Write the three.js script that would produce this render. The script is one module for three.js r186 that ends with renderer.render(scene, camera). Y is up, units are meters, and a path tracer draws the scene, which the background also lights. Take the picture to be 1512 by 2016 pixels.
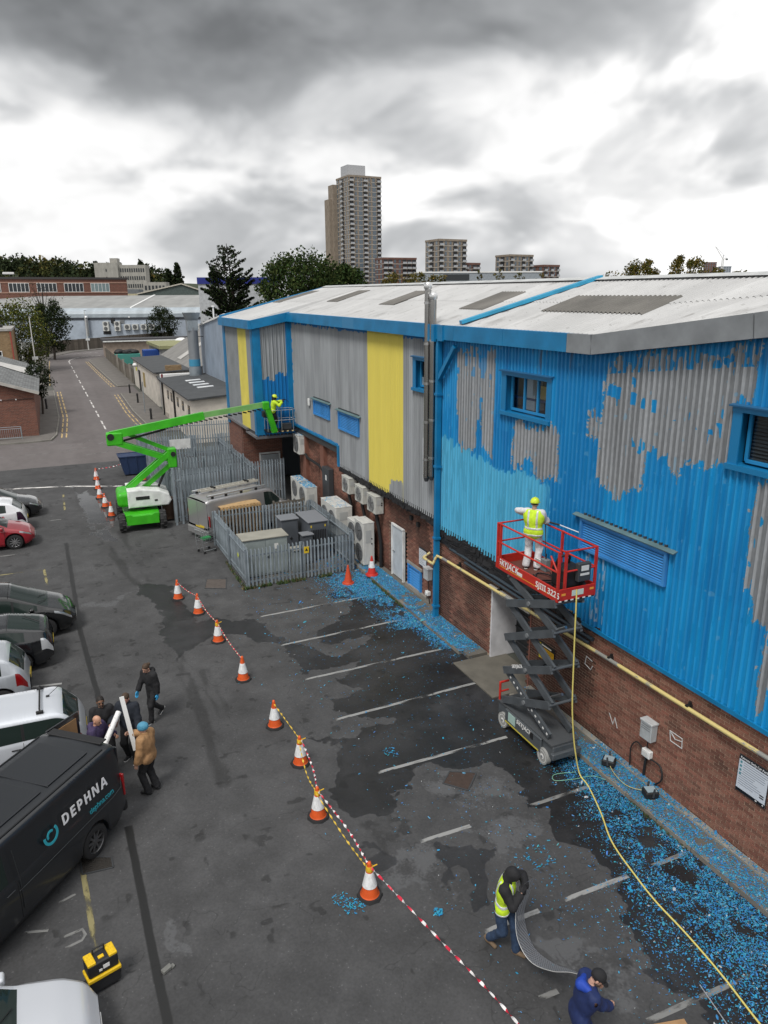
import * as THREE from 'three';
import { mergeGeometries, mergeVertices, toCreasedNormals } from 'three/addons/utils/BufferGeometryUtils.js';
import { RoundedBoxGeometry } from 'three/addons/geometries/RoundedBoxGeometry.js';
import { TextGeometry } from 'three/addons/geometries/TextGeometry.js';
import { FontLoader } from 'three/addons/loaders/FontLoader.js';
// ---------------------------------------------------------------- camera
const scene = new THREE.Scene();
const camera = new THREE.PerspectiveCamera(69.73,.75,.1,4000);
{
const pit = .284080978, yaw = .416742384, rol = -.00786524475;
const fw = new THREE.Vector3(Math.cos(pit) * Math.sin(yaw),-Math.sin(pit),-Math.cos(pit) * Math.cos(yaw));
const rt = new THREE.Vector3().crossVectors(fw, new THREE.Vector3(0,1,0)).normalize();
const up = new THREE.Vector3().crossVectors(rt, fw);
camera.position.set(0,10.5,0);
camera.up.copy(rt).multiplyScalar(-Math.sin(rol)).addScaledVector(up, Math.cos(rol));
camera.lookAt(camera.position.clone().add(fw));
}
const renderer = new THREE.WebGLRenderer({ antialias: true });
renderer.toneMapping = THREE.LinearToneMapping;
renderer.toneMappingExposure = 1.5;
renderer.shadowMap.enabled = true;
renderer.setSize(768,1024);
// ---------------------------------------------------------------- noise
const clamp = (v, a = 0, b = 1) => v < a ? a : v > b ? b : v;
const lerp = (a, b, t) => a + (b - a) * t;
const sst = (a, b, v) => { const t = clamp((v - a) / (b - a)); return t * t * (3 - 2 * t); };
function rng(seed) { let s = seed >>> 0 || 1; return () => { s |= 0; s = s + 0x6D2B79F5 | 0; let t = Math.imul(s ^ s >>> 15,1 | s); t = t + Math.imul(t ^ t >>> 7,61 | t) ^ t; return ((t ^ t >>> 14) >>> 0) / 4294967296; }; }
const NT = new Float32Array(65536);
{ const r = rng(12345); for (let i = 0; i < 65536; i++) NT[i] = r(); }
function vn(x, y) {
const xi = Math.floor(x), yi = Math.floor(y); let u = x - xi, v = y - yi; u = u * u * (3 - 2 * u); v = v * v * (3 - 2 * v);
const a = xi & 255, b = (xi + 1) & 255, c = (yi & 255) << 8, d = ((yi + 1) & 255) << 8;
return (NT[a | c] * (1 - u) + NT[b | c] * u) * (1 - v) + (NT[a | d] * (1 - u) + NT[b | d] * u) * v;
}
function fbm(x, y, o = 4) { let s = 0, a = .5, n = 0; for (let i = 0; i < o; i++) { s += a * vn(x, y); n += a; a *= .5; x = x * 2.03 + 17.3; y = y * 2.03 + 9.1; } return s / n; }
function vn3(x, y, z) { const zi = Math.floor(z); let w = z - zi; w = w * w * (3 - 2 * w); return lerp(vn(x + zi * 37.7, y + zi * 91.3), vn(x + (zi + 1) * 37.7, y + (zi + 1) * 91.3), w); }
// ---------------------------------------------------------------- sky: a broken overcast, computed on the sphere
function fb3(x, y, z, o) { let s = 0, a = .5, n = 0; for (let i = 0; i < o; i++) { s += a * vn3(x, y, z); n += a; a *= .52; x = x * 2.03 + 7.3; y = y * 2.03 + 3.1; z = z * 2.03 + 5.7; } return s / n; }
{
const w = 2048, h = 1024, d = new Float32Array(w * h * 4);
for (let j = 0; j < h; j++) {
const el = ((j + .5) / h - .5) * Math.PI, ys = Math.sin(el), ce = Math.cos(el), e = el * 57.2958;
for (let i = 0; i < w; i++) {
const k = (j * w + i) * 4;
if (el < -.03) { d[k] = .1; d[k + 1] = .1; d[k + 2] = .1; d[k + 3] = 1; continue; }
const a = ((i + .5) / w - .5) * Math.PI * 2, dx = Math.cos(a) * ce, dz = Math.sin(a) * ce, az = Math.atan2(dx, -dz) * 57.2958;
const Y = ys * 2.3 / (1 + .5 * ys), X = dx * 1.25, Z = dz * 1.25;
const w1 = fb3(X * 2.2 + 20, Y * 3.2, Z * 2.2 + 4,3), w2 = fb3(X * 2.2 + 3, Y * 3.2 + 8, Z * 2.2 + 33,3);
const big = fb3(X * 2.6 + w1 * 1.3 + 9, Y * 3.6 + w2 * .9, Z * 2.6 + w1 + 2,5), puff = fb3(X * 7 + w2 * 2 + 40, Y * 10 + w1 * 2, Z * 7 + w2 * 2,5), fine = fb3(X * 22, Y * 30 + w1 * 3, Z * 22 + 9,3);
let e0 = az < -60 ? 14 + (-60 - az) * .3 : az < -4 ? 14 : az < 14 ? 14 - (az + 4) * .11 : az < 22 ? 12 - (az - 14) * .03 : az < 36 ? 11.8 + (az - 22) * .2 : az < 44 ? 14.6 + (az - 36) * .5 : 18.6 + (az - 44) * 1.8;
const q = e + (w1 - .5) * 8 + (puff - .5) * 8 + (big - .5) * 5, bank = sst(e0 - 4.0, e0 + 4.5, q) * (1 - sst(38,62, e)) * (1 - sst(70,130, Math.abs(az - 10)));
let L = .685 - .16 * sst(.40,.66, big + .6 * (puff - .5)) - .17 * sst(.40,.66, puff) + .12 * (.5 - fine);
L += .14 * sst(.50,.36, puff) * sst(.44,.6, big);                                   // lit cumulus tops
const core = clamp(.195 + .26 * (puff - .46) + .22 * (w2 - .48) + .2 * (.48 - big) + .07 * (fine - .5),.13,.45);
L = lerp(L, core, bank); if (e > 45) L = lerp(L, .88, sst(45,70, e) * .8);
L *= lerp(1,1.14, sst(20,60, az) * sst(-150,-60,-az));
const cool = clamp((.62 - L) * 1.5); d[k] = L * (1 - .085 * cool); d[k + 1] = L * (1 - .028 * cool); d[k + 2] = L * (1 + .035 * cool); d[k + 3] = 1;
}
}
const t = new THREE.DataTexture(d, w, h, THREE.RGBAFormat, THREE.FloatType);
t.mapping = THREE.EquirectangularReflectionMapping; t.minFilter = t.magFilter = THREE.LinearFilter; t.colorSpace = THREE.LinearSRGBColorSpace; t.needsUpdate = true;
scene.background = t; scene.environment = t;
}
// ---------------------------------------------------------------- sun, veiled by the overcast
const sun = new THREE.DirectionalLight(new THREE.Color(1,.97,.92),1.5);
sun.position.set(-24,56,2); sun.target.position.set(4,0,-22); scene.add(sun); scene.add(sun.target);
sun.castShadow = true; sun.shadow.radius = 30; sun.shadow.mapSize.set(2048,2048);
Object.assign(sun.shadow.camera, { left: -45, right: 45, top: 45, bottom: -45, near: 1, far: 160 });
// ---------------------------------------------------------------- materials
const lin = (r, g, b) => new THREE.Color().setRGB(r, g, b);
const MC = new Map();
function mat(col, rough = .7, metal = 0, extra) {
const c = Array.isArray(col) ? lin(...col) : new THREE.Color(col);
const key = c.getHexString() + c.r.toFixed(4) + rough + '_' + metal + (extra ? JSON.stringify(extra) : '');
if (!MC.has(key)) { const m = new THREE.MeshPhysicalMaterial({ color: c, roughness: rough, metalness: metal, side: THREE.DoubleSide }); if (extra) m.setValues(extra); MC.set(key, m); }
return MC.get(key);
}
const paint = (c, rough = .35) => mat(c, rough, 0, { clearcoat: 1, clearcoatRoughness: .04 });
function dataTex(w, h, fn, srgb = true, repeat = true) {
const d = new Uint8Array(w * h * 4), o = [0,0,0,255];
const enc = srgb ? (v) => 255 * (v <= .0031308 ? v * 12.92 : 1.055 * Math.pow(v, 1 / 2.4) - .055) : (v) => 255 * v;
const lut = new Uint8Array(4097); for (let i = 0; i < 4097; i++) lut[i] = clamp(Math.round(enc(i / 4096)),0,255);
for (let j = 0; j < h; j++) for (let i = 0; i < w; i++) { o[3] = 1; fn((i + .5) / w, (j + .5) / h, o); const k = (j * w + i) * 4; d[k] = lut[clamp(o[0]) * 4096 | 0]; d[k + 1] = lut[clamp(o[1]) * 4096 | 0]; d[k + 2] = lut[clamp(o[2]) * 4096 | 0]; d[k + 3] = clamp(o[3]) * 255; }
const t = new THREE.DataTexture(d, w, h, THREE.RGBAFormat); t.magFilter = THREE.LinearFilter; t.minFilter = THREE.LinearMipmapLinearFilter; t.generateMipmaps = true;
t.wrapS = t.wrapT = repeat ? THREE.RepeatWrapping : THREE.ClampToEdgeWrapping; if (srgb) t.colorSpace = THREE.SRGBColorSpace; t.needsUpdate = true; return t;
}
// a tiling grain used on plain surfaces (multiplies the colour), periodic value noise
function tileNoise(seed, cells, oct) {
const r = rng(seed), tabs = []; for (let o = 0; o < oct; o++) { const n = cells << o, t = new Float32Array(n * n); for (let i = 0; i < n * n; i++) t[i] = r(); tabs.push([n, t]); }
return (u, v) => { let s = 0, a = .5, q = 0; for (const [n, t] of tabs) { const x = u * n, y = v * n, xi = Math.floor(x), yi = Math.floor(y); let fu = x - xi, fv = y - yi; fu = fu * fu * (3 - 2 * fu); fv = fv * fv * (3 - 2 * fv); const g = (p, k) => t[((k % n + n) % n) * n + ((p % n + n) % n)]; s += a * lerp(lerp(g(xi, yi), g(xi + 1, yi), fu), lerp(g(xi, yi + 1), g(xi + 1, yi + 1), fu), fv); q += a; a *= .6; } return s / q; };
}
const TN = tileNoise(5,4,6), TN2 = tileNoise(77,8,6);
const grainTex = dataTex(256,256,(u, v, o) => { const n = .72 + .5 * (TN(u, v) - .35); o[0] = o[1] = o[2] = clamp(n); });
function grain(col, rough = .8, metal = 0, rep = .5, extra) {
const key = 'g' + JSON.stringify([col, rough, metal, rep, extra || 0]); if (MC.has(key)) return MC.get(key);
const t = grainTex.clone(); t.repeat.set(rep, rep); t.needsUpdate = true;
const c = Array.isArray(col) ? lin(...col) : new THREE.Color(col); c.multiplyScalar(1.22);
const m = new THREE.MeshPhysicalMaterial({ color: c, map: t, roughness: rough, metalness: metal, side: THREE.DoubleSide }); if (extra) m.setValues(extra); MC.set(key, m); return m;
}
const M = {
galv: grain([.29,.33,.36],.5,.35,.6), steel: mat([.55,.56,.57],.28,1), alu: mat([.7,.71,.72],.35,.9),
black: mat([.012,.012,.013],.6), rubber: mat([.018,.018,.019],.85), darkgrey: mat([.045,.048,.052],.55), midgrey: mat([.16,.17,.18],.6),
white: grain([.72,.73,.72],.5,0,.7), cream: grain([.62,.58,.5],.75,0,.4), blue: grain([.006,.185,.40],.42,0,.4), blueframe: mat([.008,.18,.40],.4),
glass: mat([.02,.025,.028],.04,0, { specularIntensity: 1 }), carglass: mat([.016,.026,.023],.03,0, { specularIntensity: .9 }),
pane: mat([.82,.86,.88],.02,0, { transmission: 1, thickness: 0, ior: 1.5 }),
lampglass: mat([.72,.74,.76],.12,.4, { clearcoat: 1 }), redlamp: mat([.25,.006,.008],.15,0, { clearcoat: 1 }), amber: mat([.6,.2,.01],.2,0, { clearcoat: 1 }),
orange: grain([.68,.10,.018],.5,0,1.5), hiviz: grain([.58,.82,.03],.7,0,3), reflective: grain([.66,.68,.7],.4,.2,3), red: grain([.42,.022,.018],.42,0,.8), green: grain([.045,.42,.012],.4,0,.5),
wood: grain([.36,.21,.10],.8,0,.8), oldwood: grain([.13,.115,.095],.9,0,.5), concrete: grain([.27,.25,.22],.9,0,.35), skinA: mat([.45,.26,.19],.55), skinB: mat([.22,.115,.07],.55), plate: mat([.62,.45,.04],.5), platew: mat([.7,.7,.68],.5),
};
// ---------------------------------------------------------------- builders
const used = new Map();
function numbered(n) { const k = used.get(n) || 0; used.set(n, k + 1); return k ? n + '_' + String(k).padStart(3, '0') : n; }
function shade(o) { o.castShadow = true; o.receiveShadow = true; return o; }
function tag(o, label, category, group) { o.userData = { label, category }; if (group) o.userData.group = group; return o; }
function thing(name, label, category, p = [0,0,0], turn = 0, group) { const o = new THREE.Group(); o.name = numbered(name); o.position.set(...p); o.rotation.y = turn; scene.add(o); return tag(o, label, category, group); }
function dup(root, p, turn, label, group) { const r = root.clone(); r.name = numbered(root.name.replace(/_\d{3}$/, '')); r.userData = { ...root.userData }; if (label) r.userData.label = label; if (group) r.userData.group = group; r.position.set(...p); r.rotation.y = turn; scene.add(r); return r; }
function structure(o) { o.userData.kind = 'structure'; return o; }
const E3 = new THREE.Euler(), Q4 = new THREE.Quaternion(), S1 = new THREE.Vector3(1,1,1);
const TM = (x, y, z, rx = 0, ry = 0, rz = 0) => new THREE.Matrix4().compose(new THREE.Vector3(x, y, z), new THREE.Quaternion().setFromEuler(new THREE.Euler(rx, ry, rz)), S1);
const v3 = (p) => p.isVector3 ? p : new THREE.Vector3(p[0], p[1], p[2]);
class GB {
constructor() { this.g = []; }
add(geo, m) { const g = geo.index ? geo.toNonIndexed() : geo.clone(); for (const k of Object.keys(g.attributes)) if (!['position', 'normal', 'uv'].includes(k)) g.deleteAttribute(k); if (!g.attributes.uv) g.setAttribute('uv', new THREE.BufferAttribute(new Float32Array(g.attributes.position.count * 2),2)); if (m) g.applyMatrix4(m); this.g.push(g); return this; }
box(w, h, d, x, y, z, rx, ry, rz) { const g = new THREE.BoxGeometry(w, h, d); boxUV(g, w, h, d); return this.add(g, TM(x, y, z, rx, ry, rz)); }
rbox(w, h, d, r, x, y, z, rx, ry, rz) { return this.add(new RoundedBoxGeometry(w, h, d, 2, r), TM(x, y, z, rx, ry, rz)); }
cyl(r0, r1, h, x, y, z, seg = 14, rx, ry, rz) { return this.add(new THREE.CylinderGeometry(r0, r1, h, seg), TM(x, y, z, rx, ry, rz)); }
sph(r, x, y, z, sx = 1, sy = 1, sz = 1, n = 12) { const g = new THREE.SphereGeometry(r, n, Math.ceil(n * .7)); g.scale(sx, sy, sz); return this.add(g, TM(x, y, z)); }
lathe(pts, x, y, z, seg = 20, rx, ry, rz) { return this.add(new THREE.LatheGeometry(pts.map((p) => new THREE.Vector2(p[0], p[1])), seg), TM(x, y, z, rx, ry, rz)); }
bar(p, q, w, h = w) { p = v3(p); q = v3(q); const d = q.clone().sub(p), L = d.length(); d.normalize(); let up = Math.abs(d.y) > .98 ? new THREE.Vector3(0,0,1) : new THREE.Vector3(0,1,0); const s = new THREE.Vector3().crossVectors(up, d).normalize(); up = new THREE.Vector3().crossVectors(d, s); const m = new THREE.Matrix4().makeBasis(s, up, d).setPosition(p.clone().add(q).multiplyScalar(.5)); const g = new THREE.BoxGeometry(w, h, L); boxUV(g, w, h, L); return this.add(g, m); }
rod(p, q, r, seg = 8, r2 = r) { p = v3(p); q = v3(q); const d = q.clone().sub(p), L = d.length(); const m = new THREE.Matrix4().compose(p.clone().add(q).multiplyScalar(.5), new THREE.Quaternion().setFromUnitVectors(new THREE.Vector3(0,1,0), d.normalize()), S1); return this.add(new THREE.CylinderGeometry(r2, r, L, seg), m); }
tube(pts, r, seg = 24, rad = 6) { return this.add(new THREE.TubeGeometry(new THREE.CatmullRomCurve3(pts.map(v3)), seg, r, rad)); }
path(pts, r, rad = 8) { for (let i = 0; i < pts.length - 1; i++) { this.rod(pts[i], pts[i + 1], r, rad); if (i) this.sph(r * 1.02,...pts[i],1,1,1,8); } return this; }
quad(a, b, c, d) { const P = [a, b, c, a, c, d].map(v3), pos = [], uv = []; const n = P[1].clone().sub(P[0]).cross(P[2].clone().sub(P[0])).normalize(); const e = P[1].clone().sub(P[0]).normalize(), f = n.clone().cross(e); const nn = []; for (const p of P) { pos.push(p.x, p.y, p.z); nn.push(n.x, n.y, n.z); const q = p.clone().sub(P[0]); uv.push(q.dot(e), q.dot(f)); } const g = new THREE.BufferGeometry(); g.setAttribute('position', new THREE.Float32BufferAttribute(pos, 3)); g.setAttribute('normal', new THREE.Float32BufferAttribute(nn, 3)); g.setAttribute('uv', new THREE.Float32BufferAttribute(uv, 2)); this.g.push(g); return this; }
ext(pts, depth, m, bevel = 0) { const s = new THREE.Shape(pts.map((p) => new THREE.Vector2(p[0], p[1]))); return this.add(new THREE.ExtrudeGeometry(s, { depth, bevelEnabled: bevel > 0, bevelSize: bevel, bevelThickness: bevel, bevelSegments: 2 }), m); }
geo() { return mergeGeometries(this.g, false); }
build(name, material, parent, label) { const m = shade(new THREE.Mesh(this.geo(), material)); m.name = parent ? name : numbered(name); (parent || scene).add(m); if (label) m.userData.label = label; return m; }
}
function boxUV(g, w, h, d) { const u = g.attributes.uv, s = [[d, h],[d, h],[w, d],[w, d],[w, h],[w, h]]; for (let i = 0; i < 24; i++) { const f = s[i >> 2]; u.setXY(i, u.getX(i) * f[0], u.getY(i) * f[1]); } }
const gb = () => new GB();
function inst(name, geo, material, mats, cols, parent) { const m = new THREE.InstancedMesh(geo, material, mats.length); mats.forEach((q, i) => m.setMatrixAt(i, q)); if (cols) cols.forEach((c, i) => m.setColorAt(i, c)); m.name = parent ? name : numbered(name); shade(m); m.userData.kind = 'stuff'; (parent || scene).add(m); return m; }
function inPoly(P, x, y) { let r = false; for (let i = 0, j = P.length - 1; i < P.length; j = i++) { const [a, b] = P[i],[c, d] = P[j]; if ((b > y) !== (d > y) && x < (c - a) * (y - b) / (d - b) + a) r = !r; } return r; }
// rasterises polygons once on a coarse grid so that textures can look them up with a warp
function mask(polys, x0, x1, y0, y1, n = 384) { const a = new Float32Array(n * n); for (let j = 0; j < n; j++) for (let i = 0; i < n; i++) { const x = lerp(x0, x1,(i + .5) / n), y = lerp(y0, y1,(j + .5) / n); for (const P of polys) if (inPoly(P, x, y)) { a[j * n + i] = 1; break; } }
return (x, y) => { const u = (x - x0) / (x1 - x0) * n - .5, v = (y - y0) / (y1 - y0) * n - .5, i = Math.floor(u), j = Math.floor(v); if (i < 0 || j < 0 || i >= n - 1 || j >= n - 1) return 0; const f = u - i, g = v - j, k = j * n + i; return lerp(lerp(a[k], a[k + 1], f), lerp(a[k + n], a[k + n + 1], f), g); }; }
// ---------------------------------------------------------------- ground, yard, road, kerbs
{
const g = new THREE.CircleGeometry(2600,96); g.rotateX(-Math.PI / 2);
const u = g.attributes.uv, p = g.attributes.position; for (let i = 0; i < p.count; i++) u.setXY(i, p.getX(i) * .02, p.getZ(i) * .02);
const t = dataTex(512,512,(a, b, o) => { const n = TN(a, b), m = TN2(a, b); o[0] = lerp(.055,.09, n) * (.7 + .6 * m); o[1] = lerp(.065,.085, n) * (.7 + .6 * m); o[2] = lerp(.05,.078, n) * (.7 + .6 * m); });
const m = shade(new THREE.Mesh(g, new THREE.MeshStandardMaterial({ map: t, roughness: .95 }))); m.name = numbered('ground'); structure(m); scene.add(m);
}
const segD = (L, x, z) => { let b = 1e9; for (let i = 0; i < L.length - 1; i++) { const [ax, az] = L[i],[bx, bz] = L[i + 1], ux = bx - ax, uz = bz - az, t = clamp(((x - ax) * ux + (z - az) * uz) / (ux * ux + uz * uz)); b = Math.min(b, Math.hypot(x - ax - ux * t, z - az - uz * t)); } return b; };
const wetA = [[9.31,-24.14],[8.25,-24.18],[8.23,-23.40],[8.78,-22.81],[8.46,-22.30],[7.70,-21.29],[6.88,-20.96],[6.62,-20.54],[7.02,-20.09],[8.37,-19.99],[7.72,-19.26],[6.75,-19.33],[6.33,-20.02],[5.96,-20.58],[5.38,-20.85],[5.50,-19.79],[5.55,-18.62],[6.21,-18.42],[6.93,-18.66],[7.39,-18.45],[6.72,-17.86],[6.16,-18.01],[6.45,-17.15],[6.77,-16.70],[5.77,-17.06],[5.94,-16.60],[5.73,-16.42],[6.01,-16.02],[6.22,-15.84],[6.83,-15.47],[6.75,-15.20],[6.17,-15.26],[5.86,-14.83],[5.49,-14.68],[5.22,-14.43],[4.99,-13.88],[4.60,-13.45],[4.39,-13.04],[4.50,-12.75],[4.66,-12.26],[5.31,-12.08],[5.62,-12.23],[5.67,-12.52],[5.61,-12.74],[6.09,-12.45],[6.14,-12.82],[6.52,-12.98],[7.03,-12.95],[7.59,-12.76],[8.44,-12.58],[8.98,-11.72],[10.08,-10.62],[10.05,-9.07],[11.10,-13.80],[10.77,-15.72],[10.48,-17.20],[11.07,-24.86]];
const wetPolys = [wetA, [[4.93,-23.02],[5.24,-22.87],[5.55,-22.29],[5.58,-21.56],[5.69,-20.97],[5.36,-20.79],[5.12,-21.10],[4.93,-21.66],[4.63,-21.80],[3.6,-22.2],[3.2,-23],[3.7,-23.6]],[[4.69,-15.52],[4.96,-15.40],[5.29,-15.09],[5.56,-14.65],[5.19,-14.59],[4.95,-14.77],[5.20,-14.97],[4.91,-15.26]],
[[8.46,-12.38],[8.55,-11.78],[8.55,-11.49],[7.94,-10.99],[8.35,-10.70],[8.50,-10.37],[8.59,-9.98],[8.75,-9.72],[9.03,-9.59],[9.58,-9.34],[11.61,-11.58],[9.42,-12.19]],
[[8.82,-7.91],[8.08,-7.87],[8.02,-7.31],[7.65,-7.15],[7.76,-6.58],[8.01,-5.89],[7.76,-5.48],[8.71,-5.05],[10.90,-5.06],[10.47,-7.04],[10.60,-9.4],[9.5,-9.19],[9.2,-8.4]],
[[8.6,-11.8],[10.4,-12],[10.4,-5],[8.3,-5],[8.05,-7.0],[8.5,-8.6],[8.3,-9.9]],
[[5.93,-10.72],[6.21,-10.59],[6.42,-10.13],[6.77,-9.98],[6.39,-9.80],[6.06,-9.07],[5.79,-9.19],[5.85,-9.56],[5.86,-10.04],[5.86,-10.39]],[[4.4,-11.1],[4.75,-11.2],[5.0,-10.9],[4.9,-10.6],[4.5,-10.6]],
[[2.03,-27.79],[3.32,-27.42],[3.15,-25.49],[3.35,-23.95],[3.45,-22.04],[3.05,-21.56],[2.73,-21.52],[2.33,-20.97],[2.30,-22.30],[2.28,-25.16]]];
const wetM = mask(wetPolys, -2,12,-30,-4,512);
const pudM = mask([[[.40,-46.05],[.48,-41.77],[.51,-36.95],[.94,-35.26],[1.20,-34.14],[1.71,-34.15],[1.52,-35.85],[2.16,-36.82],[2.07,-38.53],[1.67,-40.20],[1.19,-43.45],[.83,-45.03]]],-2,5,-50,-30,256);
const dustM = mask([[[5.34,-11.08],[5.84,-10.86],[5.81,-10.07],[5.76,-9.40],[5.46,-9.73],[5.08,-9.90],[4.6,-9.8],[4.4,-10.6],[4.89,-10.9]],[[6.3,-12.3],[7.2,-12.7],[8.2,-12.2],[8.4,-11.6],[7.8,-11.2],[6.8,-11.6]],[[6.6,-10.8],[7.6,-11.1],[8.3,-10.6],[7.6,-9.8],[6.8,-9.9]],[[6.2,-8.1],[7.2,-8.0],[7.6,-7.2],[6.9,-6.4],[6.1,-6.9]],[[.75,-11],[1.0,-11],[1.0,-10.2],[.75,-10]],[[0,-26.5],[1.2,-26.6],[2.2,-27.5],[2.2,-27.3],[1.2,-26.2],[0,-26.2]],[[7.5,-14.9],[8.9,-15.6],[9.6,-15.4],[8.4,-14.4]]],-2,12,-30,-4,384);
const tracks = [[[2.43,-21.10],[2.48,-19.26],[2.47,-17.13],[2.47,-15.91],[2.41,-14.48]],[[3.0,-19.9],[3.04,-17.42]],[[1.13,-34.02],[1.96,-27.94]],[[2.02,-35.18],[2.53,-28.14]]];
const seam = [[.40,-5],[.39,-9.11],[.3,-13.68],[.04,-20.05],[-.19,-24.06],[-.39,-34.42]];
function asphalt(x, z) {
const n1 = fbm(x * .35 + 40, z * .35 + 80,4), n2 = fbm(x * 2.2, z * 2.2 + 30,4), n3 = vn(x * 34, z * 34), n4 = vn(x * 90 + 3, z * 90);
let b = .055 * (.72 + .5 * n1) * (.68 + .64 * n2) * (.8 + .28 * n3 + .14 * n4), r = .86;
// resurfaced rectangles of slightly different mix
if (x < .9 && z < -20.4 && z > -34) b *= 1.07; if (x > 3.4 && x < 5.4 && z < -24.6) b *= 1.12; if (z < -27.4) b *= .96;
const sp = vn(x * 3.1 + 7, z * 3.1); if (sp > .8) { const q = vn(x * 9, z * 9); b *= 1 - .45 * sst(.8,.9, sp) * sst(.4,.6, q); }       // oil drips
if (n3 > .93 && n4 > .6) b *= 1.9;                                                                                               // pale chippings
const wx = x + (fbm(x * 1.3, z * 1.3,4) - .5) * .9 + (vn(x * 8, z * 8) - .5) * .12, wz = z + (fbm(x * 1.3 + 50, z * 1.3,4) - .5) * 1.0 + (vn(x * 8 + 9, z * 8) - .5) * .12;
const wet = sst(.30,.66, wetM(wx, wz) + (n3 - .5) * .22 + (n2 - .5) * .3);
let c = [b * 1.0, b * 1.0, b * 1.03];
const dust = dustM(wx, wz) * sst(.35,.62, n2 + .25 * (n3 - .5)); if (dust > 0) { const k = .55 * dust * (1 - .6 * wet); c = [lerp(c[0],.105, k), lerp(c[1],.107, k), lerp(c[2],.112, k)]; }
if (wet > 0) { const k = lerp(1,.27 + .22 * sst(.4,.75, fbm(x * .9 + 5, z * .9,4)), wet); c = [c[0] * k, c[1] * k, c[2] * k * 1.04]; r = lerp(r, .42 + .2 * n2, wet); }
const pd = sst(.4,.6, pudM(wx, wz)) * sst(.3,.46, fbm(x * 1.6, z * .8 + 3,4)); if (pd > 0) { c = c.map((q) => q * lerp(1,.8, pd)); r = lerp(r, .09, pd); }
for (const L of tracks) { const d = segD(L, x + (n2 - .5) * .2, z); if (d < .24) { const k = sst(.24,.1, d) * sst(.3,.6, fbm(x * 3, z * .8,3)); c = c.map((q) => q * (1 - .42 * k)); } }
const sd = segD(seam, x + (n2 - .5) * .04, z); if (sd < .09 && !(z < -13.9 && z > -18)) { const k = sst(.09,.06, sd); c = c.map((q) => lerp(q, .012, k)); r = lerp(r, .5, k); }
const cr = Math.abs(fbm(x * .5 + 11, z * .5 + 3,5) - .5); if (cr < .0022) c = c.map((q) => q * .72);                             // hairline cracks
return [c[0], c[1], c[2], r];
}
function surface(name, x0, x1, z0, z1, w, h, fn, y) {
const ru = new Uint8Array(w * h * 4); let k = 0;
const col = dataTex(w, h, (u, v, o) => { const q = fn(lerp(x0, x1, u), lerp(z1, z0, v)); o[0] = q[0]; o[1] = q[1]; o[2] = q[2]; ru[k] = ru[k + 1] = ru[k + 2] = q[3] * 255; ru[k + 3] = 255; k += 4; }, true, false);
const rt = new THREE.DataTexture(ru, w, h, THREE.RGBAFormat); rt.magFilter = THREE.LinearFilter; rt.minFilter = THREE.LinearMipmapLinearFilter; rt.generateMipmaps = true; rt.needsUpdate = true;
const g = new THREE.PlaneGeometry(x1 - x0, z1 - z0); g.rotateX(-Math.PI / 2); g.translate((x0 + x1) / 2, y, (z0 + z1) / 2);
const m = shade(new THREE.Mesh(g, new THREE.MeshStandardMaterial({ map: col, roughnessMap: rt, roughness: 1 }))); m.name = numbered(name); structure(m); scene.add(m); return m;
}
surface('car_park_surface', -7,11.6,-27,-2.5,1536,2048, asphalt, .004);
surface('car_park_surface', -30,12,-52,-27,1280,1024, asphalt, .004);
const roadCol = (x, z) => { const n = fbm(x * .3, z * .12,4), m = fbm(x * 2.5, z * 1.2,4), s = vn(x * 12, z * 12); const b = (.105 + .035 * n) * (.85 + .25 * m) * (.94 + .12 * s); const k = sst(.6,.35, Math.abs(((x - 3.3) / 1.7 + (x > 3.3 ? -1 : 1)))) * .08; return [b * (1.04 - k), b * (.93 - k), b * (.915 - k),.85]; };
{
const s = new THREE.Shape(); const P = [[-40,-52],[-40,-61],[-4.3,-61.7],[-2.5,-61.6],[-.7,-61.9],[-.27,-64.2],[.1,-74],[-.1,-98],[-.8,-126],[-.6,-148],[.26,-157],[4.6,-170],[9.1,-174],[20,-186],[40,-208],[44,-196],[24,-166],[12,-153],[8.2,-149],[6.4,-146],[6.08,-142],[6.64,-116],[7.1,-98],[9.0,-98],[9.0,-91],[6.77,-90.7],[6.6,-75],[6.8,-67],[7.4,-52]];
P.forEach(([x, z], i) => i ? s.lineTo(x, -z) : s.moveTo(x, -z));
const g = new THREE.ShapeGeometry(s); g.rotateX(-Math.PI / 2); g.translate(0,.004,0);
const u = g.attributes.uv, p = g.attributes.position; for (let i = 0; i < p.count; i++) u.setXY(i, p.getX(i) / 16, p.getZ(i) / 60);
const t = dataTex(512,1024,(a, b, o) => { const x = a * 16, z = -b * 60; const q = roadCol(x, z), e = sst(.92,1, a), f = roadCol(x - 16, z); o[0] = lerp(q[0], f[0], e); o[1] = lerp(q[1], f[1], e); o[2] = lerp(q[2], f[2], e); });
const m = shade(new THREE.Mesh(g, new THREE.MeshStandardMaterial({ map: t, roughness: .85 }))); m.name = numbered('road'); structure(m); scene.add(m);
}
function slab(name, P, h, m, y = .004) { const s = new THREE.Shape(); P.forEach(([x, z], i) => i ? s.lineTo(x, -z) : s.moveTo(x, -z)); const g = new THREE.ExtrudeGeometry(s, { depth: h, bevelEnabled: false }); g.rotateX(-Math.PI / 2); g.translate(0, y, 0); const u = g.attributes.uv, p = g.attributes.position; for (let i = 0; i < p.count; i++) u.setXY(i, p.getX(i) + p.getY(i), p.getZ(i) + p.getY(i)); const q = shade(new THREE.Mesh(g, m)); q.name = numbered(name); structure(q); scene.add(q); return q; }
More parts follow.
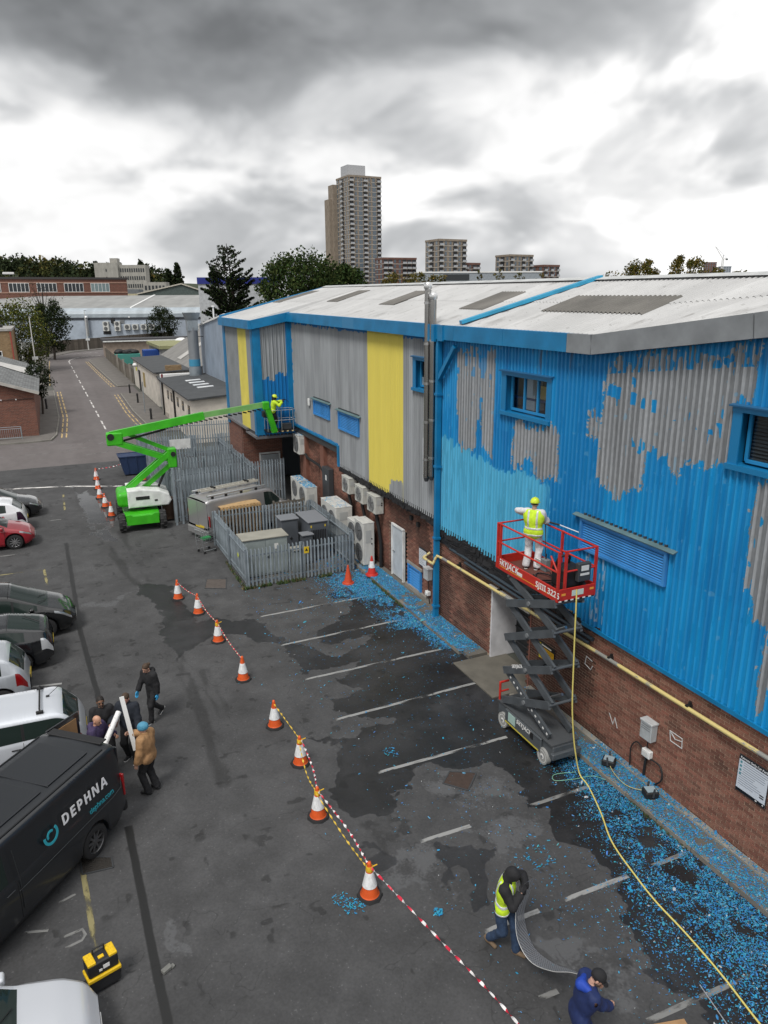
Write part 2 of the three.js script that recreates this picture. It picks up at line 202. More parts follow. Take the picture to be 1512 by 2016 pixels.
M.pave = grain([.135,.125,.115],.9,0,.25); M.kerb = grain([.2,.19,.17],.9,0,.4);
slab('pavement', [[-40,-61.2],[-4.3,-61.9],[-2.5,-61.8],[-.9,-62.1],[-.45,-64.3],[-.08,-74],[-.28,-97],[-3.2,-97],[-3.2,-66],[-40,-66]],.11, M.pave);
slab('pavement', [[-1.0,-103],[-1.0,-126],[-.8,-148],[.1,-157.2],[4.4,-170.3],[9,-174.4],[19.8,-186.4],[39.8,-208.4],[38,-211],[18,-189],[8,-176.6],[3.4,-172.6],[-1.6,-160],[-2.6,-148],[-2.8,-103]],.11, M.pave);
slab('pavement', [[6.98,-62],[6.98,-67],[6.78,-75],[6.95,-90.5],[9.3,-90.5],[9.3,-62]],.11, M.pave);
slab('pavement', [[7.28,-98.2],[6.82,-116],[6.26,-142],[6.6,-145.8],[8.3,-148.8],[12.1,-152.8],[13,-151.5],[9.3,-147],[9.3,-98.2]],.11, M.pave);
for (const L of [[[-4.3,-61.78],[-2.5,-61.68],[-.8,-61.99],[-.36,-64.25],[.01,-74],[-.19,-97]],[[6.89,-62],[6.89,-67],[6.69,-75],[6.86,-90.4]],[[7.19,-98.2],[6.73,-116],[6.17,-142],[6.5,-145.9]],[[-.9,-103],[-.9,-126],[-.7,-148],[.18,-157.1],[4.5,-170.2],[9.05,-174.2]]]) {
const b = gb(); for (let i = 0; i < L.length - 1; i++) b.bar([L[i][0],.062, L[i][1]],[L[i + 1][0],.062, L[i + 1][1]],.14,.12); structure(b.build('kerb', M.kerb));
}
// strip of pavement along the works wall, with its kerb stones one by one
M.strip = grain([.125,.115,.1],.92,0,.5);
slab('wall_strip_pavement', [[10.42,-17.3],[11.3,-17.3],[11.3,-36],[10.42,-27]],.1, M.strip);
slab('wall_strip_pavement', [[10.42,-3],[11.3,-3],[11.3,-15.0],[10.42,-15.0]],.1, M.strip);
slab('concrete_door_slab', [[9.85,-17.25],[11.6,-17.25],[11.6,-15.05],[9.85,-15.05]],.035, grain([.13,.12,.1],.9,0,.6));
{
const r = rng(3), root = new THREE.Group(); root.name = numbered('kerb'); scene.add(root); structure(root);
const kms = [0,1,2].map((i) => grain([.17 + .03 * i, .155 + .027 * i, .135 + .02 * i],.92,0,.7 + .2 * i));
const geo = gb().rbox(.125,.14,.9,.015,0,0,0).geo();
for (let z = -3.5; z > -26.5; z -= .915) { if (z < -15 && z > -17.3) continue; const m = shade(new THREE.Mesh(geo, kms[r() * 3 | 0])); m.name = 'kerb_stone'; m.position.set(10.352 + (r() - .5) * .012,.045 + (r() - .5) * .012, z); m.rotation.y = (r() - .5) * .012; root.add(m); }
}
structure(gb().box(.16,.05,11.9,10.96,.13,-9.05).build('plinth', grain([.26,.25,.22],.9,0,.5)));
// ---------------------------------------------------------------- painted markings (worn)
const wornTex = (seed, keep) => dataTex(512,128,(u, v, o) => { const n = TN(u + seed, v * .5 + seed), m = TN2(u * .7 + seed, v + seed); o[0] = o[1] = o[2] = sst(keep - .1, keep + .1, n * .6 + m * .5); }, false);
const wornA = wornTex(.13,.48), wornB = wornTex(.51,.58);
M.lineW = new THREE.MeshStandardMaterial({ color: lin(.27,.27,.265), roughness: .8, alphaMap: wornA, transparent: true, side: THREE.DoubleSide });
M.lineF = new THREE.MeshStandardMaterial({ color: lin(.19,.19,.185), roughness: .8, alphaMap: wornB, transparent: true, side: THREE.DoubleSide });
M.lineY = new THREE.MeshStandardMaterial({ color: lin(.24,.21,.10), roughness: .8, alphaMap: wornB, transparent: true, side: THREE.DoubleSide });
M.lineD = new THREE.MeshStandardMaterial({ color: lin(.5,.36,.16), roughness: .8, alphaMap: wornA, transparent: true, side: THREE.DoubleSide });
M.lineR = new THREE.MeshStandardMaterial({ color: lin(.62,.6,.58), roughness: .8, alphaMap: wornA, transparent: true, side: THREE.DoubleSide });
function strip(L, w, y = .009) { const pos = [], uv = [], idx = []; let s = 0; for (let i = 0; i < L.length; i++) { const a = L[Math.max(0, i - 1)], b = L[Math.min(L.length - 1, i + 1)]; let dx = b[0] - a[0], dz = b[1] - a[1]; const l = Math.hypot(dx, dz); dx /= l; dz /= l; if (i) s += Math.hypot(L[i][0] - L[i - 1][0], L[i][1] - L[i - 1][1]); for (const k of [-1,1]) { pos.push(L[i][0] - dz * k * w / 2, y, L[i][1] + dx * k * w / 2); uv.push(s * .35,(k + 1) * .5 * w * 1.2); } if (i) { const q = i * 2; idx.push(q - 2, q - 1, q, q - 1, q + 1, q); } } const g = new THREE.BufferGeometry(); g.setAttribute('position', new THREE.Float32BufferAttribute(pos, 3)); g.setAttribute('uv', new THREE.Float32BufferAttribute(uv, 2)); g.setIndex(idx); g.computeVertexNormals(); const N = g.attributes.normal; for (let i = 0; i < N.count; i++) N.setXYZ(i, 0,1,0); return g; }
function marking(name, L, w, m) { const q = shade(new THREE.Mesh(strip(L, w), m)); q.castShadow = false; q.name = numbered(name); structure(q); scene.add(q); return q; }
for (const [x0, z0, x1, z1, m] of [[5.47,-22.97,9.97,-23.08,'W'],[5.51,-20.57,9.9,-20.72,'W'],[5.53,-18.19,9.98,-18.23,'W'],[5.6,-15.86,10.32,-16.0,'W'],[5.72,-13.38,9.2,-13.36,'W'],[5.6,-10.98,6.75,-10.96,'W'],[8.25,-10.97,10.25,-10.97,'F'],[5.62,-8.57,6.75,-8.56,'W'],[7.3,-8.57,8.75,-8.55,'W'],[9.35,-8.55,10.26,-8.54,'F'],[5.74,-7.14,6.08,-7.13,'F'],[7.0,-6.16,9.2,-6.08,'F']]) marking('bay_line', [[x0, z0],[x1, z1]],.1, M['line' + m]);
for (const [L, m] of [[[[-7,-33.85],[-1.4,-33.69]],'F'],[[[-7,-31.35],[-1.28,-31.2]],'Y'],[[[-1.3,-31.25],[-1.18,-29.3]],'Y'],[[[-1.66,-21.04],[-.84,-20.88]],'W'],[[[-.63,-13.0],[-.5,-10.7]],'Y'],[[[-.3,-40.3],[-.3,-43.8]],'Y'],[[[-1.1,-38.6],[-.5,-38.6]],'F']]) marking('bay_line', L, .1, M['line' + m]);
marking('road_line', [[-14,-48.6],[-3.61,-46.65],[-.38,-45.88],[2.89,-44.44]],.24, M.lineR);
for (const [a, b] of [[-65.75,-70.9],[-73.2,-77.5],[-79.8,-86.1],[-89.8,-94.4],[-96.8,-102],[-104.8,-109],[-112.9,-117.8],[-120.7,-125.4],[-128.7,-134],[-137.8,-142.9]]) { const X = (z) => 3.49 + (z + 65.75) * .0088; marking('road_dash', [[X(a), a],[X(b), b]],.13, M.lineR); }
marking('road_line', [[2.81,-142.9],[2.9,-145.5],[3.2,-148],[4.13,-152],[5.84,-155],[9.07,-156.8],[14,-160]],.2, M.lineR); marking('road_line', [[4.2,-163],[6.5,-165.5],[9,-167]],.2, M.lineR);
for (const L of [[[-12,-60.6],[-4.24,-60.2],[-2.48,-59.9],[-1.3,-60.3],[-.37,-61.7]],[[-14,-56.5],[-3.54,-56.78],[-1.3,-56.85],[.74,-57.41],[2.1,-58.2],[3.3,-60.34]],[[1.34,-55.05],[2.7,-55.4],[3.92,-57.1],[4.6,-60]],[[0,-58.8],[1.4,-59.6],[2,-61]]]) marking('road_line', L, .1, M.lineF);
for (const dx of [.28,.62]) { marking('double_yellow_line', [[-.27 + dx,-63],[.1 + dx,-74],[-.1 + dx,-96]],.11, M.lineD); marking('double_yellow_line', [[6.85 - dx,-63],[6.6 - dx,-75],[6.77 - dx,-90]],.11, M.lineD); marking('double_yellow_line', [[7.1 - dx,-98.5],[6.64 - dx,-116],[6.08 - dx,-142]],.11, M.lineD); }
marking('double_yellow_line', [[-.55,-104],[-.52,-126],[-.3,-147]],.12, M.lineD);
marking('bay_letter', [[-.98,-11.2],[-.72,-11.26],[-.66,-11.36],[-.7,-11.5],[-1.0,-11.46]],.06, M.lineF); marking('bay_letter', [[-1.62,-11.84],[-1.24,-11.72]],.06, M.lineF); marking('bay_letter', [[-1.06,-12.3],[-.78,-12.4]],.06, M.lineF);
// covers let into the surface
function cover(name, label, P, m, cells) { const t = thing(name, label, 'manhole cover', [P[0][0],.006, P[0][1]]); const L = P.map(([x, z]) => [x - P[0][0], z - P[0][1]]); const b = gb(); b.quad([L[0][0],.008, L[0][1]],[L[3][0],.008, L[3][1]],[L[2][0],.008, L[2][1]],[L[1][0],.008, L[1][1]]); b.build('plate', m, t); const f = gb(); for (let i = 0; i < 4; i++) { const a = L[i], c = L[(i + 1) % 4]; f.bar([a[0],.008, a[1]],[c[0],.008, c[1]],.03,.016); } f.build('frame', M.darkgrey, t); if (cells) { const s = gb(), bl = (u, v) => [lerp(lerp(L[0][0], L[1][0], u), lerp(L[3][0], L[2][0], u), v),.012, lerp(lerp(L[0][1], L[1][1], u), lerp(L[3][1], L[2][1], u), v)]; for (let i = 1; i < cells; i++) { s.bar(bl(i / cells, .03), bl(i / cells, .97),.012,.01); s.bar(bl(.03, i / cells), bl(.97, i / cells),.012,.009); } s.build('grating', m, t); } return t; }
cover('manhole_cover', 'rusty brown square cover in the wet asphalt left of the scissor lift', [[7.23,-12.72],[7.76,-12.42],[7.28,-11.96],[6.89,-12.41]], grain([.06,.04,.032],.8,.2,3));
cover('manhole_cover', 'brown patched cover on the asphalt beside the fenced compound corner', [[4.50,-27.3],[5.2,-26.97],[4.97,-26.0],[4.25,-26.38]], grain([.085,.07,.062],.9,0,2));
cover('drain_grate', 'square cast iron drain grate beside the rear wheel of the black lettered van', [[-.66,-13.36],[-.1,-13.1],[-.09,-12.8],[-.64,-12.85]], grain([.05,.045,.04],.7,.4,3),8);
// ================================================================ the works building
// painted sheet steel: one texture for the near bay, one for the long bay
const P1 = [[-19.34,8.93],[-18.70,9.11],[-18.20,9.11],[-17.32,9.13],[-17.29,8.33],[-17.33,7.09],[-17.33,6.13],[-17.60,6.17],[-17.93,6.41],[-18.04,8.51],[-18.12,7.23],[-18.26,6.75],[-18.29,6.08],[-19.23,6.18],[-19.38,7.46]];
const P2 = [[-16.28,7.33],[-15.96,7.41],[-15.54,7.27],[-14.65,7.44],[-14.59,7.27],[-14.37,7.28],[-14.34,6.11],[-14.85,6.05],[-15.34,6.09],[-15.42,6.46],[-15.68,6.53],[-15.78,6.21],[-16.33,6.04],[-16.33,6.75]];
const P3 = [[-12.84,9.14],[-12.28,9.18],[-11.76,9.28],[-11.23,9.47],[-10.50,9.53],[-10.11,9.45],[-9.46,9.54],[-9.43,9.69],[-9.06,9.74],[-9.04,9.41],[-9.07,8.71],[-9.35,8.72],[-9.38,8.60],[-9.39,7.49],[-9.61,7.44],[-9.88,7.48],[-10.36,7.36],[-10.51,7.21],[-10.58,6.86],[-10.69,6.99],[-10.77,7.16],[-10.84,7.42],[-11.02,7.41],[-11.28,7.50],[-11.46,7.40],[-11.44,7.02],[-11.54,6.51],[-11.78,6.48],[-11.93,6.34],[-12.13,6.22],[-12.35,6.19],[-12.47,6.29],[-12.83,6.42],[-12.93,6.66],[-12.94,7.39],[-13.37,7.39],[-13.35,7.97],[-13.16,8.04],[-13.09,7.77],[-12.90,7.77],[-12.85,8.65]];
const P4 = [[-8.72,7.40],[-8.81,6.76],[-8.74,5.72],[-8.78,5.44],[-8.56,5.44],[-8.50,4.76],[-8.15,4.81],[-8.17,4.19],[-8.15,3.14],[-8.03,3.16],[-7.88,3.88],[-7.6,3.6],[-7.3,4.9],[-7.0,5.2],[-7.1,7.42]];
const LB = [[-20.7,6.3],[-19.23,6.15],[-18.29,6.04],[-17.35,5.99],[-16.93,5.88],[-15.64,6.09],[-14.84,5.96],[-14.64,5.83],[-14.5,4.9],[-14.57,4.02],[-14.40,2.9],[-20.7,2.3]];
const greyM = mask([P1, P2, P3, P4],-21,-3,2,11,640), lbM = mask([LB],-21,-3,2,11,384);
const PITCH = .15;
function sheetColour(z, y) {
const rib = Math.floor(z / PITCH + .5), jag = NT[(rib * 7919 & 65535)] - .5, st = fbm(z * 7, y * .5 + 3,4), st2 = fbm(z * 16 + 9, y * 1.3,3), lg = fbm(z * .35 + 8, y * .4,3), fn = vn(z * 60, y * 14);
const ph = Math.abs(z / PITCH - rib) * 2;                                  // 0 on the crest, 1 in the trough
let k = clamp(.5 + (st - .5) * 1.5 + (lg - .5) * 1.1 + (y < 5 ? .12 : 0) + (z > -9.5 ? .1 : 0));
if (z > -14.6 && z < -12.6 && y > 4.6) k *= .35;                         // fresh deep blue column
let c = [lerp(.003,.006, k), lerp(.165,.27, k), lerp(.42,.58, k)];
if (z < -15.9 && y > 7 ) { const q = .35 * sst(.45,.7, st2); c = [lerp(c[0],.03, q), lerp(c[1],.30, q), lerp(c[2],.56, q)]; }   // chalky old coat
const wl = lbM(z + (st - .5) * .5, y + (st2 - .5) * .35 + jag * .12), lb = sst(.35,.65, wl) * (z > -14.9 ? sst(.3,.6, st2 + .1) * .7 + .1 : 1);
if (lb > 0) { const q = .75 + .35 * st2; c = [lerp(c[0],.085 * q, lb), lerp(c[1],.42 * q, lb), lerp(c[2],.64 * q, lb)]; }
if (ph < .26 && st2 > .36) c = c.map((v, i) => v * 1.12 + [.012,.02,.02][i]);  // rib crest highlights painted into the blue coats
const wash = sst(-14.5,-13.5, z) < 1 && y < 5.4 ? 0 : 0; if (wash) c[1] += wash;
const g = sst(.42,.58, greyM(z + (vn(z * 20, y * 6) - .5) * .12 + (vn(z * 60, y * 30) - .5) * .07, y + jag * .15 + (vn(z * 30, y * 9) - .5) * .22 + (vn(z * 70, y * 22) - .5) * .12));
if (g > 0) {
const w = .225 * (.72 + .55 * st) * (.9 + .2 * fn) * (ph < .28 ? 1.55 : .9), gr = [w * .96, w * 1.01, w * 1.07];  // crest highlights painted into the grey, troughs darkened
let keep = 1; const a = vn(z * 9 + 4, y * 2.4 + 7), b = vn(z * 26, y * 5);
if (y > 8.85 + .12 * Math.max(0, z + 13) && a > .5 && b > .42) keep = 0; if (Math.abs(y - 8.35 + .14 * (z + 11.4)) < .13 && a > .6 && z > -13) keep = 0; if (a > .88 && b > .62) keep = 0;
if (z < -17.2 && a > .66 && y > 8.3) keep *= .3;
const q = g * keep; c = c.map((v, i) => lerp(v, gr[i], q));
if (keep && g > .05 && g < .9) c = c.map((v) => lerp(v, .42,.35));
}
if (z > -13.05 && z < -12.35 && y > 3.1 && y < 4.75 && vn(z * 40, y * 1.2) > .55 && vn(z * 50, y * 8) > .4) c = [lerp(c[0],.5,.5), lerp(c[1],.55,.5), lerp(c[2],.58,.5)];
if (z > -15.6 && z < -13.9 && y > 7.4 && y < 9.3) { const d = vn(z * 11 + 2, y * .2); if (d > .72) { const q = sst(.72,.9, d) * .65 * sst(.2,.6, vn(z * 30, y * 3)) * (z < -14.75 && y < 8.6 ? 0 : 1); c = [lerp(c[0],.13, q), lerp(c[1],.12, q), lerp(c[2],.1, q)]; } }   // rust runs
const rub = vn(z * 14 + 31, y * 5); if (rub > .93) c = c.map((v, i) => lerp(v, [.12,.36,.55][i],.4));
return c;
}
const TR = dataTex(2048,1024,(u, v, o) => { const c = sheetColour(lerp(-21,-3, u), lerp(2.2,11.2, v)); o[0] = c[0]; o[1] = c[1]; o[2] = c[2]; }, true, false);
const greyL = (z, y) => { const st = fbm(z * 1.6 + 3, y * .35,4), f = fbm(z * 9, y * .9 + 3,3), r = Math.floor(z / PITCH + .5), ph = Math.abs(z / PITCH - r) * 2; const w = .25 * (.58 + .62 * st + .30 * f) * (ph < .36 ? 1.25 : .93); return [w * .97, w * 1.02, w * 1.07]; };  // rib highlights and shaded troughs put into the sheet colour
const yb = [[-24.30,3.87],[-23.9,4.02],[-23.24,4.06],[-23.10,3.2],[-24.30,3.2]];
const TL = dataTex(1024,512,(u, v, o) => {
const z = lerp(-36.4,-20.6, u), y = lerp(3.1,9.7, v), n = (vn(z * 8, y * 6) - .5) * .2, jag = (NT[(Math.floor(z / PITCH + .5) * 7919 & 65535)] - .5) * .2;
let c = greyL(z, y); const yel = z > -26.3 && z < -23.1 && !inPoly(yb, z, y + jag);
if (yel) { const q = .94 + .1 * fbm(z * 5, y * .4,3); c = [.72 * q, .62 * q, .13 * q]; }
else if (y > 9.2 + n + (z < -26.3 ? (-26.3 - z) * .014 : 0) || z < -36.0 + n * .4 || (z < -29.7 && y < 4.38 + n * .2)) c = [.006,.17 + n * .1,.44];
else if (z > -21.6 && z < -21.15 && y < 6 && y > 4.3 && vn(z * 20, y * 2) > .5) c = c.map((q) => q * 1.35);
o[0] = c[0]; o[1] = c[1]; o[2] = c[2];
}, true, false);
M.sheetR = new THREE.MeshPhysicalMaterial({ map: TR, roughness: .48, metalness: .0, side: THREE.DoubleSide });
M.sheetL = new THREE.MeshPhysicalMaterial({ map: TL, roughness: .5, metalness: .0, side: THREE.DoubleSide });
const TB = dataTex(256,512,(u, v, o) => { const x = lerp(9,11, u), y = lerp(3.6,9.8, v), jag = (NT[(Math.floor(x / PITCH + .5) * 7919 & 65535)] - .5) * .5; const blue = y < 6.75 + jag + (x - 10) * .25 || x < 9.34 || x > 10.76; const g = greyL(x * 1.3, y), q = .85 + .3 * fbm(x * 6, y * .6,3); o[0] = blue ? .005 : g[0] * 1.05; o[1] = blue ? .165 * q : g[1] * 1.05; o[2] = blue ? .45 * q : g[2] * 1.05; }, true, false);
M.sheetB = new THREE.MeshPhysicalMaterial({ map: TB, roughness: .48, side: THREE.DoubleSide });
// profiled sheet in its own plane: u along, v up, w outwards
function profile(u0, u1, v0, v1, toW, toUV, pitch = PITCH, depth = .046) {
const us = []; const P = [[0,1],[.15,1],[.28,0],[.87,0],[1,1]];
for (let k = Math.floor(u0 / pitch) - 1; k * pitch < u1 + pitch; k++) for (const [f, w] of P.slice(0,4)) us.push([(k + f - .1) * pitch, w]);
const at = (u) => { let i = 0; while (i < us.length - 2 && us[i + 1][0] < u) i++; const [a, p] = us[i],[b, q] = us[i + 1]; return lerp(p, q, clamp((u - a) / (b - a))); };
const L = [[u0, at(u0)],...us.filter(([u]) => u > u0 + 1e-4 && u < u1 - 1e-4),[u1, at(u1)]];
const pos = [], uv = [];
for (let i = 0; i < L.length - 1; i++) { const [a, p] = L[i],[b, q] = L[i + 1]; const C = [[a, v0(a), p],[b, v0(b), q],[b, v1(b), q],[a, v0(a), p],[b, v1(b), q],[a, v1(a), p]]; for (const [u, v, w] of C) { pos.push(...toW(u, v, w * depth)); uv.push(...toUV(u, v)); } }
const g = new THREE.BufferGeometry(); g.setAttribute('position', new THREE.Float32BufferAttribute(pos, 3)); g.setAttribute('uv', new THREE.Float32BufferAttribute(uv, 2)); g.computeVertexNormals(); return g;
}
const works = thing('industrial_works', 'long blue and grey corrugated steel works building with a white roof and brick base', 'industrial building', [0,0,0]);
const part = (name, geo, m, parent = works) => { const q = shade(new THREE.Mesh(geo, m)); q.name = name; parent.add(q); return q; };
const eaveR = (z) => z < -13.1 ? 9.3 : 9.3 + .128 * (z + 13.1);
const opR = [[-16.87,-14.75,7.5,8.57],[-9.36,-7.2,7.53,8.58],[-13.3,-10.55,4.73,5.48],[-5.6,-3.6,7.53,8.58]], opL = [[-32.85,-30.7,5.27,5.95],[-29.55,-27.25,5.08,5.85],[-22.29,-20.95,7.56,8.58]];
function clad(z0, z1, v0, v1, holes, m, uvf) {
const cuts = new Set([z0, z1]); for (const h of holes) { cuts.add(h[0]); cuts.add(h[1]); } let C = [...cuts].filter((q) => q >= z0 && q <= z1).sort((a, b) => a - b); const D = [];
for (let i = 0; i < C.length - 1; i++) { const n = Math.max(1, Math.round((C[i + 1] - C[i]) / 1.05)); for (let k = 0; k < n; k++) D.push([lerp(C[i], C[i + 1], k / n), lerp(C[i], C[i + 1],(k + 1) / n)]); }
for (const [a, b] of D) { const mid = (a + b) / 2, hs = holes.filter((h) => h[0] <= mid && h[1] >= mid).sort((p, q) => p[2] - q[2]); let lo = v0; const toW = (u, v, w) => [11.034 - w, v, u];
for (const h of hs) { part('cladding_sheet', profile(a, b, lo, () => h[2], toW, uvf), m); lo = () => h[3]; } part('cladding_sheet', profile(a, b, lo, v1, toW, uvf), m); }
}
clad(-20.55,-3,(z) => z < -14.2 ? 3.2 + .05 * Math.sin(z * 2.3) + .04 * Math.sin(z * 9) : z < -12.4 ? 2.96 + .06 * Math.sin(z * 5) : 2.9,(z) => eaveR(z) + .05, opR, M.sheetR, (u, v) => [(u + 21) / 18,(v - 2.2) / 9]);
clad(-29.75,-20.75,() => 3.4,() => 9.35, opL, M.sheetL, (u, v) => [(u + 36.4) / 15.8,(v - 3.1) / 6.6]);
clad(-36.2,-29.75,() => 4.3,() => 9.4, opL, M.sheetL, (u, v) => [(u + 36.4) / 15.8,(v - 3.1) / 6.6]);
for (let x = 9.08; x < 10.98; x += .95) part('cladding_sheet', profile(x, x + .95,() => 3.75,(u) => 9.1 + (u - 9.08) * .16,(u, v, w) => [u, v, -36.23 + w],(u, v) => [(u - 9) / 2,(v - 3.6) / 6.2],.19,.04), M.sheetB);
{ const U = (u, v) => [(u + 36.4) / 15.8,(v - 3.1) / 6.6], TW = (u, v, w) => [9.1 - w, v, u]; M.yellow = grain([.66,.57,.12],.5,0,.2);
part('cladding_sheet', profile(-37.6,-36.55,() => 3.95,() => 9.15, TW, (u, v) => [(u + 46 - 36.4 + 20) / 15.8 % 1,(v - 3.1) / 6.6 * .9],.15,.03), mat([.24,.255,.27],.5)); part('cladding_sheet', profile(-39.4,-37.6,() => 3.95,() => 9.15, TW, (u, v) => [u, v],.15,.03), M.yellow);
part('cladding_sheet', profile(-42.4,-39.4,() => 3.95,() => 9.15, TW, (u, v) => [u * .7, v * .7],.15,.03), grain([.23,.245,.26],.5,0,.4));
const b = gb(); b.box(.05,5.3,.4,9.075,6.5,-36.38).box(.4,5.3,.05,9.25,6.5,-36.19); b.build('corner_flashing', M.blue, works); gb().box(.06,5.6,.5,9.075,6.4,-42.65).build('corner_flashing', M.blue, works); gb().box(.22,5.6,.05,10.9,6.9,-36.175).box(.05,5.3,.2,10.99,6.95,-36.1).build('corner_flashing', M.blue, works); }
// bottom trims, end walls, back, floor (closed shell)
gb().box(.05,.09,10.0,10.985,2.9,-8.0).build('drip_trim', M.blue, works); gb().box(.06,.1,6.4,10.98,4.3,-33).box(.06,.95,.2,10.98,3.85,-29.7).build('drip_trim', M.blue, works);
gb().box(.12,.1,2.2,9.06,3.72,-37.3).box(2.1,.12,.16,10.05,3.72,-36.2).box(.14,.12,5.0,9.04,3.9,-40.6).build('drip_trim', mat([.2,.2,.21],.5,.3), works);
M.inner = mat([.16,.15,.14],.9);
gb().box(.1,10.4,40,19.4,5.2,-23).box(8.1,9.2,.1,15.25,4.6,-2.95).box(8.1,9.4,.1,15.25,4.7,-42.95).box(.1,6.2,.4,11.3,6.3,-20.65).build('end_wall', mat([.2,.24,.28],.7), works);
{ const b = gb(); b.box(1.95,.1,3.6,10.1,3.8,-38.0); b.box(.05,.35,6.5,11.05,4.1,-33); b.build('soffit', M.darkgrey, works); }
// fascia gutters: straight, rising to the right, and round the far block
{ const F = (name, L, m) => { const b = gb(); for (let i = 0; i < L.length - 1; i++) b.bar(L[i], L[i + 1],.26,.42); return b.build(name, m, works); };
M.fasciaG = grain([.245,.26,.275],.5,.1,.5);
for (const [a, b, m] of [[-20.6,-19.2],[-19.2,-16.6],[-16.6,-13.95]]) F('gutter_fascia', [[10.87,9.48, a + .006],[10.87,9.48, b - .006]], M.blue);
F('gutter_fascia', [[10.87,9.48,-13.944],[10.87,9.48,-13.1]], M.fasciaG); F('gutter_fascia', [[10.87,9.48,-13.1],[10.87,10.0,-9.03]], M.fasciaG); F('gutter_fascia', [[10.87,10.004,-9.0],[10.87,10.77,-3]], M.fasciaG);
for (const [a, b] of [[-35.95,-31.5],[-31.49,-28.3],[-28.29,-27.0],[-26.99,-24],[-23.99,-20.62]]) F('gutter_fascia', [[10.87, lerp(9.62,9.5,(a + 36) / 15.4), a],[10.87, lerp(9.62,9.5,(b + 36) / 15.4), b]], a === -28.29 ? mat([.03,.2,.4],.5) : M.blue);
F('gutter_fascia', [[11.0,9.66,-36.1],[8.99,9.28,-36.1]], M.blue); F('gutter_fascia', [[8.96,9.28,-36.0],[8.96,9.3,-42.9]], M.blue);
gb().box(.34,.5,.42,10.84,9.45,-20.5).box(.3,.46,.3,10.85,9.46,-19.95).build('rain_hopper', M.blue, works); }
// ---- roof, sheet by sheet
const ridge = (z) => [lerp(14.6,15.4,(-z - 3) / 40), lerp(10.86,11.12,(-z - 3) / 40)];
const eave = (z) => z < -36.05 ? [8.94,9.47] : [10.88, z < -13.1 ? lerp(9.675,9.80, clamp((-z - 20) / 16)) : 9.675 + .128 * (z + 13.1)];
const roofTex = dataTex(1024,1024,(u, v, o) => { const st = TN(u * 3, v * .5), n = TN2(u, v), f = TN(u * 4, v * 4); let b = .50 * (.8 + .26 * n) * (.9 + .16 * f); const k = sst(.56,.74, st) * sst(.4,.6, TN2(u * .5, v * 2)); o[0] = b * lerp(1,.62, k); o[1] = b * lerp(1,.61, k); o[2] = b * lerp(1.0,.6, k); const s = TN2(u * 8, v * 8); if (s > .72) { o[0] *= .75; o[1] *= .75; o[2] *= .74; } });
M.roof = new THREE.MeshStandardMaterial({ map: roofTex, roughness: .75, side: THREE.DoubleSide });
const rlTex = dataTex(256,256,(u, v, o) => { const st = TN(u * 3, v * .5), n = TN2(u, v); const b = .12 * (.6 + .8 * n) * (.75 + .5 * st); o[0] = b * 1.06; o[1] = b; o[2] = b * .9; });
M.rooflight = new THREE.MeshStandardMaterial({ map: rlTex, roughness: .6, side: THREE.DoubleSide });
function corr(z0, z1, e, r, t0, t1, lift, pitch = .16, amp = .026) {
const n = Math.round((z1 - z0) / (pitch / 6)), pos = [], uv = [], idx = [];
for (let i = 0; i <= n; i++) { const z = lerp(z0, z1, i / n), E = e(z), R = r(z), dx = R[0] - E[0], dy = R[1] - E[1], l = Math.hypot(dx, dy), h = lift + amp * Math.sin(z / pitch * Math.PI * 2); for (const t of [t0, t1]) { pos.push(E[0] + dx * t - dy / l * h, E[1] + dy * t + dx / l * h, z); uv.push(z / 8, t * l / 8); } if (i) { const q = i * 2; idx.push(q - 2, q - 1, q, q - 1, q + 1, q); } }
const g = new THREE.BufferGeometry(); g.setAttribute('position', new THREE.Float32BufferAttribute(pos, 3)); g.setAttribute('uv', new THREE.Float32BufferAttribute(uv, 2)); g.setIndex(idx); g.computeVertexNormals(); return g;
}
{ const r = rng(8); const tints = [0,1,2,3].map((i) => { const m = M.roof.clone(); const k = .93 + i * .035; m.color = lin(k, k, k * .995); return m; });
for (let z = -42.9; z < -3.05;) { let w = 1.12; if (z < -36.05 && z + w > -36.05) w = -36.05 - z; if (z < -13.1 && z + w > -13.1) w = -13.1 - z; const b = Math.min(-3, z + Math.max(w, .2)), zz = Math.min(b, z + w); for (const [t0, t1, l] of [[0,.52,0],[.50,1,.012]]) part('roof_sheet', corr(z, Math.max(zz, z + .05), eave, ridge, t0, t1, l), tints[r() * 4 | 0]); z = Math.max(zz, z + .05); }
const at = (z, x) => { const E = eave(z), R = ridge(z); return (x - E[0]) / (R[0] - E[0]); };
for (const [z0, z1, x0, x1, lab] of [[-17.0,-13.15,12.2,13.42],[-21.5,-20.0,12.2,13.8],[-28.4,-26.85,12.35,13.95],[-35.2,-33.7,12.5,14.1],[-42.6,-41.2,12.8,14.3]]) part('rooflight', corr(z0, z1, eave, ridge, at(-20, x0), at(-20, x1),.03), M.rooflight);
const b = gb(); b.bar([10.95,9.79,-19.15],[14.9,11.03,-17.95],.36,.09); b.build('roof_flashing', grain([.03,.3,.5],.5,0,.5), works);
const c = gb(); for (const s of [-1,1]) { c.quad([ridge(-3)[0], ridge(-3)[1] + .075,-3],[ridge(-43)[0], ridge(-43)[1] + .075,-43],[ridge(-43)[0] + s * .3, ridge(-43)[1] + .0 + .01 * s, -43],[ridge(-3)[0] + s * .3, ridge(-3)[1] + .01 * s, -3]); } c.build('ridge_cap', grain([.45,.46,.46],.7), works);
gb().quad([14.9,10.9,-3],[15.4,11.06,-43],[19.6,9.9,-43],[19.6,9.9,-3]).build('back_roof', grain([.4,.41,.41],.7), works);
gb().bar([8.95,9.53,-42.95],[15.4,11.1,-42.95],.12,.14).build('verge_trim', M.blue, works); }
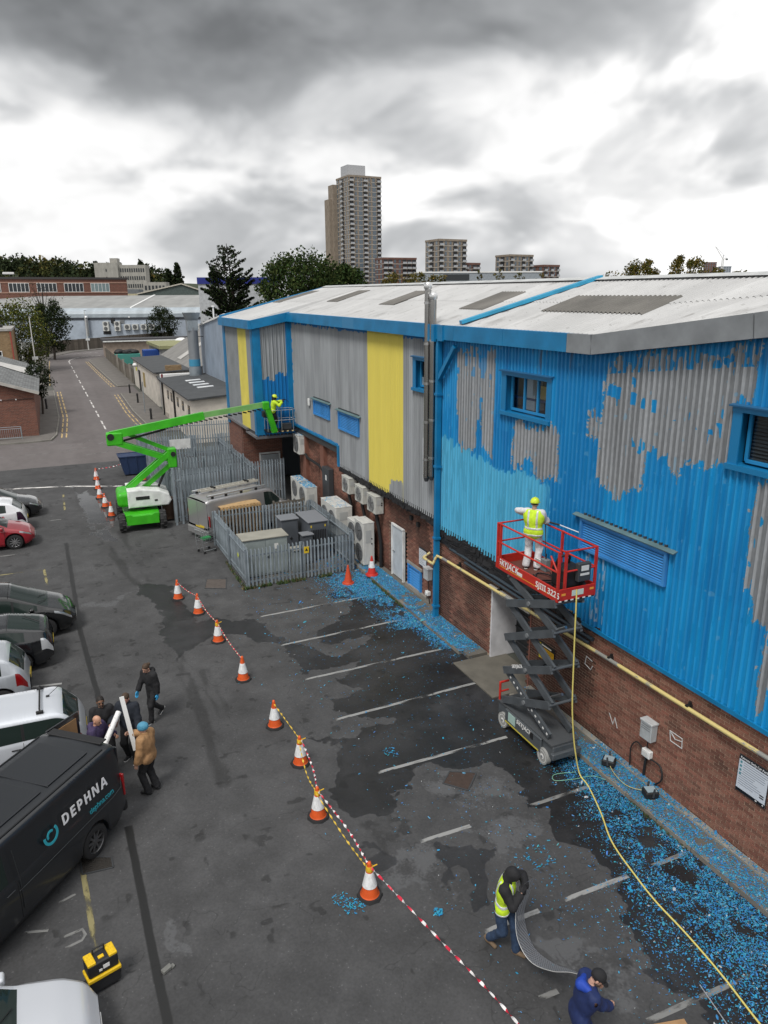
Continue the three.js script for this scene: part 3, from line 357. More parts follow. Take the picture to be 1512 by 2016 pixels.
// ---- windows and louvres
function windowUnit(z0, z1, y0, y1, bays, blind) {
const w = new THREE.Group(); w.name = 'window'; works.add(w); const cz = (z0 + z1) / 2, cy = (y0 + y1) / 2, W = z1 - z0, H = y1 - y0, s = .2;
const f = gb(); f.box(.3, H, .04,11.12, cy, z0 + .02).box(.3, H, .04,11.12, cy, z1 - .02).box(.3,.04, W - .08,11.12, y1 - .02, cz).box(.3,.04, W - .08,11.12, y0 + .02, cz);
f.box(.03, H + .06, s, 10.984, cy, z0 + s / 2 - .04).box(.03, H + .06, s, 10.984, cy, z1 - s / 2 + .04).box(.034,.1, W + .1,10.98, y1 - .02, cz).box(.09,.1, W + .1,10.96, y0 + .0, cz); f.build('surround', M.blueframe, w);
gb().box(.12,.03, W + .16,10.95, y1 + .05, cz, 0,0,.15).build('drip_hood', mat([.02,.12,.26],.5), w);
const a = z0 + s, b = z1 - s * .85, y = [y0 + .11, y1 - .08], n = gb(); for (let i = 0; i <= bays; i++) n.box(.07, y[1] - y[0],.05,11.17,(y[0] + y[1]) / 2, lerp(a, b, i / bays)); n.box(.07,.06, b - a, 11.172, y[0],(a + b) / 2).box(.07,.06, b - a, 11.172, y[1],(a + b) / 2); n.build('frame', mat([.02,.24,.5],.4), w);
for (let i = 0; i < bays; i++) gb().box(.012, y[1] - y[0],(b - a) / bays - .05,11.175,(y[0] + y[1]) / 2, lerp(a, b, (i + .5) / bays)).build('pane', M.pane, w);
const r = gb(); r.box(.05,2.4, W + 1.4,13.2, y0 + .8, cz).box(2,.05, W + 1.4,12.2, y0 - .4, cz).box(2,.05, W + 1.4,12.2, y1 + .35, cz).box(2,2.4,.05,12.2, y0 + .8, z0 - .7).box(2,2.4,.05,12.2, y0 + .8, z1 + .7); r.build('room', M.inner, w);
if (blind) blind(w, a, b, y); return w;
}
windowUnit(-16.87,-14.75,7.5,8.57,3,(w, a, b, y) => { gb().box(.3,.55,.42,11.55, y[1] - .22, a + .38).box(.3,.42,.42,11.6, y[0] + .2, a + .42).build('white_box', mat([.75,.76,.78],.6), w); gb().box(.3,.34,.3,11.6, y[0] + .5, a + 1.0).box(.3,.3,.3,11.7, y[0] + .62, a + 1.25).build('carton', mat([.55,.36,.1],.8), w); gb().box(.4,.05,2.2,11.6, y[0] + .28,-15.8).build('shelf', mat([.02,.06,.18],.6), w); });
windowUnit(-9.36,-7.2,7.53,8.58,2,(w, a, b, y) => { const g = gb(); for (let i = 0; i < 13; i++) g.box(.045,.006, b - a - .06,11.23, lerp(y[0] + .05, y[1] - .03, i / 12),(a + b) / 2,0,0,.8); g.build('blind', mat([.05,.055,.06],.6), w); });
windowUnit(-22.29,-20.95,7.56,8.58,2,(w, a, b, y) => { gb().box(.04,.28, b - a, 11.21, y[0] + .14,(a + b) / 2).build('sill_panel', M.white, w); });
windowUnit(-5.6,-3.6,7.53,8.58,3);
function louvre(z0, z1, y0, y1, n, hood, X = 11) {
const l = new THREE.Group(); l.name = 'louvre'; works.add(l); const cz = (z0 + z1) / 2, cy = (y0 + y1) / 2, lm = grain([.05,.26,.62],.4,0,.5);
gb().box(.08, y1 - y0,.07, X - .02, cy, z0 + .035).box(.08, y1 - y0,.07, X - .02, cy, z1 - .035).box(.08,.06, z1 - z0 - .14, X - .022, y0 + .03, cz).box(.08,.05, z1 - z0 - .14, X - .022, y1 - .025, cz).build('frame', lm, l);
gb().box(.02, y1 - y0, z1 - z0, X + .09, cy, cz).build('backing', mat([.004,.012,.04],.9), l);  // near-black colour stands in for the shade between slats
const h = (y1 - y0 - .12) / n, geo = gb().box(.012, h * .72, z1 - z0 - .15,0,0,0,0,0,-.72).geo(); for (let i = 0; i < n; i++) { const s = shade(new THREE.Mesh(geo, lm)); s.name = 'slat'; s.position.set(X + .005, y0 + .06 + h * (i + .5), cz); l.add(s); }
if (hood) { gb().box(.13,.02, z1 - z0 + .44, X - .055, y1 + .06, cz, 0,0,.35).build('hood', grain([.12,.2,.21],.6,.2,.5), l); const t = gb(); for (let z = Math.ceil(z0 / PITCH) * PITCH; z < z1; z += PITCH) t.box(.05,.05,.055, X + .01, y1 + .115, z); t.build('closure', M.darkgrey, l); }
}
louvre(-13.3,-10.55,4.73,5.48,11, true); louvre(-32.85,-30.7,5.27,5.95,10, true); louvre(-29.55,-27.25,5.08,5.85,10, true);
louvre(-23.1,-22.05,.14,1.05,8, false, 11.22); gb().box(.06,.09,1.2,11.19,1.1,-22.57).build('lintel', M.concrete, works); gb().box(.12,.2,1.9,11.2,.14,-22.3).build('render_plinth', M.concrete, works);
gb().rbox(.08,.34,.2,.03,10.94,5.75,-33.45).build('bulkhead_fitting', M.white, works);
// ---- brick base: brick by brick
const brickMs = []; { const r = rng(21); for (let i = 0; i < 7; i++) { const k = .8 + r() * .55, h = r(); brickMs.push(grain([.26 * k, (.105 + .025 * h) * k, (.072 + .02 * h) * k],.9,0,2.5)); } }
const sootAt = (z, y) => sst(.48,.66, fbm(z * .55 + 2, y * .8 + 4,4) + (z > -15.4 && z < -12.6 && y > 1.0 ? .2 : 0) + (z < -19.6 && z > -20.6 ? .25 : 0) + (y < .35 ? .12 : 0));
function brickwork(n3, z0, z1, y0, y1, X, hole, near, top) {
const list = [], r = rng(31 + Math.round(z0 * 7)); for (let k = 0; y0 + k * .075 < y1 - .04; k++) { const y = y0 + k * .075 + .0375, off = (k & 1) * .1125; for (let z = z0 + off - .1; z < z1; z += .225) { const a = Math.max(z0, z), b = Math.min(z1, z + .211); if (b - a < .05) continue; const c = (a + b) / 2; if (hole && hole(c, y)) continue; if (top && y > top(c)) continue; list.push([c, y, b - a, r(), r()]); } }
list.sort((p, q) => Math.hypot(X, 10.5 - p[1], p[0]) - Math.hypot(X, 10.5 - q[1], q[0]));
const wall = thing(n3[0], n3[1], 'brick wall'); const geo = new THREE.BoxGeometry(.05,.063,1); boxUV(geo, .05,.065,.215);
list.slice(0, near).forEach(([z, y, w, a, b]) => { const m = shade(new THREE.Mesh(geo, brickMs[a * 7 | 0])); m.name = 'brick'; m.position.set(X + .025 + b * .004, y, z); m.scale.z = w; wall.add(m); });
const rest = list.slice(near); if (rest.length) inst('bricks', geo, grain([1,1,1],.9,0,2.5), rest.map(([z, y, w, a, b]) => new THREE.Matrix4().compose(new THREE.Vector3(X + .025 + b * .004, y, z), new THREE.Quaternion(), new THREE.Vector3(1,1, w))), rest.map(([z, y, w, a, b]) => { const s = lerp(1,.45, sootAt(z, y)), k = (.7 + a * .55) * s * .82; return lin(.27 * k, (.107 + .027 * b) * k, (.074 + .02 * b) * k); }), wall);
return wall;
}
const door = (z, y) => z > -17.12 && z < -15.2 && y < 2.25;
{ const w = brickwork(['brick_wall', 'red brick base wall of the works with yellow gas pipe, right of the blue downpipe'],-20.6,-3.4,.1,2.98,11.06, door, 300, null);
const b = gb(); b.box(.3,3.1,3.4,11.22,1.5,-18.86 - .04).box(.3,3.1,12.2,11.22,1.5,-9.1).box(.3,.8,1.92,11.22,2.66,-16.16); b.build('mortar', grain([.44,.34,.25],.95,0,2), w);
gb().box(.26,3.0,.05,11.2,1.5,-20.62).build('wall_end', brickMs[2], w);
// graffiti scrawls in thin white paint
for (const [L, r] of [[[[-12.62,2.02],[-12.84,2.06],[-12.88,1.84],[-12.66,1.78],[-12.6,1.9]],.012],[[[-10.05,1.62],[-9.72,1.62],[-9.7,1.4],[-10.02,1.4],[-10.06,1.62],[-9.9,1.5],[-9.72,1.55]],.012],[[[-11.9,1.02],[-11.75,.8],[-11.7,1.0],[-11.6,.78]],.01]]) { const g = gb(); g.path(L.map(([z, y]) => [11.06, y, z]), r, 5); g.build('graffiti', mat([.5,.5,.5],.9), w); } }
{ const arch = (z, y) => (z > -24.85 && z < -23.3 && y < 2.18) || (z > -23.12 && z < -22.03 && y < 1.08);
const w = brickwork(['brick_wall', 'red brick base wall behind the air conditioning units, left of the blue downpipe'],-36.2,-20.7,.1,4.4,11.24, arch, 120,(z) => z > -29.7 ? 3.45 : 4.4);
const b = gb(); b.box(.3,4.4,6.5,11.405,2.2,-32.95).box(.3,3.5,4.85,11.405,1.75,-27.275).box(.3,1.35,1.55,11.405,2.8,-24.07).box(.3,3.5,.2,11.405,1.75,-23.2).box(.3,2.4,1.08,11.405,2.3,-22.57).box(.3,3.5,1.35,11.405,1.75,-21.35); b.build('mortar', grain([.26,.17,.12],.95,0,2), w);
for (const z of [-34.9,-32.2]) gb().box(.2,4.2,.5,11.17,2.1, z).build('pier', grain([.2,.085,.058],.9,0,1), w); }
const brickTex = (a, b, mortar) => dataTex(256,256,(u, v, o) => { const row = Math.floor(v * 24), x = u * 8 + (row & 1) * .5, bx = Math.floor(x), fx = x - bx, fy = v * 24 - row; const n = NT[(bx % 8 * 131 + row * 977) & 65535], e = fx < .05 || fy < .14, g = .85 + .3 * TN2(u, v); const c = e ? mortar : a.map((q, i) => lerp(q, b[i], n)); o[0] = c[0] * g; o[1] = c[1] * g; o[2] = c[2] * g; });
const brickMat = (a, b, mo, rep = .55) => { const t = brickTex(a, b, mo); t.repeat.set(rep, rep); return new THREE.MeshStandardMaterial({ map: t, roughness: .92, side: THREE.DoubleSide }); };
M.brickRed = brickMat([.2,.075,.05],[.12,.05,.038],[.2,.16,.13]); M.brickYel = brickMat([.3,.2,.1],[.2,.125,.06],[.26,.22,.17]);
gb().box(2.2,3.8,.25,10.2,1.9,-39.75).box(.2,3.9,3.2,9.2,1.95,-41.4).build('recessed_brick_wall', M.brickRed, works);
{ const d = gb().box(1.0,2.1,.05,10.55,1.06,-39.59).build('door', grain([.42,.45,.47],.5), works); d.userData.label = 'grey door in the brick recess under the overhanging corner'; gb().box(.08,2.2,.08,10.0,1.1,-39.58).box(.08,2.2,.08,11.1,1.1,-39.58).box(1.18,.08,.08,10.55,2.2,-39.58).build('door_frame', M.white, works); }
{ const g = new THREE.Group(); g.name = 'door'; g.userData.label = 'white door in the brick wall beside the stacked air conditioning units'; works.add(g); gb().box(.05,1.98,.92,11.24,1.13,-24.05).build('leaf', grain([.5,.54,.57],.5), g); gb().box(.1,2.06,.06,11.22,1.13,-24.55).box(.1,2.06,.06,11.22,1.13,-23.55).box(.1,.07,1.06,11.22,2.17,-24.05).build('frame', M.white, g); gb().box(.05,.04,.14,11.2,1.1,-24.38).build('handle', M.steel, g); }
// doorway behind the scissor lift: reveal, shutter, steel door folded back
{ const g = new THREE.Group(); g.name = 'loading_doorway'; works.add(g); gb().box(.9,2.3,.05,11.5,1.15,-15.17).box(.9,.06,1.95,11.5,2.28,-16.15).build('reveal', grain([.24,.1,.075],.9), g); gb().box(.92,2.25,.06,11.5,1.14,-17.11).build('reveal', grain([.6,.6,.62],.6), g); gb().box(.05,2.3,1.95,11.95,1.15,-16.15).build('shutter', mat([.02,.022,.024],.6), g);
gb().box(.12,.12,2.05,11.0,2.32,-16.15).build('lintel', grain([.4,.38,.35],.8), g); const b = gb(); for (let i = 0; i < 9; i++) b.box(.03,.03,1.9,11.9,.2 + i * .24,-16.15); b.build('shutter_rib', M.darkgrey, g); }
// torn black lagging under the sheets; long bay strip also paints the void dark
{ const r = rng(44); for (const [z0, z1, y0, y1] of [[-20.4,-12.9,2.72,3.2],[-29.6,-20.8,3.24,3.42]]) { const b = gb(); for (let i = 0; i < 260; i++) { const z = lerp(z0, z1, r()), k = z > -14.3 ? .4 : 1; b.box(.015 + r() * .03,(.05 + r() * .16) * k, .1 + r() * .42,11.0 + r() * .05, lerp(y0, y1 - (z > -14.3 ? .25 : .06), r()), z, (r() - .5) * .4,(r() - .5) * .3,(r() - .5) * .7); } b.box(.06, y1 - y0 + .1, z1 - z0 - (y0 < 3 ? 1.3 : 0),11.05,(y0 + y1) / 2 + .05,(z0 + z1) / 2 - (y0 < 3 ? .65 : 0)); const m = b.build('lagging_and_dark_void', mat([.012,.012,.014],.75), works); } }
// services on the wall
{ const b = tag(gb().path([[10.98,2.16,-20.95],[10.72,2.02,-20.95],[10.72,2.02,-20.25],[10.84,2.3,-20.22],[10.9,2.3,-19.9],[10.95,2.42,-12],[10.95,2.5,-3.2]],.045,10).build('gas_pipe', new THREE.MeshStandardMaterial({ roughness: .6, map: dataTex(64,512,(u, v, o) => { const n = TN(v * 2,.3), m = TN2(u, v * 3); const y = n + .25 * (m - .5) > .44; o[0] = y ? .62 : .26; o[1] = y ? .5 : .26; o[2] = y ? .2 : .24; }) })), 'worn yellow gas pipe running along the brick wall below the blue sheets', 'gas pipe');
const p = thing('pipe_bracket', 'small black brackets clamping the yellow gas pipe to the brick wall', 'pipe bracket', [0,0,0]); const q = gb(); for (let z = -19; z < -3.5; z += 2.35) q.box(.16,.1,.07,11.0,2.33 + (z + 19.9) * .0125, z).box(.05,.16,.05,11.02,2.36 + (z + 19.9) * .0125, z); q.build('clamp', M.black, p);
tag(gb().path([[11.0,2.72,-19.6],[11.0,2.62,-12.6]],.05,8).path([[10.97,2.58,-18.6],[10.97,2.5,-12.7]],.045,8).build('cable_trunking', mat([.03,.045,.06],.5)), 'dark paired cable trunking under the torn black lagging', 'trunking');
const d = thing('downpipe', 'blue painted rainwater downpipe between the two bays of the works', 'downpipe', [10.86,0,-20.28]); gb().box(.16,9.2,.14,0,4.65,0).build('pipe', M.blue, d); const c = gb(); for (const y of [.5,2.9,5.3,7.6]) c.box(.21,.07,.2,0, y, 0); c.build('collar', M.blueframe, d); gb().bar([0,8.1,.05],[0,9.1,1.0],.13,.13).build('branch_pipe', M.blue, d);
const f = thing('flue', 'taller stainless steel twin wall flue rising past the eave', 'flue', [10.72,0,-20.78]); const fl = (o, y0, y1) => { gb().cyl(.1,.1, y1 - y0,0,(y0 + y1) / 2,0,18).build('pipe', mat([.42,.41,.4],.22,1), o); const b = gb(); for (let y = y0 + .6; y < y1; y += 1.22) b.cyl(.112,.112,.07,0, y, 0,18); b.build('locking_band', mat([.6,.6,.6],.3,1), o); gb().lathe([[.1,0],[.13,.05],[.13,.16],[.08,.22],[0,.22]],0, y1,0).build('cowl', mat([.7,.7,.7],.3,.8), o); gb().cyl(.1,.06,.14,0, y0 - .06,0,14).build('drain_cap', M.darkgrey, o); const k = gb(); for (const y of [6,8.2]) k.bar([0, y, 0],[.35, y, 0],.04,.04); k.build('bracket', M.darkgrey, o); }; fl(f, 4.85,10.72);
const f2 = thing('flue', 'shorter shiny stainless steel flue, right of the taller one', 'flue', [10.76,0,-20.5]); fl(f2,4.95,10.42); }
function wallBox(name, label, cat, p, s, m, lid) { const t = thing(name, label, cat, p); gb().rbox(...s, .02,0,0,0).build('body', m, t); if (lid) lid(t, s); return t; }
wallBox('junction_box', 'grey vented electrical box fixed high on the brick wall above two cables', 'junction box', [10.96,1.36,-10.55],[.18,.42,.34], grain([.4,.42,.43],.6),(t) => { const b = gb(); for (let i = 0; i < 4; i++) b.box(.01,.012,.26,-.092,.06 + i * .05,0); b.build('vent', M.midgrey, t); gb().rbox(.21,.05,.37,.015,0,.225,0).build('lid', grain([.46,.48,.49],.6), t); });
wallBox('socket_box', 'small white box on the brick wall below the grey vented box', 'socket box', [10.99,.78,-10.55],[.12,.18,.24], M.white, (t) => gb().box(.01,.1,.16,-.062,0,0).build('cover', mat([.6,.6,.58],.5), t));
wallBox('junction_box', 'grey meter box on the brick wall beside the blue downpipe', 'junction box', [11.08,1.25,-21.3],[.2,.4,.34], grain([.42,.44,.45],.6),(t) => gb().rbox(.23,.05,.37,.015,0,.21,0).build('lid', grain([.48,.5,.51],.6), t));
wallBox('socket_box', 'small round white box under the grey meter box by the downpipe', 'socket box', [11.14,.48,-21.4],[.14,.16,.2], M.white, (t) => gb().cyl(.06,.06,.03,-.08,0,0,14,0,0, Math.PI / 2).build('cap', M.white, t));
tag(gb().tube([[10.98,1.15,-10.55],[11.0,.9,-10.58]],.014,6).tube([[10.98,.8,-10.62],[11.0,.86,-10.9],[10.96,.7,-11.0],[10.98,.2,-11.02]],.016,16).tube([[10.98,.7,-10.5],[11.0,.68,-10.15],[10.97,.45,-10.05],[10.98,.15,-10.25]],.02,16).tube([[11.0,.7,-10.58],[11.0,.2,-10.6]],.03,6).build('wall_cable', M.black), 'black cables looping down the brick wall from the grey vented box', 'cable');
tag(gb().tube([[11.12,1.05,-21.32],[11.16,.58,-21.38]],.016,6).tube([[11.14,.42,-21.36],[11.16,.1,-21.3]],.016,6).tube([[11.14,.42,-21.46],[11.16,.1,-21.52]],.016,6).build('wall_cable', M.black), 'black cables hanging from the meter box beside the downpipe', 'cable');
for (const [z, x, l] of [[-11.3,10.62, 'black floodlight lying on the kerb under the grey vented box'],[-10.05,10.68, 'black floodlight lying face up against the wall plinth']]) { const t = thing('floodlight', l, 'floodlight', [x, .12, z], z * 3); gb().rbox(.26,.16,.3,.04,0,.08,0).build('housing', M.black, t); gb().box(.2,.01,.22,0,.165,0).build('lens', mat([.3,.38,.42],.2), t); gb().bar([-.14,.05,0],[-.14,.26,.02],.02,.04).bar([.14,.05,0],[.14,.26,.02],.02,.04).build('bracket', M.darkgrey, t); }
tag(gb().tube([[10.6,.2,-11.3],[10.5,.14,-11.0],[10.45,.14,-10.5],[10.66,.2,-10.1]],.008,20).build('lamp_cable', mat([.5,.45,.2],.7)), 'thin pale cable between the two black floodlights on the kerb', 'cable');
for (const [z, y] of [[-22.85,2.85],[-22.3,2.75]]) part('air_brick', gb().box(.1,.16,.16,11.2, y, z).geo(), M.black);
// signs
function sign(name, label, p, w, h, draw) { const c = document.createElement('canvas'); c.width = Math.round(w * 560); c.height = Math.round(h * 560); const x = c.getContext('2d'); draw(x, c.width, c.height); const t = new THREE.CanvasTexture(c); t.colorSpace = THREE.SRGBColorSpace; const o = thing(name, label, 'sign', p); gb().box(.014, h + .02, w + .02,.012,0,0).build('board', M.darkgrey, o); const g = new THREE.PlaneGeometry(w, h); g.rotateY(-Math.PI / 2); const m = shade(new THREE.Mesh(g, new THREE.MeshStandardMaterial({ map: t, roughness: .5 }))); m.name = 'face'; m.position.x = .002; o.add(m); return o; }
sign('wall_sign', 'white car park notice with black header on the brick wall at far right', [11.03,1.76,-8.0],.64,.76,(x, w, h) => { x.fillStyle = '#c9d0da'; x.fillRect(0,0, w, h); x.fillStyle = '#0c0f16'; x.fillRect(0,0, w, h * .11); x.fillRect(0, h * .92, w, h * .08); x.fillStyle = '#f0f2f4'; x.font = `bold ${h * .088 | 0}px sans-serif`; x.fillText('Patrons Only Car Park', w * .03, h * .086, w * .94); x.fillStyle = '#4d8a96'; for (let i = 0; i < 4; i++) x.fillRect(w * .04, h * (.15 + i * .11), w * .07, h * .065); x.fillStyle = '#6a7380'; for (let i = 0; i < 11; i++) x.fillRect(w * (i < 5 ? .16 : .05), h * (.16 + i * .062), w * (.5 + .35 * NT[i * 77]), h * .014); x.fillStyle = '#0c0f16'; x.fillRect(w * .8, h * .72, w * .14, h * .035); x.fillRect(w * .8, h * .78, w * .14, h * .035); x.fillStyle = '#eee'; x.fillRect(w * .68, h * .945, w * .06, h * .03); x.fillRect(w * .92, h * .945, w * .04, h * .03); });
sign('wall_sign', 'white notice on the brick wall above the small blue louvre', [11.2,1.6,-21.95],.56,.7,(x, w, h) => { x.fillStyle = '#ccd1d6'; x.fillRect(0,0, w, h); x.fillStyle = '#23262c'; x.fillRect(0,0, w, h * .07); x.fillRect(0, h * .93, w, h * .07); x.fillStyle = '#7b838c'; for (let i = 0; i < 9; i++) x.fillRect(w * .08, h * (.13 + i * .085), w * (.5 + .35 * NT[i * 51]), h * .02); });
sign('wall_sign', 'yellow warning notice on the brick wall behind the scissor lift', [11.03,1.42,-14.38],.64,.46,(x, w, h) => { x.fillStyle = '#e0a90c'; x.fillRect(0,0, w, h); x.fillStyle = '#12100a'; x.fillRect(0,0, w, h * .24); x.fillStyle = '#e8e4d8'; x.fillRect(w * .16, h * .08, w * .66, h * .09); x.fillStyle = '#e4d11c'; x.fillRect(0, h * .05, w * .12, h * .95); x.fillStyle = '#1a1508'; for (let i = 0; i < 3; i++) { x.beginPath(); x.arc(w * .06, h * (.35 + i * .22), h * .06,0,7); x.fill(); } x.fillStyle = '#6b4e08'; for (let i = 0; i < 8; i++) x.fillRect(w * .2, h * (.32 + i * .08), w * (.55 + .2 * NT[i * 33]), h * .022); });
// ================================================================ plant and fences beside the works
M.casing = grain([.6,.6,.57],.5,0,.9); M.fan = mat([.13,.135,.14],.6), M.fanL = mat([.34,.34,.32],.6); M.casingO = grain([.5,.5,.46],.6,0,.9);
// one outdoor unit: fans face -x, size [depth x, height y, length z]; chips = paint flakes lying on its lid
function acUnit(label, p, [dx, h, dz], fans, mount, group, chips = 0, m = M.casing, turn = 0) {
const t = thing('air_conditioning_unit', label, 'air conditioner', p, turn, group);
gb().rbox(dx, h, dz, .02,0, h / 2,0).build('casing', m, t); gb().rbox(dx + .02,.03, dz + .02,.01,0, h, 0).build('lid', m, t);
for (let i = 0; i < fans; i++) { const vert = h > dz, R = Math.min(vert ? h / fans : dz / fans, vert ? dz : h) * .42, y = vert ? h * (i + .5) / fans : h / 2, z = vert ? 0 : dz * ((i + .5) / fans - .5) * .96;
const f = new THREE.Group(); f.name = 'fan'; f.position.set(-dx / 2 - .004, y, z); t.add(f); gb().cyl(R, R, .012,0,0,0,24,0,0, Math.PI / 2).build('recess', m === M.casingO ? M.fanL : M.fan, f); const g = gb(); for (let k = 1; k < 5; k++) g.add(new THREE.TorusGeometry(R * k / 4,.008,4,24), TM(-.015,0,0,0, Math.PI / 2,0)); for (let k = 0; k < 6; k++) g.bar([-.012, R * Math.cos(k * .524), R * Math.sin(k * .524)],[-.012,-R * Math.cos(k * .524),-R * Math.sin(k * .524)],.008); g.build('guard', M.midgrey, f); const b = gb(); for (let k = 0; k < 5; k++) b.box(.008, R * .8, R * .34,-.008, R * .45 * Math.cos(k * 1.257), R * .45 * Math.sin(k * 1.257), k * 1.257,.3); b.build('blade', mat([.1,.1,.1],.5), f); }
gb().box(dx * .5, h * .3,.012,-.02, h * .68, dz / 2 + .004).build('service_panel', mat([.42,.43,.42],.5), t); const d = gb().cyl(.03,.03,.02, dx * .25, h * .5, dz / 2 + .008,10, Math.PI / 2).cyl(.03,.03,.02, dx * .25, h * .62, dz / 2 + .008,10, Math.PI / 2); d.build('valve', M.black, t);
if (mount === 'wall') { const b = gb(); for (const z of [-dz * .32, dz * .32]) b.bar([-dx / 2,-.03, z],[dx / 2 + .12,-.03, z],.04).bar([dx / 2 + .12,-.03, z],[dx / 2 + .12,.4, z],.04); b.build('bracket', M.darkgrey, t); } else { const b = gb(); for (const z of [-dz * .35, dz * .35]) b.box(dx + .06,.08,.08,0,-.04, z); b.build('foot', M.darkgrey, t); }
if (chips) { const r = rng(Math.round(p[2] * 91)), g = new THREE.PlaneGeometry(1,1); g.rotateX(-Math.PI / 2); const ms = [], cs = []; for (let i = 0; i < chips; i++) { const s = .02 + r() * .05; ms.push(new THREE.Matrix4().compose(new THREE.Vector3((r() - .5) * dx, h + .022 + r() * .008,(r() - .5) * dz), new THREE.Quaternion().setFromEuler(new THREE.Euler((r() - .5) * .5, r() * 6,(r() - .5) * .5)), new THREE.Vector3(s, 1, s * .6))); cs.push(lin(.02 + r() * .03,.24 + r() * .14,.5 + r() * .15)); } inst('paint_flakes', g, mat([1,1,1],.6), ms, cs, t); }
return t;
}
const GW = 'air conditioning units hung in a row on the brick wall', GF = 'air conditioning units standing at the foot of the wall';
acUnit('white air conditioner on brackets high in the recessed corner under the boom basket', [11.0,2.95,-35.3],[.42,.95,.95],1, 'wall', null, 90);
acUnit('first of the three cream wall units, farthest from the yellow panel base', [11.0,2.5,-28.5],[.36,.68,.85],1, 'wall', GW, 0, M.casingO);
acUnit('middle one of the three cream wall units below the yellow panel', [11.0,2.44,-27.0],[.36,.68,.85],1, 'wall', GW, 0, M.casingO);
acUnit('nearest of the three cream wall units, above the white door end', [11.0,2.36,-25.7],[.36,.7,.85],1, 'wall', GW, 0, M.casingO);
acUnit('tall two fan unit with blue flakes on its lid, nearest the grey recessed door', [10.45,.12,-33.9],[.5,1.85,1.25],2, 'floor', GF, 220);
acUnit('tall two fan unit with a bright blue flaked lid, second from the grey recessed door', [10.35,.12,-32.3],[.55,1.9,1.2],2, 'floor', GF, 340);
acUnit('wide white unit with two round fans behind the compound fence', [10.6,.75,-29.1],[.75,1.2,1.9],2, 'floor', GF, 110);
acUnit('low white unit half hidden behind the stacked pair by the compound', [10.78,.7,-27.15],[.45,.95,1.0],1, 'floor', GF);
acUnit('stacked pair of white condensers on feet beside the white door', [10.74,.14,-26.25],[.48,1.75,.95],2, 'floor', GF);
gb().box(.2,.6,.3,10.6,.35,-29.7).box(.2,.6,.3,10.6,.35,-28.5);
tag(gb().tube([[11.0,2.45,-28.6],[11.12,1.4,-28.4],[11.1,.2,-28.3]],.07,10).build('insulated_pipe', M.black), 'thick black pipe running down below the farthest cream wall unit', 'pipe');
tag(gb().tube([[11.0,2.4,-27.1],[11.12,1.4,-26.95],[11.1,.2,-26.9]],.07,10).build('insulated_pipe', M.black), 'thick black pipe running down below the middle cream wall unit', 'pipe');
tag(gb().tube([[11.0,2.3,-25.6],[11.1,1.2,-25.42],[11.1,.12,-25.4]],.08,10).build('insulated_pipe', M.black), 'thick black pipe running down beside the stacked condensers', 'pipe');
tag(gb().tube([[11.05,3.0,-34.6],[10.95,2.95,-33.9],[11.05,2.85,-33.0],[11.1,2.7,-32.2],[11.12,1.8,-31.9]],.07,18).build('insulated_pipe', M.black), 'black pipe looping from the high corner unit to the dark meter cabinet', 'pipe');
wallBox('meter_cabinet', 'tall dark grey cabinet fixed to the brick wall behind the floor units', 'cabinet', [11.1,2.2,-31.5],[.25,1.5,.9], M.darkgrey, (t) => { gb().box(.012,.24,.16,-.13,.3,.1).build('label_plate', M.platew, t); });
// ---- palisade fences, pale by pale
const paleGeo = (h, w = .07) => { const s = new THREE.Shape([[-w / 2,0],[w / 2,0],[w / 2, h - .05],[w * .2, h],[-w * .2, h],[-w / 2, h - .05]].map((p) => new THREE.Vector2(...p))); const g = new THREE.ExtrudeGeometry(s, { depth: .012, bevelEnabled: false }); const p = g.attributes.position; for (let i = 0; i < p.count; i++) p.setZ(i, p.getZ(i) - .006 + (Math.abs(p.getX(i)) > w * .3 ? .02 : 0)); g.computeVertexNormals(); return g; };
const galvs = [.82,.95,1.08].map((k) => grain([.27 * k, .315 * k, .35 * k],.5,.2,.7));
function fence(label, a, b, h, pitch, group, opt = {}) {
const dx = b[0] - a[0], dz = b[1] - a[1], L = Math.hypot(dx, dz), t = thing('palisade_fence', label, 'fence', [a[0],0, a[1]],-Math.atan2(dz, dx), group), n = Math.round(L / pitch), r = rng(Math.round(a[0] * 77 + a[1] * 13)), g = paleGeo(h, opt.w);
for (let i = 0; i <= n; i++) { const m = shade(new THREE.Mesh(g, galvs[r() * 3 | 0])); m.name = 'pale'; m.position.set(i * L / n, .04,(opt.side || 1) * .03); m.rotation.z = (r() - .5) * .012; m.scale.y = .99 + r() * .02; t.add(m); }
for (const y of opt.rails || [.25, h - .24]) gb().box(L, .05,.045, L / 2, y, 0).build('rail', galvs[0], t);
const np = Math.max(1, Math.round(L / 2.75)); for (let i = 0; i <= np; i++) gb().box(.1, h, .055, L * i / np, h / 2,-(opt.side || 1) * .055).build('post', galvs[0], t);
return t;
}
const GC = 'galvanised palisade sides of the electrical compound', GR = 'rows of palisade fencing behind the silver van';
fence('front palisade side of the electrical compound with a yellow warning plate', [5.78,-25.7],[10.06,-25.86],1.5,.148, GC);
fence('left palisade side of the electrical compound beside the shopping trolley', [5.7,-31.3],[5.78,-25.76],1.55,.148, GC, { side: -1, w: .1 });
fence('right palisade side of the electrical compound next to the white condensers', [10.06,-25.92],[10.1,-31.2],1.6,.148, GC);
fence('rear palisade side of the electrical compound in front of the silver van', [5.76,-31.3],[10.1,-31.25],1.55,.148, GC);
fence('nearest tall palisade row directly behind the silver van', [4.7,-35.6],[10.3,-36.1],2.55,.152, GR);
fence('second tall palisade row behind the silver van', [4.7,-39.3],[8.9,-39.0],2.4,.155, GR);
fence('third tall palisade row behind the silver van', [4.75,-42.0],[8.9,-41.7],2.4,.155, GR);
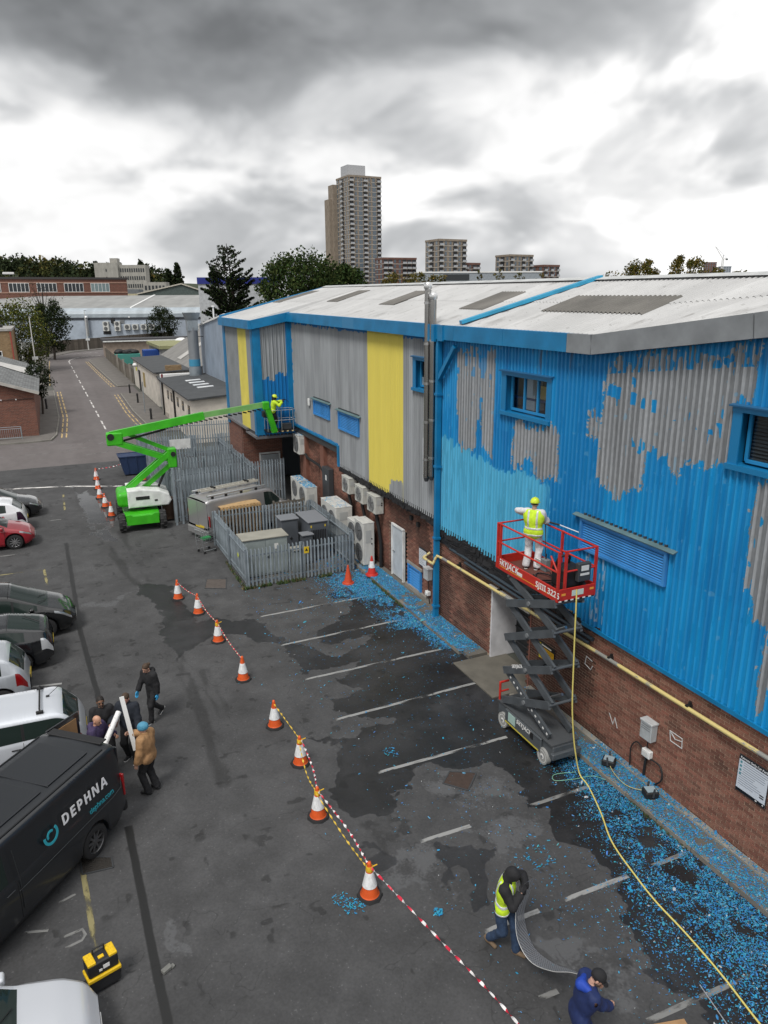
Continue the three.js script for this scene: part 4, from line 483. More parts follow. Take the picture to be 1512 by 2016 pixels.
fence('fourth tall palisade row with a white notice on it', [4.7,-46.1],[10.4,-45.7],2.4,.16, GR);
fence('farthest tall palisade row below the green boom', [4.8,-51.6],[11.5,-50.7],2.4,.16, GR);
fence('long palisade side running back from the brown bin along the car park', [4.66,-51.6],[4.66,-35.6],2.45,.16, GR, { side: -1 });
fence('palisade side running back along the foot of the far block', [8.95,-45.7],[8.95,-36.2],2.2,.16, GR, { side: -1 });
{ const t = thing('fence_post', 'pair of tall galvanised gate posts beside the brown bin', 'gate post', [4.6,0,-35.1]); gb().box(.09,2.8,.09,0,1.4,0).build('post', galvs[1], t); gb().box(.09,2.75,.09,.32,1.38,-.1).build('post', galvs[1], t); gb().box(.4,.06,.05,.16,2.2,-.05).build('rail', galvs[1], t); }
{ const t = thing('fence_notice', 'white notice board on the fourth palisade row', 'sign', [6.6,1.95,-45.75]); gb().box(1.25,.62,.02,0,0,0).build('board', M.white, t); const p = thing('warning_plate', 'small yellow warning plate on the front of the compound fence', 'sign', [8.1,1.18,-25.72],.02); gb().box(.2,.26,.012,0,0,0).build('board', mat([.72,.5,.02],.5), p); gb().ext([[-.06,-.05],[.06,-.05],[0,.07]],.006, TM(0,.01,.005)).build('triangle', M.black, p); const q = thing('warning_plate', 'small lime diamond plate on the left side of the compound fence', 'sign', [5.7,.95,-26.9],-Math.PI / 2); gb().box(.16,.16,.012,0,0,0,0,0,.78).build('board', mat([.5,.55,.05],.5), q); }
// compound floor with litter, and cabinets
slab('compound_gravel', [[5.8,-25.8],[10.05,-25.95],[10.08,-31.2],[5.75,-31.25]],.012, grain([.1,.095,.085],.95,0,1.2),.006);
function cabinet(label, p, [w, h, d], m, doors, extra) { const t = thing('electrical_cabinet', label, 'electrical cabinet', p); gb().rbox(w, h, d, .015,0, h / 2,0).build('body', m, t); gb().rbox(w + .1,.05, d + .1,.015,0, h + .02,0).build('roof', m === M.cabD ? mat([.2,.21,.23],.5) : grain([.3,.29,.25],.8), t); for (let i = 0; i < doors; i++) gb().box(w / doors - .03, h - .16,.02, w * ((i + .5) / doors - .5), h / 2, d / 2 + .008).build('door', m, t); gb().box(.02,.14,.03, w * .06, h * .5, d / 2 + .03).box(.1,.03,.03, w * .04, h * .5, d / 2 + .034).build('handle', M.black, t); if (extra) extra(t); return t; }
M.cabL = grain([.27,.31,.31],.6,0,.7); M.cabD = grain([.085,.095,.11],.55,0,.7);
cabinet('wide grey green two door electrical cabinet inside the fenced compound', [6.75,.05,-27.1],[1.75,1.5,.9], M.cabL, 2,(t) => { gb().box(.16,.22,.006,.42,1.15,.475).build('label_plate', M.platew, t); gb().box(.006,.2,.14,-.88,1.0,.2).build('label_plate', M.platew, t); });
cabinet('tall dark grey narrow electrical cabinet, middle of the compound', [8.25,.05,-28.7],[.7,1.6,.7], M.cabD, 1);
cabinet('dark grey transformer cabinet with louvred front in the compound', [9.2,.05,-28.3],[.8,1.62,1.6], M.cabD, 1,(t) => { const b = gb(); for (let i = 0; i < 9; i++) b.box(.03,.9,.03,-.3 + i * .075,.85,.83); b.build('grille', M.black, t); for (const x of [-.3,.3]) gb().box(.05,.1,.012, x, 1.45,.825).build('label_plate', M.plate, t); });
cabinet('small dark grey cabinet in front of the louvred transformer', [8.65,.05,-27.4],[.42,1.2,.4], M.cabD, 1);
cabinet('low grey box near the front pales of the compound', [8.0,.05,-26.5],[.5,.95,.4], M.cabL, 1);
{ const t = thing('timber_crate', 'pale timber crate between the silver van and the compound fence', 'crate', [6.95,0,-32.0],.12); const b = (x) => gb().box(.09,1.55,.03, x, .8,.32).build('plank', M.woodP, t); M.woodP = grain([.44,.29,.14],.8,0,1); for (let i = 0; i < 12; i++) b(-.88 + i * .16); gb().box(1.9,.1,.04,0,1.5,.35).build('batten', M.woodP, t); gb().box(1.9,.1,.04,0,.2,.35).build('batten', M.woodP, t); gb().box(1.88,.03,.62,0,1.58,0).build('top_board', M.woodP, t); gb().box(1.88,1.5,.03,0,.8,-.3).build('back_board', M.woodP, t); }
{ const t = thing('pallet', 'worn pallet leaning behind the rear compound fence', 'pallet', [9.2,0,-31.6]); for (let i = 0; i < 7; i++) gb().box(1.5,.12,.03,0,.3 + i * .2,0).build('plank', M.oldwood, t); for (const x of [-.7,0,.7]) gb().box(.08,1.5,.1, x, .85,-.06).build('bearer', M.oldwood, t); }
{ const t = thing('tyre', 'old tan tyre leaning inside the compound between the cabinets', 'tyre', [7.75,.05,-27.7],.6); gb().add(new THREE.TorusGeometry(.26,.09,8,20), TM(0,.34,0,.15)).build('casing', grain([.2,.16,.1],.9), t); }
// ---- wheelie bin, skip, trolley
{ const t = thing('wheelie_bin', 'brown wheelie bin beside the galvanised gate posts', 'bin', [4.42,0,-36.2]); const m = grain([.075,.042,.028],.6,0,1); const g = new THREE.CylinderGeometry(.43,.36,.95,4); g.rotateY(Math.PI / 4); gb().add(g, TM(0,.58,0)).build('body', m, t); gb().rbox(.66,.07,.68,.03,0,1.09,0,-.06).build('lid', m, t); for (const s of [-1,1]) gb().cyl(.1,.1,.05, s * .28,.1,-.28,14,0,0, Math.PI / 2).build('wheel', M.rubber, t); gb().rod([-.25,1.05,-.36],[.25,1.05,-.36],.015).build('handle', M.black, t); }
{ const t = thing('skip', 'dark blue skip standing behind the far row of traffic cones', 'skip', [4.05,0,-47.6]); const m = grain([.012,.03,.085],.55,0,.8); const s = new THREE.Shape([[-.75,.1],[.7,.1],[1.0,1.2],[-1.0,1.2]].map((p) => new THREE.Vector2(...p))); const g = new THREE.ExtrudeGeometry(s, { depth: 1.3, bevelEnabled: false }); gb().add(g, TM(0,0,-.65)).build('body', m, t); gb().box(2.06,.06,.06,0,1.2,.66).box(2.06,.06,.06,0,1.2,-.66).box(.06,.06,1.4,1.0,1.2,0).box(.06,.06,1.4,-1.0,1.2,0).build('rim', m, t); const b = gb(); for (const x of [-.5,0,.5]) b.bar([x, .15,.67],[x * 1.15,1.15,.67],.07,.04); b.build('rib', m, t); }
{ const t = thing('shopping_trolley', 'small wire trolley with green bag against the compound fence', 'trolley', [5.15,0,-30.6],.4); const b = gb(), R = .008; for (let i = 0; i <= 6; i++) { const x = -.3 + i * .1; b.rod([x, .5,-.24],[x, .98,-.27], R, 5).rod([x, .5,.24],[x, .98,.27], R, 5).rod([x, .5,-.24],[x, .5,.24], R, 5); } for (const y of [.5,.66,.82,.98]) for (const s of [-1,1]) b.rod([-.3, y, s * .255],[.3, y, s * .255], R, 5).rod([s * .3, y, -.255],[s * .3, y, .255], R, 5); b.build('basket', M.steel, t); const f = gb(); for (const s of [-1,1]) f.path([[.3,.12, s * .24],[-.28,.14, s * .24],[-.34,.5, s * .24],[-.36,1.05, s * .24]],.013,6); f.rod([-.36,1.05,-.26],[-.36,1.05,.26],.018); f.build('frame', M.alu, t); for (const x of [-.25,.28]) for (const s of [-1,1]) gb().cyl(.06,.06,.03, x, .06, s * .24,12, Math.PI / 2).build('wheel', M.rubber, t); gb().rbox(.4,.12,.3,.04,0,.62,0).build('bag', mat([.01,.2,.05],.7), t); }
// ================================================================ scissor lift
const font = await new FontLoader().loadAsync('fonts/droid/droid_sans_bold.typeface.json'), fontR = await new FontLoader().loadAsync('fonts/droid/droid_sans_regular.typeface.json');
function lettering(s, size, m, parent, place, f = font, shear = 0, name = 'lettering') { const g = new TextGeometry(s, { font: f, size, depth: .004, curveSegments: 5, bevelEnabled: false }); if (shear) g.applyMatrix4(new THREE.Matrix4().set(1, shear, 0,0,0,1,0,0,0,0,1,0,0,0,0,1)); const o = shade(new THREE.Mesh(g, m)); o.name = name; o.applyMatrix4(place); parent.add(o); return o; }
const onLeft = (x, y, z) => new THREE.Matrix4().makeBasis(new THREE.Vector3(0,0,1), new THREE.Vector3(0,1,0), new THREE.Vector3(-1,0,0)).setPosition(x, y, z);   // a face that looks to -x, text running to +z
const onFront = (x, y, z) => new THREE.Matrix4().setPosition(x, y, z);
M.liftgrey = grain([.085,.095,.105],.45,.1,.8); M.liftred = grain([.50,.028,.018],.42,0,.9); M.letter = mat([.75,.75,.74],.5);
{
const t = thing('scissor_lift', 'red platform scissor lift raised against the blue wall', 'scissor lift', [9.76,0,-12.95]); const W = .42, L = 1.05;
gb().rbox(.72,.34,2.3,.04,0,.42,0).build('chassis', M.liftgrey, t); gb().rbox(.06,.36,1.5,.02,-.4,.42,.02).build('side_door', M.liftgrey, t); gb().rbox(.06,.36,1.5,.02,.4,.42,.02).build('side_door', M.liftgrey, t); gb().box(.78,.04,2.28,0,.62,0).build('deck', mat([.07,.075,.08],.6), t); gb().rbox(.8,.16,.12,.03,0,.36,1.16).build('bumper', M.liftgrey, t);
for (const s of [-1,1]) for (const z of [-.84,.84]) { const w = new THREE.Group(); w.name = 'wheel'; w.position.set(s * .36,.2, z); t.add(w); gb().cyl(.2,.2,.12,0,0,0,24,0,0, Math.PI / 2).build('tyre', mat([.3,.3,.29],.8), w); gb().lathe([[0,.065],[.06,.065],[.08,.05],[.15,.062],[.165,.05]],0,0,0,20,0,0, s * -Math.PI / 2).build('hub', mat([.72,.72,.7],.5), w); gb().cyl(.03,.03,.02, s * .07,0,0,10,0,0, Math.PI / 2).build('axle_cap', M.midgrey, w); }
gb().box(.012,.24,.3,-.435,.46,-.42).build('decal', mat([.36,.5,.46],.5), t); gb().box(.012,.16,.12,-.437,.5,.42).build('control_box', M.black, t); gb().box(.014,.03,1.4,-.432,.27,0).build('tape', mat([.5,.42,.05],.6), t);
lettering('SKYJACK', .11, M.letter, t, onLeft(-.436,.48,-.22), font, .15);
gb().path([[-.35,.62,-1.1],[-.35,1.12,-1.1],[-.1,1.12,-1.1]],.03).path([[-.35,.86,-1.1],[-.1,.86,-1.1]],.025).build('ladder', M.liftred, t);
const Y = [.74,1.56,2.46,3.36,4.06], top = 4.1;
for (let i = 0; i < 4; i++) { const y0 = Y[i], y1 = Y[i + 1]; for (const s of [-1,1]) { // outer pair rises to the front, inner pair rises to the back
gb().bar([s * .37, y0,-.93],[s * .37, y1,.93],.06,.18).build('scissor_arm', M.liftgrey, t); gb().bar([s * .30, y1,-.93],[s * .30, y0,.93],.06,.18).build('scissor_arm', M.liftgrey, t); gb().cyl(.055,.055,.14, s * .36,(y0 + y1) / 2,0,14,0,0, Math.PI / 2).build('pivot_pin', M.midgrey, t); }
gb().rod([-.38, y1,.93],[.38, y1,.93],.035,10).build('cross_tube', M.liftgrey, t); gb().rod([-.38, y1,-.93],[.38, y1,-.93],.035,10).build('cross_tube', M.liftgrey, t);
if (i % 2 === 1) { gb().box(.3,.05,.75,0, lerp(y0, y1,.72),.42,-Math.atan2(y1 - y0,1.86)).build('tie_plate', M.liftgrey, t); const h = gb(); for (const z of [.25,.6]) h.add(new THREE.TorusGeometry(.06,.014,6,16), TM(0, lerp(y0, y1,.74 + (z - .42) * .5) + .015, z, Math.PI / 2)); h.build('plate_hole', M.black, t); } }
gb().rod([0,.85,-.5],[0,1.35,.35],.06,12).build('cylinder', M.black, t); gb().rod([0,1.35,.35],[0,1.75,.9],.035,12).build('ram', M.steel, t); gb().rod([.02,2.62,-.45],[.02,3.02,.25],.06,12).build('cylinder', M.black, t); gb().rod([.02,3.02,.25],[.02,3.4,.85],.035,12).build('ram', M.steel, t);
lettering('SKYJACK', .085, M.letter, t, new THREE.Matrix4().makeRotationX(0).multiply(onLeft(-.4,1.8,-.55)).multiply(new THREE.Matrix4().makeRotationZ(Math.atan2(Y[2] - Y[1],1.86))), font, .15);
for (const i of [0]) { const b = gb(); for (let k = 0; k < 12; k++) { const f = (k + .5) / 12; b.box(.004,.05,.06,-.33, lerp(Y[1], Y[0], f), lerp(-.93,.93, f),.42); } b.build('tape', M.letter, t); }
gb().cyl(.11,.1,.18,.1,.72,-.35,16).build('bucket', M.letter, t);
// platform
const P = new THREE.Group(); P.name = 'platform'; P.position.set(.14, top, -.25); P.scale.set(1.05,1,1); t.add(P); const h0 = .3;
gb().box(.92,.06,2.4,0,.06,0).build('floor', grain([.14,.05,.035],.7,0,1), P);
for (const s of [-1,1]) gb().rbox(.03, h0,2.46,.008, s * .47, h0 / 2,0).build('toe_panel', M.liftred, P); for (const s of [-1,1]) gb().rbox(.9, h0,.03,.008,0, h0 / 2, s * 1.22).build('toe_panel', M.liftred, P);
{ const b = gb(); for (let k = 0; k < 12; k += 1) if (k % 2 === 0) b.box(.07,.03,.004,-.42 + k * .076,.02,1.238); b.build('white_tape', M.letter, P); const c = gb(); for (let k = 1; k < 12; k += 2) c.box(.07,.03,.004,-.42 + k * .076,.02,1.238); c.build('black_tape', M.black, P); gb().box(.3,.13,.006,.02,.17,1.238).build('decal', mat([.55,.66,.6],.5), P); gb().box(.1,.05,.005,-.34,.17,1.238).box(.1,.05,.005,.38,.2,1.238).build('reflector', mat([.8,.35,.05],.4), P); gb().box(.004,.014,2.2,-.487,.1,0).build('yellow_line', mat([.7,.35,.03],.5), P); }
lettering('SKYJACK', .15, M.letter, P, onLeft(-.487,.135,-1.12), font, .2); lettering('SJIII 3226', .14, M.letter, P, onLeft(-.487,.1,.42), font); gb().box(.003,.08,.22,-.487,.16,-.22).build('decal', mat([.7,.7,.68],.5), P);
const rail = (pts, r = .022) => gb().path(pts, r, 8).build('guard_rail', M.liftred, P), RH = 1.14;
for (const y of [RH, .68]) { rail([[-.47, y, -1.2],[-.47, y, 1.2]]); rail([[.47, y, -1.2],[.47, y, 1.2]]); rail([[-.47, y, -1.2],[.47, y, -1.2]]); } rail([[-.3, RH, 1.2],[.47, RH, 1.2]]); rail([[-.3,.68,1.2],[.47,.68,1.2]]);
for (const [x, z] of [[-.47,-1.2],[.47,-1.2],[-.47,1.2],[.47,1.2],[-.3,1.2],[-.47,-1.08],[.47,0]]) gb().box(.05, RH, .05, x, RH / 2 + .02, z).build('rail_post', M.liftred, P);
gb().rod([-.47,.98,.9],[-.47,.7,1.15],.02).build('brace', M.liftred, P);
const q = thing('power_pack', 'black wheeled pressure washer on the front of the red platform', 'pressure washer', [9.86, top + .1,-12.3]); gb().rbox(.55,.5,.45,.08,0,.36,0).build('body', M.black, q); for (const s of [-1,1]) { gb().cyl(.15,.15,.06, s * .26,.15,.18,18,0,0, Math.PI / 2).build('wheel', M.rubber, q); } gb().rbox(.34,.42,.12,.02,.2,.52,.3).build('control_panel', M.darkgrey, q); gb().box(.2,.12,.006,.2,.62,.363).box(.24,.05,.006,.2,.48,.363).build('label_plate', M.platew, q); gb().tube([[-.25,.6,-.1],[-.2,.82,0],[.05,.8,0],[.1,.6,-.1]],.03,16).build('handle', M.black, q);
const c = thing('platform_control', 'grey control box with papers hung on the platform rail', 'control box', [9.5, top + .66,-12.6]); gb().rbox(.14,.28,.2,.02,0,0,0).build('box', M.midgrey, c); gb().box(.02,.2,.34,.08,-.08,-.3,0,0,.25).build('paper_holder', M.platew, c); gb().rod([0,.14,0],[0,.26,.01],.015).build('joystick', M.black, c);
tag(gb().tube([[9.7,4.25,-13.3],[9.55,4.2,-12.9],[9.8,4.24,-12.7],[9.6,4.22,-12.5],[10.0,4.26,-13.0],[9.9,4.22,-13.4],[9.6,4.24,-13.0],[10.1,4.22,-12.8]],.018,60).build('hose_coil', M.black), 'black hose coiled on the floor of the red platform', 'hose');
}
// ================================================================ articulated boom lift
{
const t = thing('boom_lift', 'bright green articulated boom lift reaching up to the far block', 'boom lift', [3.1,0,-36.45],-.04), G = M.green;
gb().rbox(1.6,.3,2.9,.05,0,.62,0).build('chassis', G, t); { const s = [[-.72,.36],[.72,.36],[.72,.84],[.55,.84],[.42,.76],[-.42,.76],[-.55,.84],[-.72,.84],[-.72,.6]]; gb().ext(s, .1, TM(0,0,1.56),.01).build('end_frame', G, t); gb().ext(s, .1, TM(0,0,-1.66),.01).build('end_frame', G, t); }
for (const s of [-1,1]) for (const z of [-1.45,1.35]) { const w = new THREE.Group(); w.name = 'wheel'; w.position.set(s * .92,.43, z); t.add(w); gb().lathe([[.22,-.14],[.38,-.15],[.43,-.11],[.43,.11],[.38,.15],[.22,.14]],0,0,0,28,0,0, Math.PI / 2).build('tyre', M.rubber, w); const k = gb(); for (let i = 0; i < 20; i++) { const a = i * .314; k.box(.13,.05,.05,(i % 2 ? .07 : -.07),.43 * Math.cos(a),.43 * Math.sin(a), a); } k.build('tread', mat([.05,.05,.05],.9), w); gb().cyl(.22,.22,.2,0,0,0,18,0,0, Math.PI / 2).build('rim', mat([.12,.14,.12],.5), w); }
gb().cyl(.45,.5,.25,0,.88,0,24).build('slew_ring', M.black, t);
// turret: green nose, white engine cover
gb().rbox(.62,.72,1.7,.2,-.72,1.36,0).build('counterweight', G, t); { const s = [[-.5,1.02],[1.25,1.02],[1.38,1.2],[1.3,1.45],[.9,1.66],[.1,1.78],[-.5,1.76]]; gb().ext(s, .62, TM(0,0,.22),.06).build('engine_cover', M.white, t); gb().ext(s, .62, TM(0,0,-.86),.06).build('engine_cover', M.white, t); } gb().box(.62,.16,.012,.12,1.42,.91).box(.14,.08,.012,.72,1.26,.91).build('decal', M.black, t); gb().box(1.3,.55,.4,.3,1.3,0).build('mast_base', G, t);
// risers, elbow, main boom, jib
const link = (name, p, q, w, h, m) => gb().bar(p, q, w, h).build(name, m, t);
link('lower_riser', [-.5,1.72,.2],[1.62,3.38,.2],.16,.24, G); link('lower_riser', [-.5,1.72,-.2],[1.62,3.38,-.2],.16,.24, G); link('tie_link', [.15,1.62,0],[1.74,2.86,0],.2,.22, G);
gb().rbox(.42,.95,.62,.06,1.7,3.1,0).build('elbow', G, t); gb().cyl(.12,.12,.7,1.75,3.3,0,16, Math.PI / 2).build('pivot_pin', M.black, t);
link('upper_riser', [1.62,3.02,.16],[-.85,4.06,.16],.14,.26, G); link('upper_riser', [1.62,3.02,-.16],[-.85,4.06,-.16],.14,.26, G); link('tie_link', [1.7,3.42,0],[-.3,4.42,0],.14,.18, G);
gb().rbox(.75,.62,.5,.08,-.82,4.2,0).build('boom_knuckle', G, t); gb().cyl(.16,.16,.54,-1.0,4.32,0,18, Math.PI / 2).build('pivot_pin', M.black, t);
link('main_boom', [-1.0,4.36,0],[3.3,5.13,.7],.26,.36, G); link('telescope', [3.2,5.14,.69],[6.15,5.55,1.2],.19,.25, grain([.16,.38,.11],.5,0,.5)); { const b = gb(); for (let i = 0; i < 22; i++) b.bar([1.2 + i * .23,4.6 + i * .036,.34 + i * .038],[1.38 + i * .23,4.56 + i * .036,.38 + i * .038],.06,.06); b.build('cable_chain', M.black, t); } gb().rod([-.5,4.06,0],[1.5,4.55,.38],.05,10).build('cylinder', M.black, t); gb().rod([.5,4.3,.2],[1.9,4.66,.45],.03,10).build('ram', M.steel, t); gb().rod([.95,1.7,0],[1.3,2.4,0],.06,10).build('cylinder', M.black, t); gb().rod([1.3,2.4,0],[1.5,2.8,0],.035,10).build('ram', M.steel, t);
gb().rbox(.34,.4,.34,.06,6.2,5.5,1.22).build('boom_head', G, t); link('jib', [6.22,5.5,1.34],[6.6,4.2,1.3],.08,.24, G); link('jib', [6.22,5.5,1.1],[6.6,4.2,1.06],.08,.24, G); gb().bar([6.6,4.2,1.2],[6.62,4.16,.5],.2,.16).build('basket_mount', G, t); gb().rod([6.4,5.35,1.2],[6.65,4.5,1.2],.04,10).build('ram', M.black, t);
const B = new THREE.Group(); B.name = 'basket'; B.position.set(7.05,4.12,.45); t.add(B); gb().box(1.5,.06,.8,0,0,0).build('floor', M.black, B); { const b = gb(); for (let k = 0; k < 10; k += 2) b.box(.09,.05,.006,-.5 + k * .13,.0,.405); b.build('hazard_tape', mat([.75,.6,.3],.5), B); }
for (const y of [.55,1.05]) gb().path([[-.7, y, .36],[.55, y, .36],[.72, y, .15],[.72, y, -.15],[.55, y, -.36],[-.7, y, -.36],[-.7, y, .36]],.02,6).build('guard_rail', M.alu, B); for (const [x, z] of [[-.7,.36],[0,.36],[.6,.33],[-.7,-.36],[0,-.36],[.6,-.33]]) gb().rod([x, 0, z],[x, 1.05, z],.018,6).build('rail_post', M.alu, B); gb().rbox(.3,.3,.4,.03,-.72,.85,0).build('control_box', M.black, B); gb().rbox(.5,.3,.3,.03,.3,.2,.1).build('toolbox', M.darkgrey, B);
}
// ================================================================ vehicles
const ip = (P, x) => { if (x <= P[0][0]) return P[0][1]; for (let i = 0; i < P.length - 1; i++) if (x <= P[i + 1][0]) return lerp(P[i][1], P[i + 1][1],(x - P[i][0]) / (P[i + 1][0] - P[i][0])); return P[P.length - 1][1]; };
const smoothP = (P, k) => (x) => { let s = 0, w = 0; for (let i = -3; i <= 3; i++) { const q = 4 - Math.abs(i); s += q * ip(P, x + i * k / 3); w += q; } return s / w; };
const alloyMat = mat([.5,.5,.51],.25,.9), seamMat = mat([.005,.005,.005],.9), trimMat = mat([.014,.014,.015],.45);
const wheelCache = new Map();
function wheelGeos(r, n, dark) { const k = [r, n].join(); if (!wheelCache.has(k)) { const R = r * .66, w = .1; const ty = gb().lathe([[R, -w],[r * .94,-w],[r, -w * .7],[r, w * .7],[r * .94, w],[R, w]],0,0,0,28, Math.PI / 2).geo(); const ri = gb(); ri.lathe([[R, -w],[R * .94, w * .8],[R, w]],0,0,0,28, Math.PI / 2); for (let i = 0; i < n; i++) { const a = i / n * Math.PI * 2; ri.box(R * .2, R * .98,.025,-Math.sin(a) * R * .5, Math.cos(a) * R * .5, w * .62,0,0, a); } ri.cyl(R * .2, R * .2,.04,0,0, w * .66,14, Math.PI / 2); const ba = gb().cyl(R * .95, R * .95,.02,0,0, w * .2,24, Math.PI / 2).geo(); wheelCache.set(k, [ty, ri.geo(), ba]); } return wheelCache.get(k); }
function vehicle(name, label, cat, p, turn, s) {
const t = thing(name, label, cat, p, turn, s.group), { L, W, H } = s, hl = L / 2, gc = s.clear || .2, wr = s.wheelR || .32, xf = s.xf, xr = s.xr;
const top = smoothP(s.top, s.soft || .09), belt = smoothP(s.belt, .1), plan = smoothP(s.plan || [[-hl, .78],[-hl + .12,.9],[-hl + .5,.985],[0,1],[hl - .9,.98],[hl - .4,.93],[hl - .12,.82],[hl, .62]],.06);
const xs = new Set(); for (let i = 0; i <= 74; i++) xs.add(lerp(-hl, hl, i / 74)); const aR = wr + .065; for (const xw of [xf, xr]) for (let k = 0; k <= 14; k++) xs.add(xw + aR * Math.cos(Math.PI * k / 14)); for (const q of s.cuts || []) xs.add(q); const X = [...xs].sort((a, b) => a - b).filter((v, i, a) => !i || v - a[i - 1] > .004);
const arch = (x) => { let y = 0; for (const xw of [xf, xr]) { const d = aR * aR - (x - xw) * (x - xw); if (d > 0) y = Math.max(y, wr + Math.sqrt(d)); } return y; };
const tumble = s.tumble || .83, NP = 12, rows = X.map((x) => { const hw = plan(x) * W / 2, yt = top(x), yb = Math.min(belt(x), yt - .04), T = clamp((yt - yb) / .42), r = hw * lerp(.86, tumble, T), bot = lerp(gc, gc + .16, sst(hl - .35, hl, Math.abs(x))), a = Math.min(arch(x), yb - .06);
const y1 = Math.max(bot, a), y2 = Math.max(bot + .12, a + .012), y3 = Math.max(lerp(bot, yb, .55), a + .03); const sh = [hw * .955, yb], re = [r, yt - .055 * T - .012];
const P = [[hw * .86, y1],[hw * .95, y1],[hw * .985, y2],[hw, y3],[hw * .992, Math.max(yb - .07, y3)], sh, [lerp(sh[0], re[0],.07), lerp(sh[1], re[1],.07)],[lerp(sh[0], re[0],.88), lerp(sh[1], re[1],.88)], re, [r * .9, yt - .016],[r * .5, yt + .004],[0, yt + .012]]; return P; });
const pos = [], at = (i, j) => i * (2 * NP - 1) + j; for (let i = 0; i < X.length; i++) { for (let j = 0; j < NP; j++) pos.push(X[i], rows[i][j][1],-rows[i][j][0]); for (let j = NP - 2; j >= 0; j--) pos.push(X[i], rows[i][j][1], rows[i][j][0]); }
const NJ = 2 * NP - 1, idx = [], tags = []; const win = s.side || [], inR = (R, x) => R && x > R[0] && x < R[1];
for (let i = 0; i < X.length - 1; i++) { const xm = (X[i] + X[i + 1]) / 2; for (let j = 0; j < NJ - 1; j++) { const jj = j < NP - 1 ? j : NJ - 2 - j; let g = 'body';
if (jj === 6 && win.some((w) => inR(w, xm)) && top(xm) - belt(xm) > .16) g = 'side_window'; else if (jj === 6 && win.length && xm > win[0][0] && xm < win[win.length - 1][1] && top(xm) - belt(xm) > .16) g = 'pillar';
else if (jj >= 9 && inR(s.screen, xm)) g = 'windscreen'; else if (jj >= 9 && inR(s.rear, xm)) g = 'rear_window'; else if (jj >= 8 && s.bonnet && inR(s.bonnet, xm)) g = 'bonnet'; else if (jj >= 9 && s.roofglass && inR(s.roofglass, xm)) g = 'roof_window';
else if (jj === 4 && inR(s.head, xm)) g = j < NP - 1 ? 'headlight' : 'headlight ' ; else if ((jj === 3 || jj === 4 || (jj === 5 && s.tallTail)) && inR(s.tail, xm)) g = j < NP - 1 ? 'tail_light' : 'tail_light '; else if (jj <= 1) g = 'sill';
else if (jj >= 2 && jj <= 4) for (let k = 0; k < (s.doors || []).length; k++) if (inR(s.doors[k], xm)) g = 'door' + k + (j < NP - 1 ? 'l' : 'r');
const a = at(i, j), b = at(i + 1, j), c = at(i + 1, j + 1), d = at(i, j + 1); idx.push(a, c, b, a, d, c); tags.push(g, g); } }
const full = new THREE.BufferGeometry(); full.setAttribute('position', new THREE.Float32BufferAttribute(pos, 3)); full.setIndex(idx); full.computeVertexNormals(); const N = full.attributes.normal, by = {};
tags.forEach((g, k) => { const B = by[g] = by[g] || { p: [], n: [] }; for (let q = 0; q < 3; q++) { const v = idx[k * 3 + q]; B.p.push(pos[v * 3], pos[v * 3 + 1], pos[v * 3 + 2]); B.n.push(N.getX(v), N.getY(v), N.getZ(v)); } });
for (const [i, sg] of [[0,-1],[X.length - 1,1]]) { const B = by.body, c = [X[i],(rows[i][0][1] + rows[i][NP - 1][1]) / 2,0]; for (let j = 0; j < NJ - 1; j++) { const a = at(i, j), b = at(i, j + 1); for (const v of [[c, 0],[a, 1],[b, 1]]) { const q = v[1] ? [pos[v[0] * 3], pos[v[0] * 3 + 1], pos[v[0] * 3 + 2]] : v[0]; B.p.push(...q); B.n.push(sg, 0,0); } } }
const cp = s.paint, look = { body: cp, bonnet: cp, side_window: M.carglass, windscreen: M.carglass, rear_window: M.carglass, roof_window: M.carglass, pillar: trimMat, sill: s.sillPaint ? cp : trimMat, headlight: mat([.34,.36,.38],.1,.5, { clearcoat: 1 }), tail_light: s.clearTail ? M.lampglass : M.redlamp };
for (const g in by) { const geo = new THREE.BufferGeometry(); geo.setAttribute('position', new THREE.Float32BufferAttribute(by[g].p, 3)); geo.setAttribute('normal', new THREE.Float32BufferAttribute(by[g].n, 3)); geo.setAttribute('uv', new THREE.Float32BufferAttribute(new Float32Array(by[g].p.length / 3 * 2),2)); const nm = g.trim().replace(/\d.*$/, ''); const m = shade(new THREE.Mesh(geo, look[nm] || cp)); m.name = nm; t.add(m); }
// seams, handles, wheels, mirrors, plates
const rowAt = (x) => { let i = 0; while (i < X.length - 2 && X[i + 1] < x) i++; return rows[i]; };
const sb = gb(); for (const dR of s.doors || []) for (const x of dR) for (const sg of [-1,1]) { const R = rowAt(x); sb.path([2,3,4,5].map((j) => [x, R[j][1], sg * (R[j][0] + .001)]),.005,4); } for (const x of s.roofSeams || []) { const R = rowAt(x); sb.path([8,9,10,11].map((j) => [x, R[j][1], R[j][0]]).concat([10,9,8].map((j) => [x, R[j][1],-R[j][0]])),.006,4); } if (sb.g.length) { const m = sb.build('seam', seamMat, t); m.userData.kind = 'stuff'; }
for (const dR of s.doors || []) for (const sg of [-1,1]) { const x = dR[0] + .16, R = rowAt(x); gb().rbox(.19,.028,.03,.01, x, R[4][1] - .05, sg * (R[4][0] + .006)).build('handle', s.handle || cp, t); }
const [ty, ri, ba] = wheelGeos(wr, s.spokes || 9); for (const [x, q] of [[xf, 0],[xr, 1]]) for (const sg of [-1,1]) { const w = new THREE.Group(); w.name = 'wheel'; w.position.set(x, wr, sg * (plan(x) * W / 2 - .125)); w.rotation.y = sg < 0 ? Math.PI : 0; for (const [g, m, n] of [[ty, M.rubber, 'tyre'],[ri, s.alloy || alloyMat, 'rim'],[ba, M.black, 'brake']]) { const e = shade(new THREE.Mesh(g, m)); e.name = n; w.add(e); } t.add(w); }
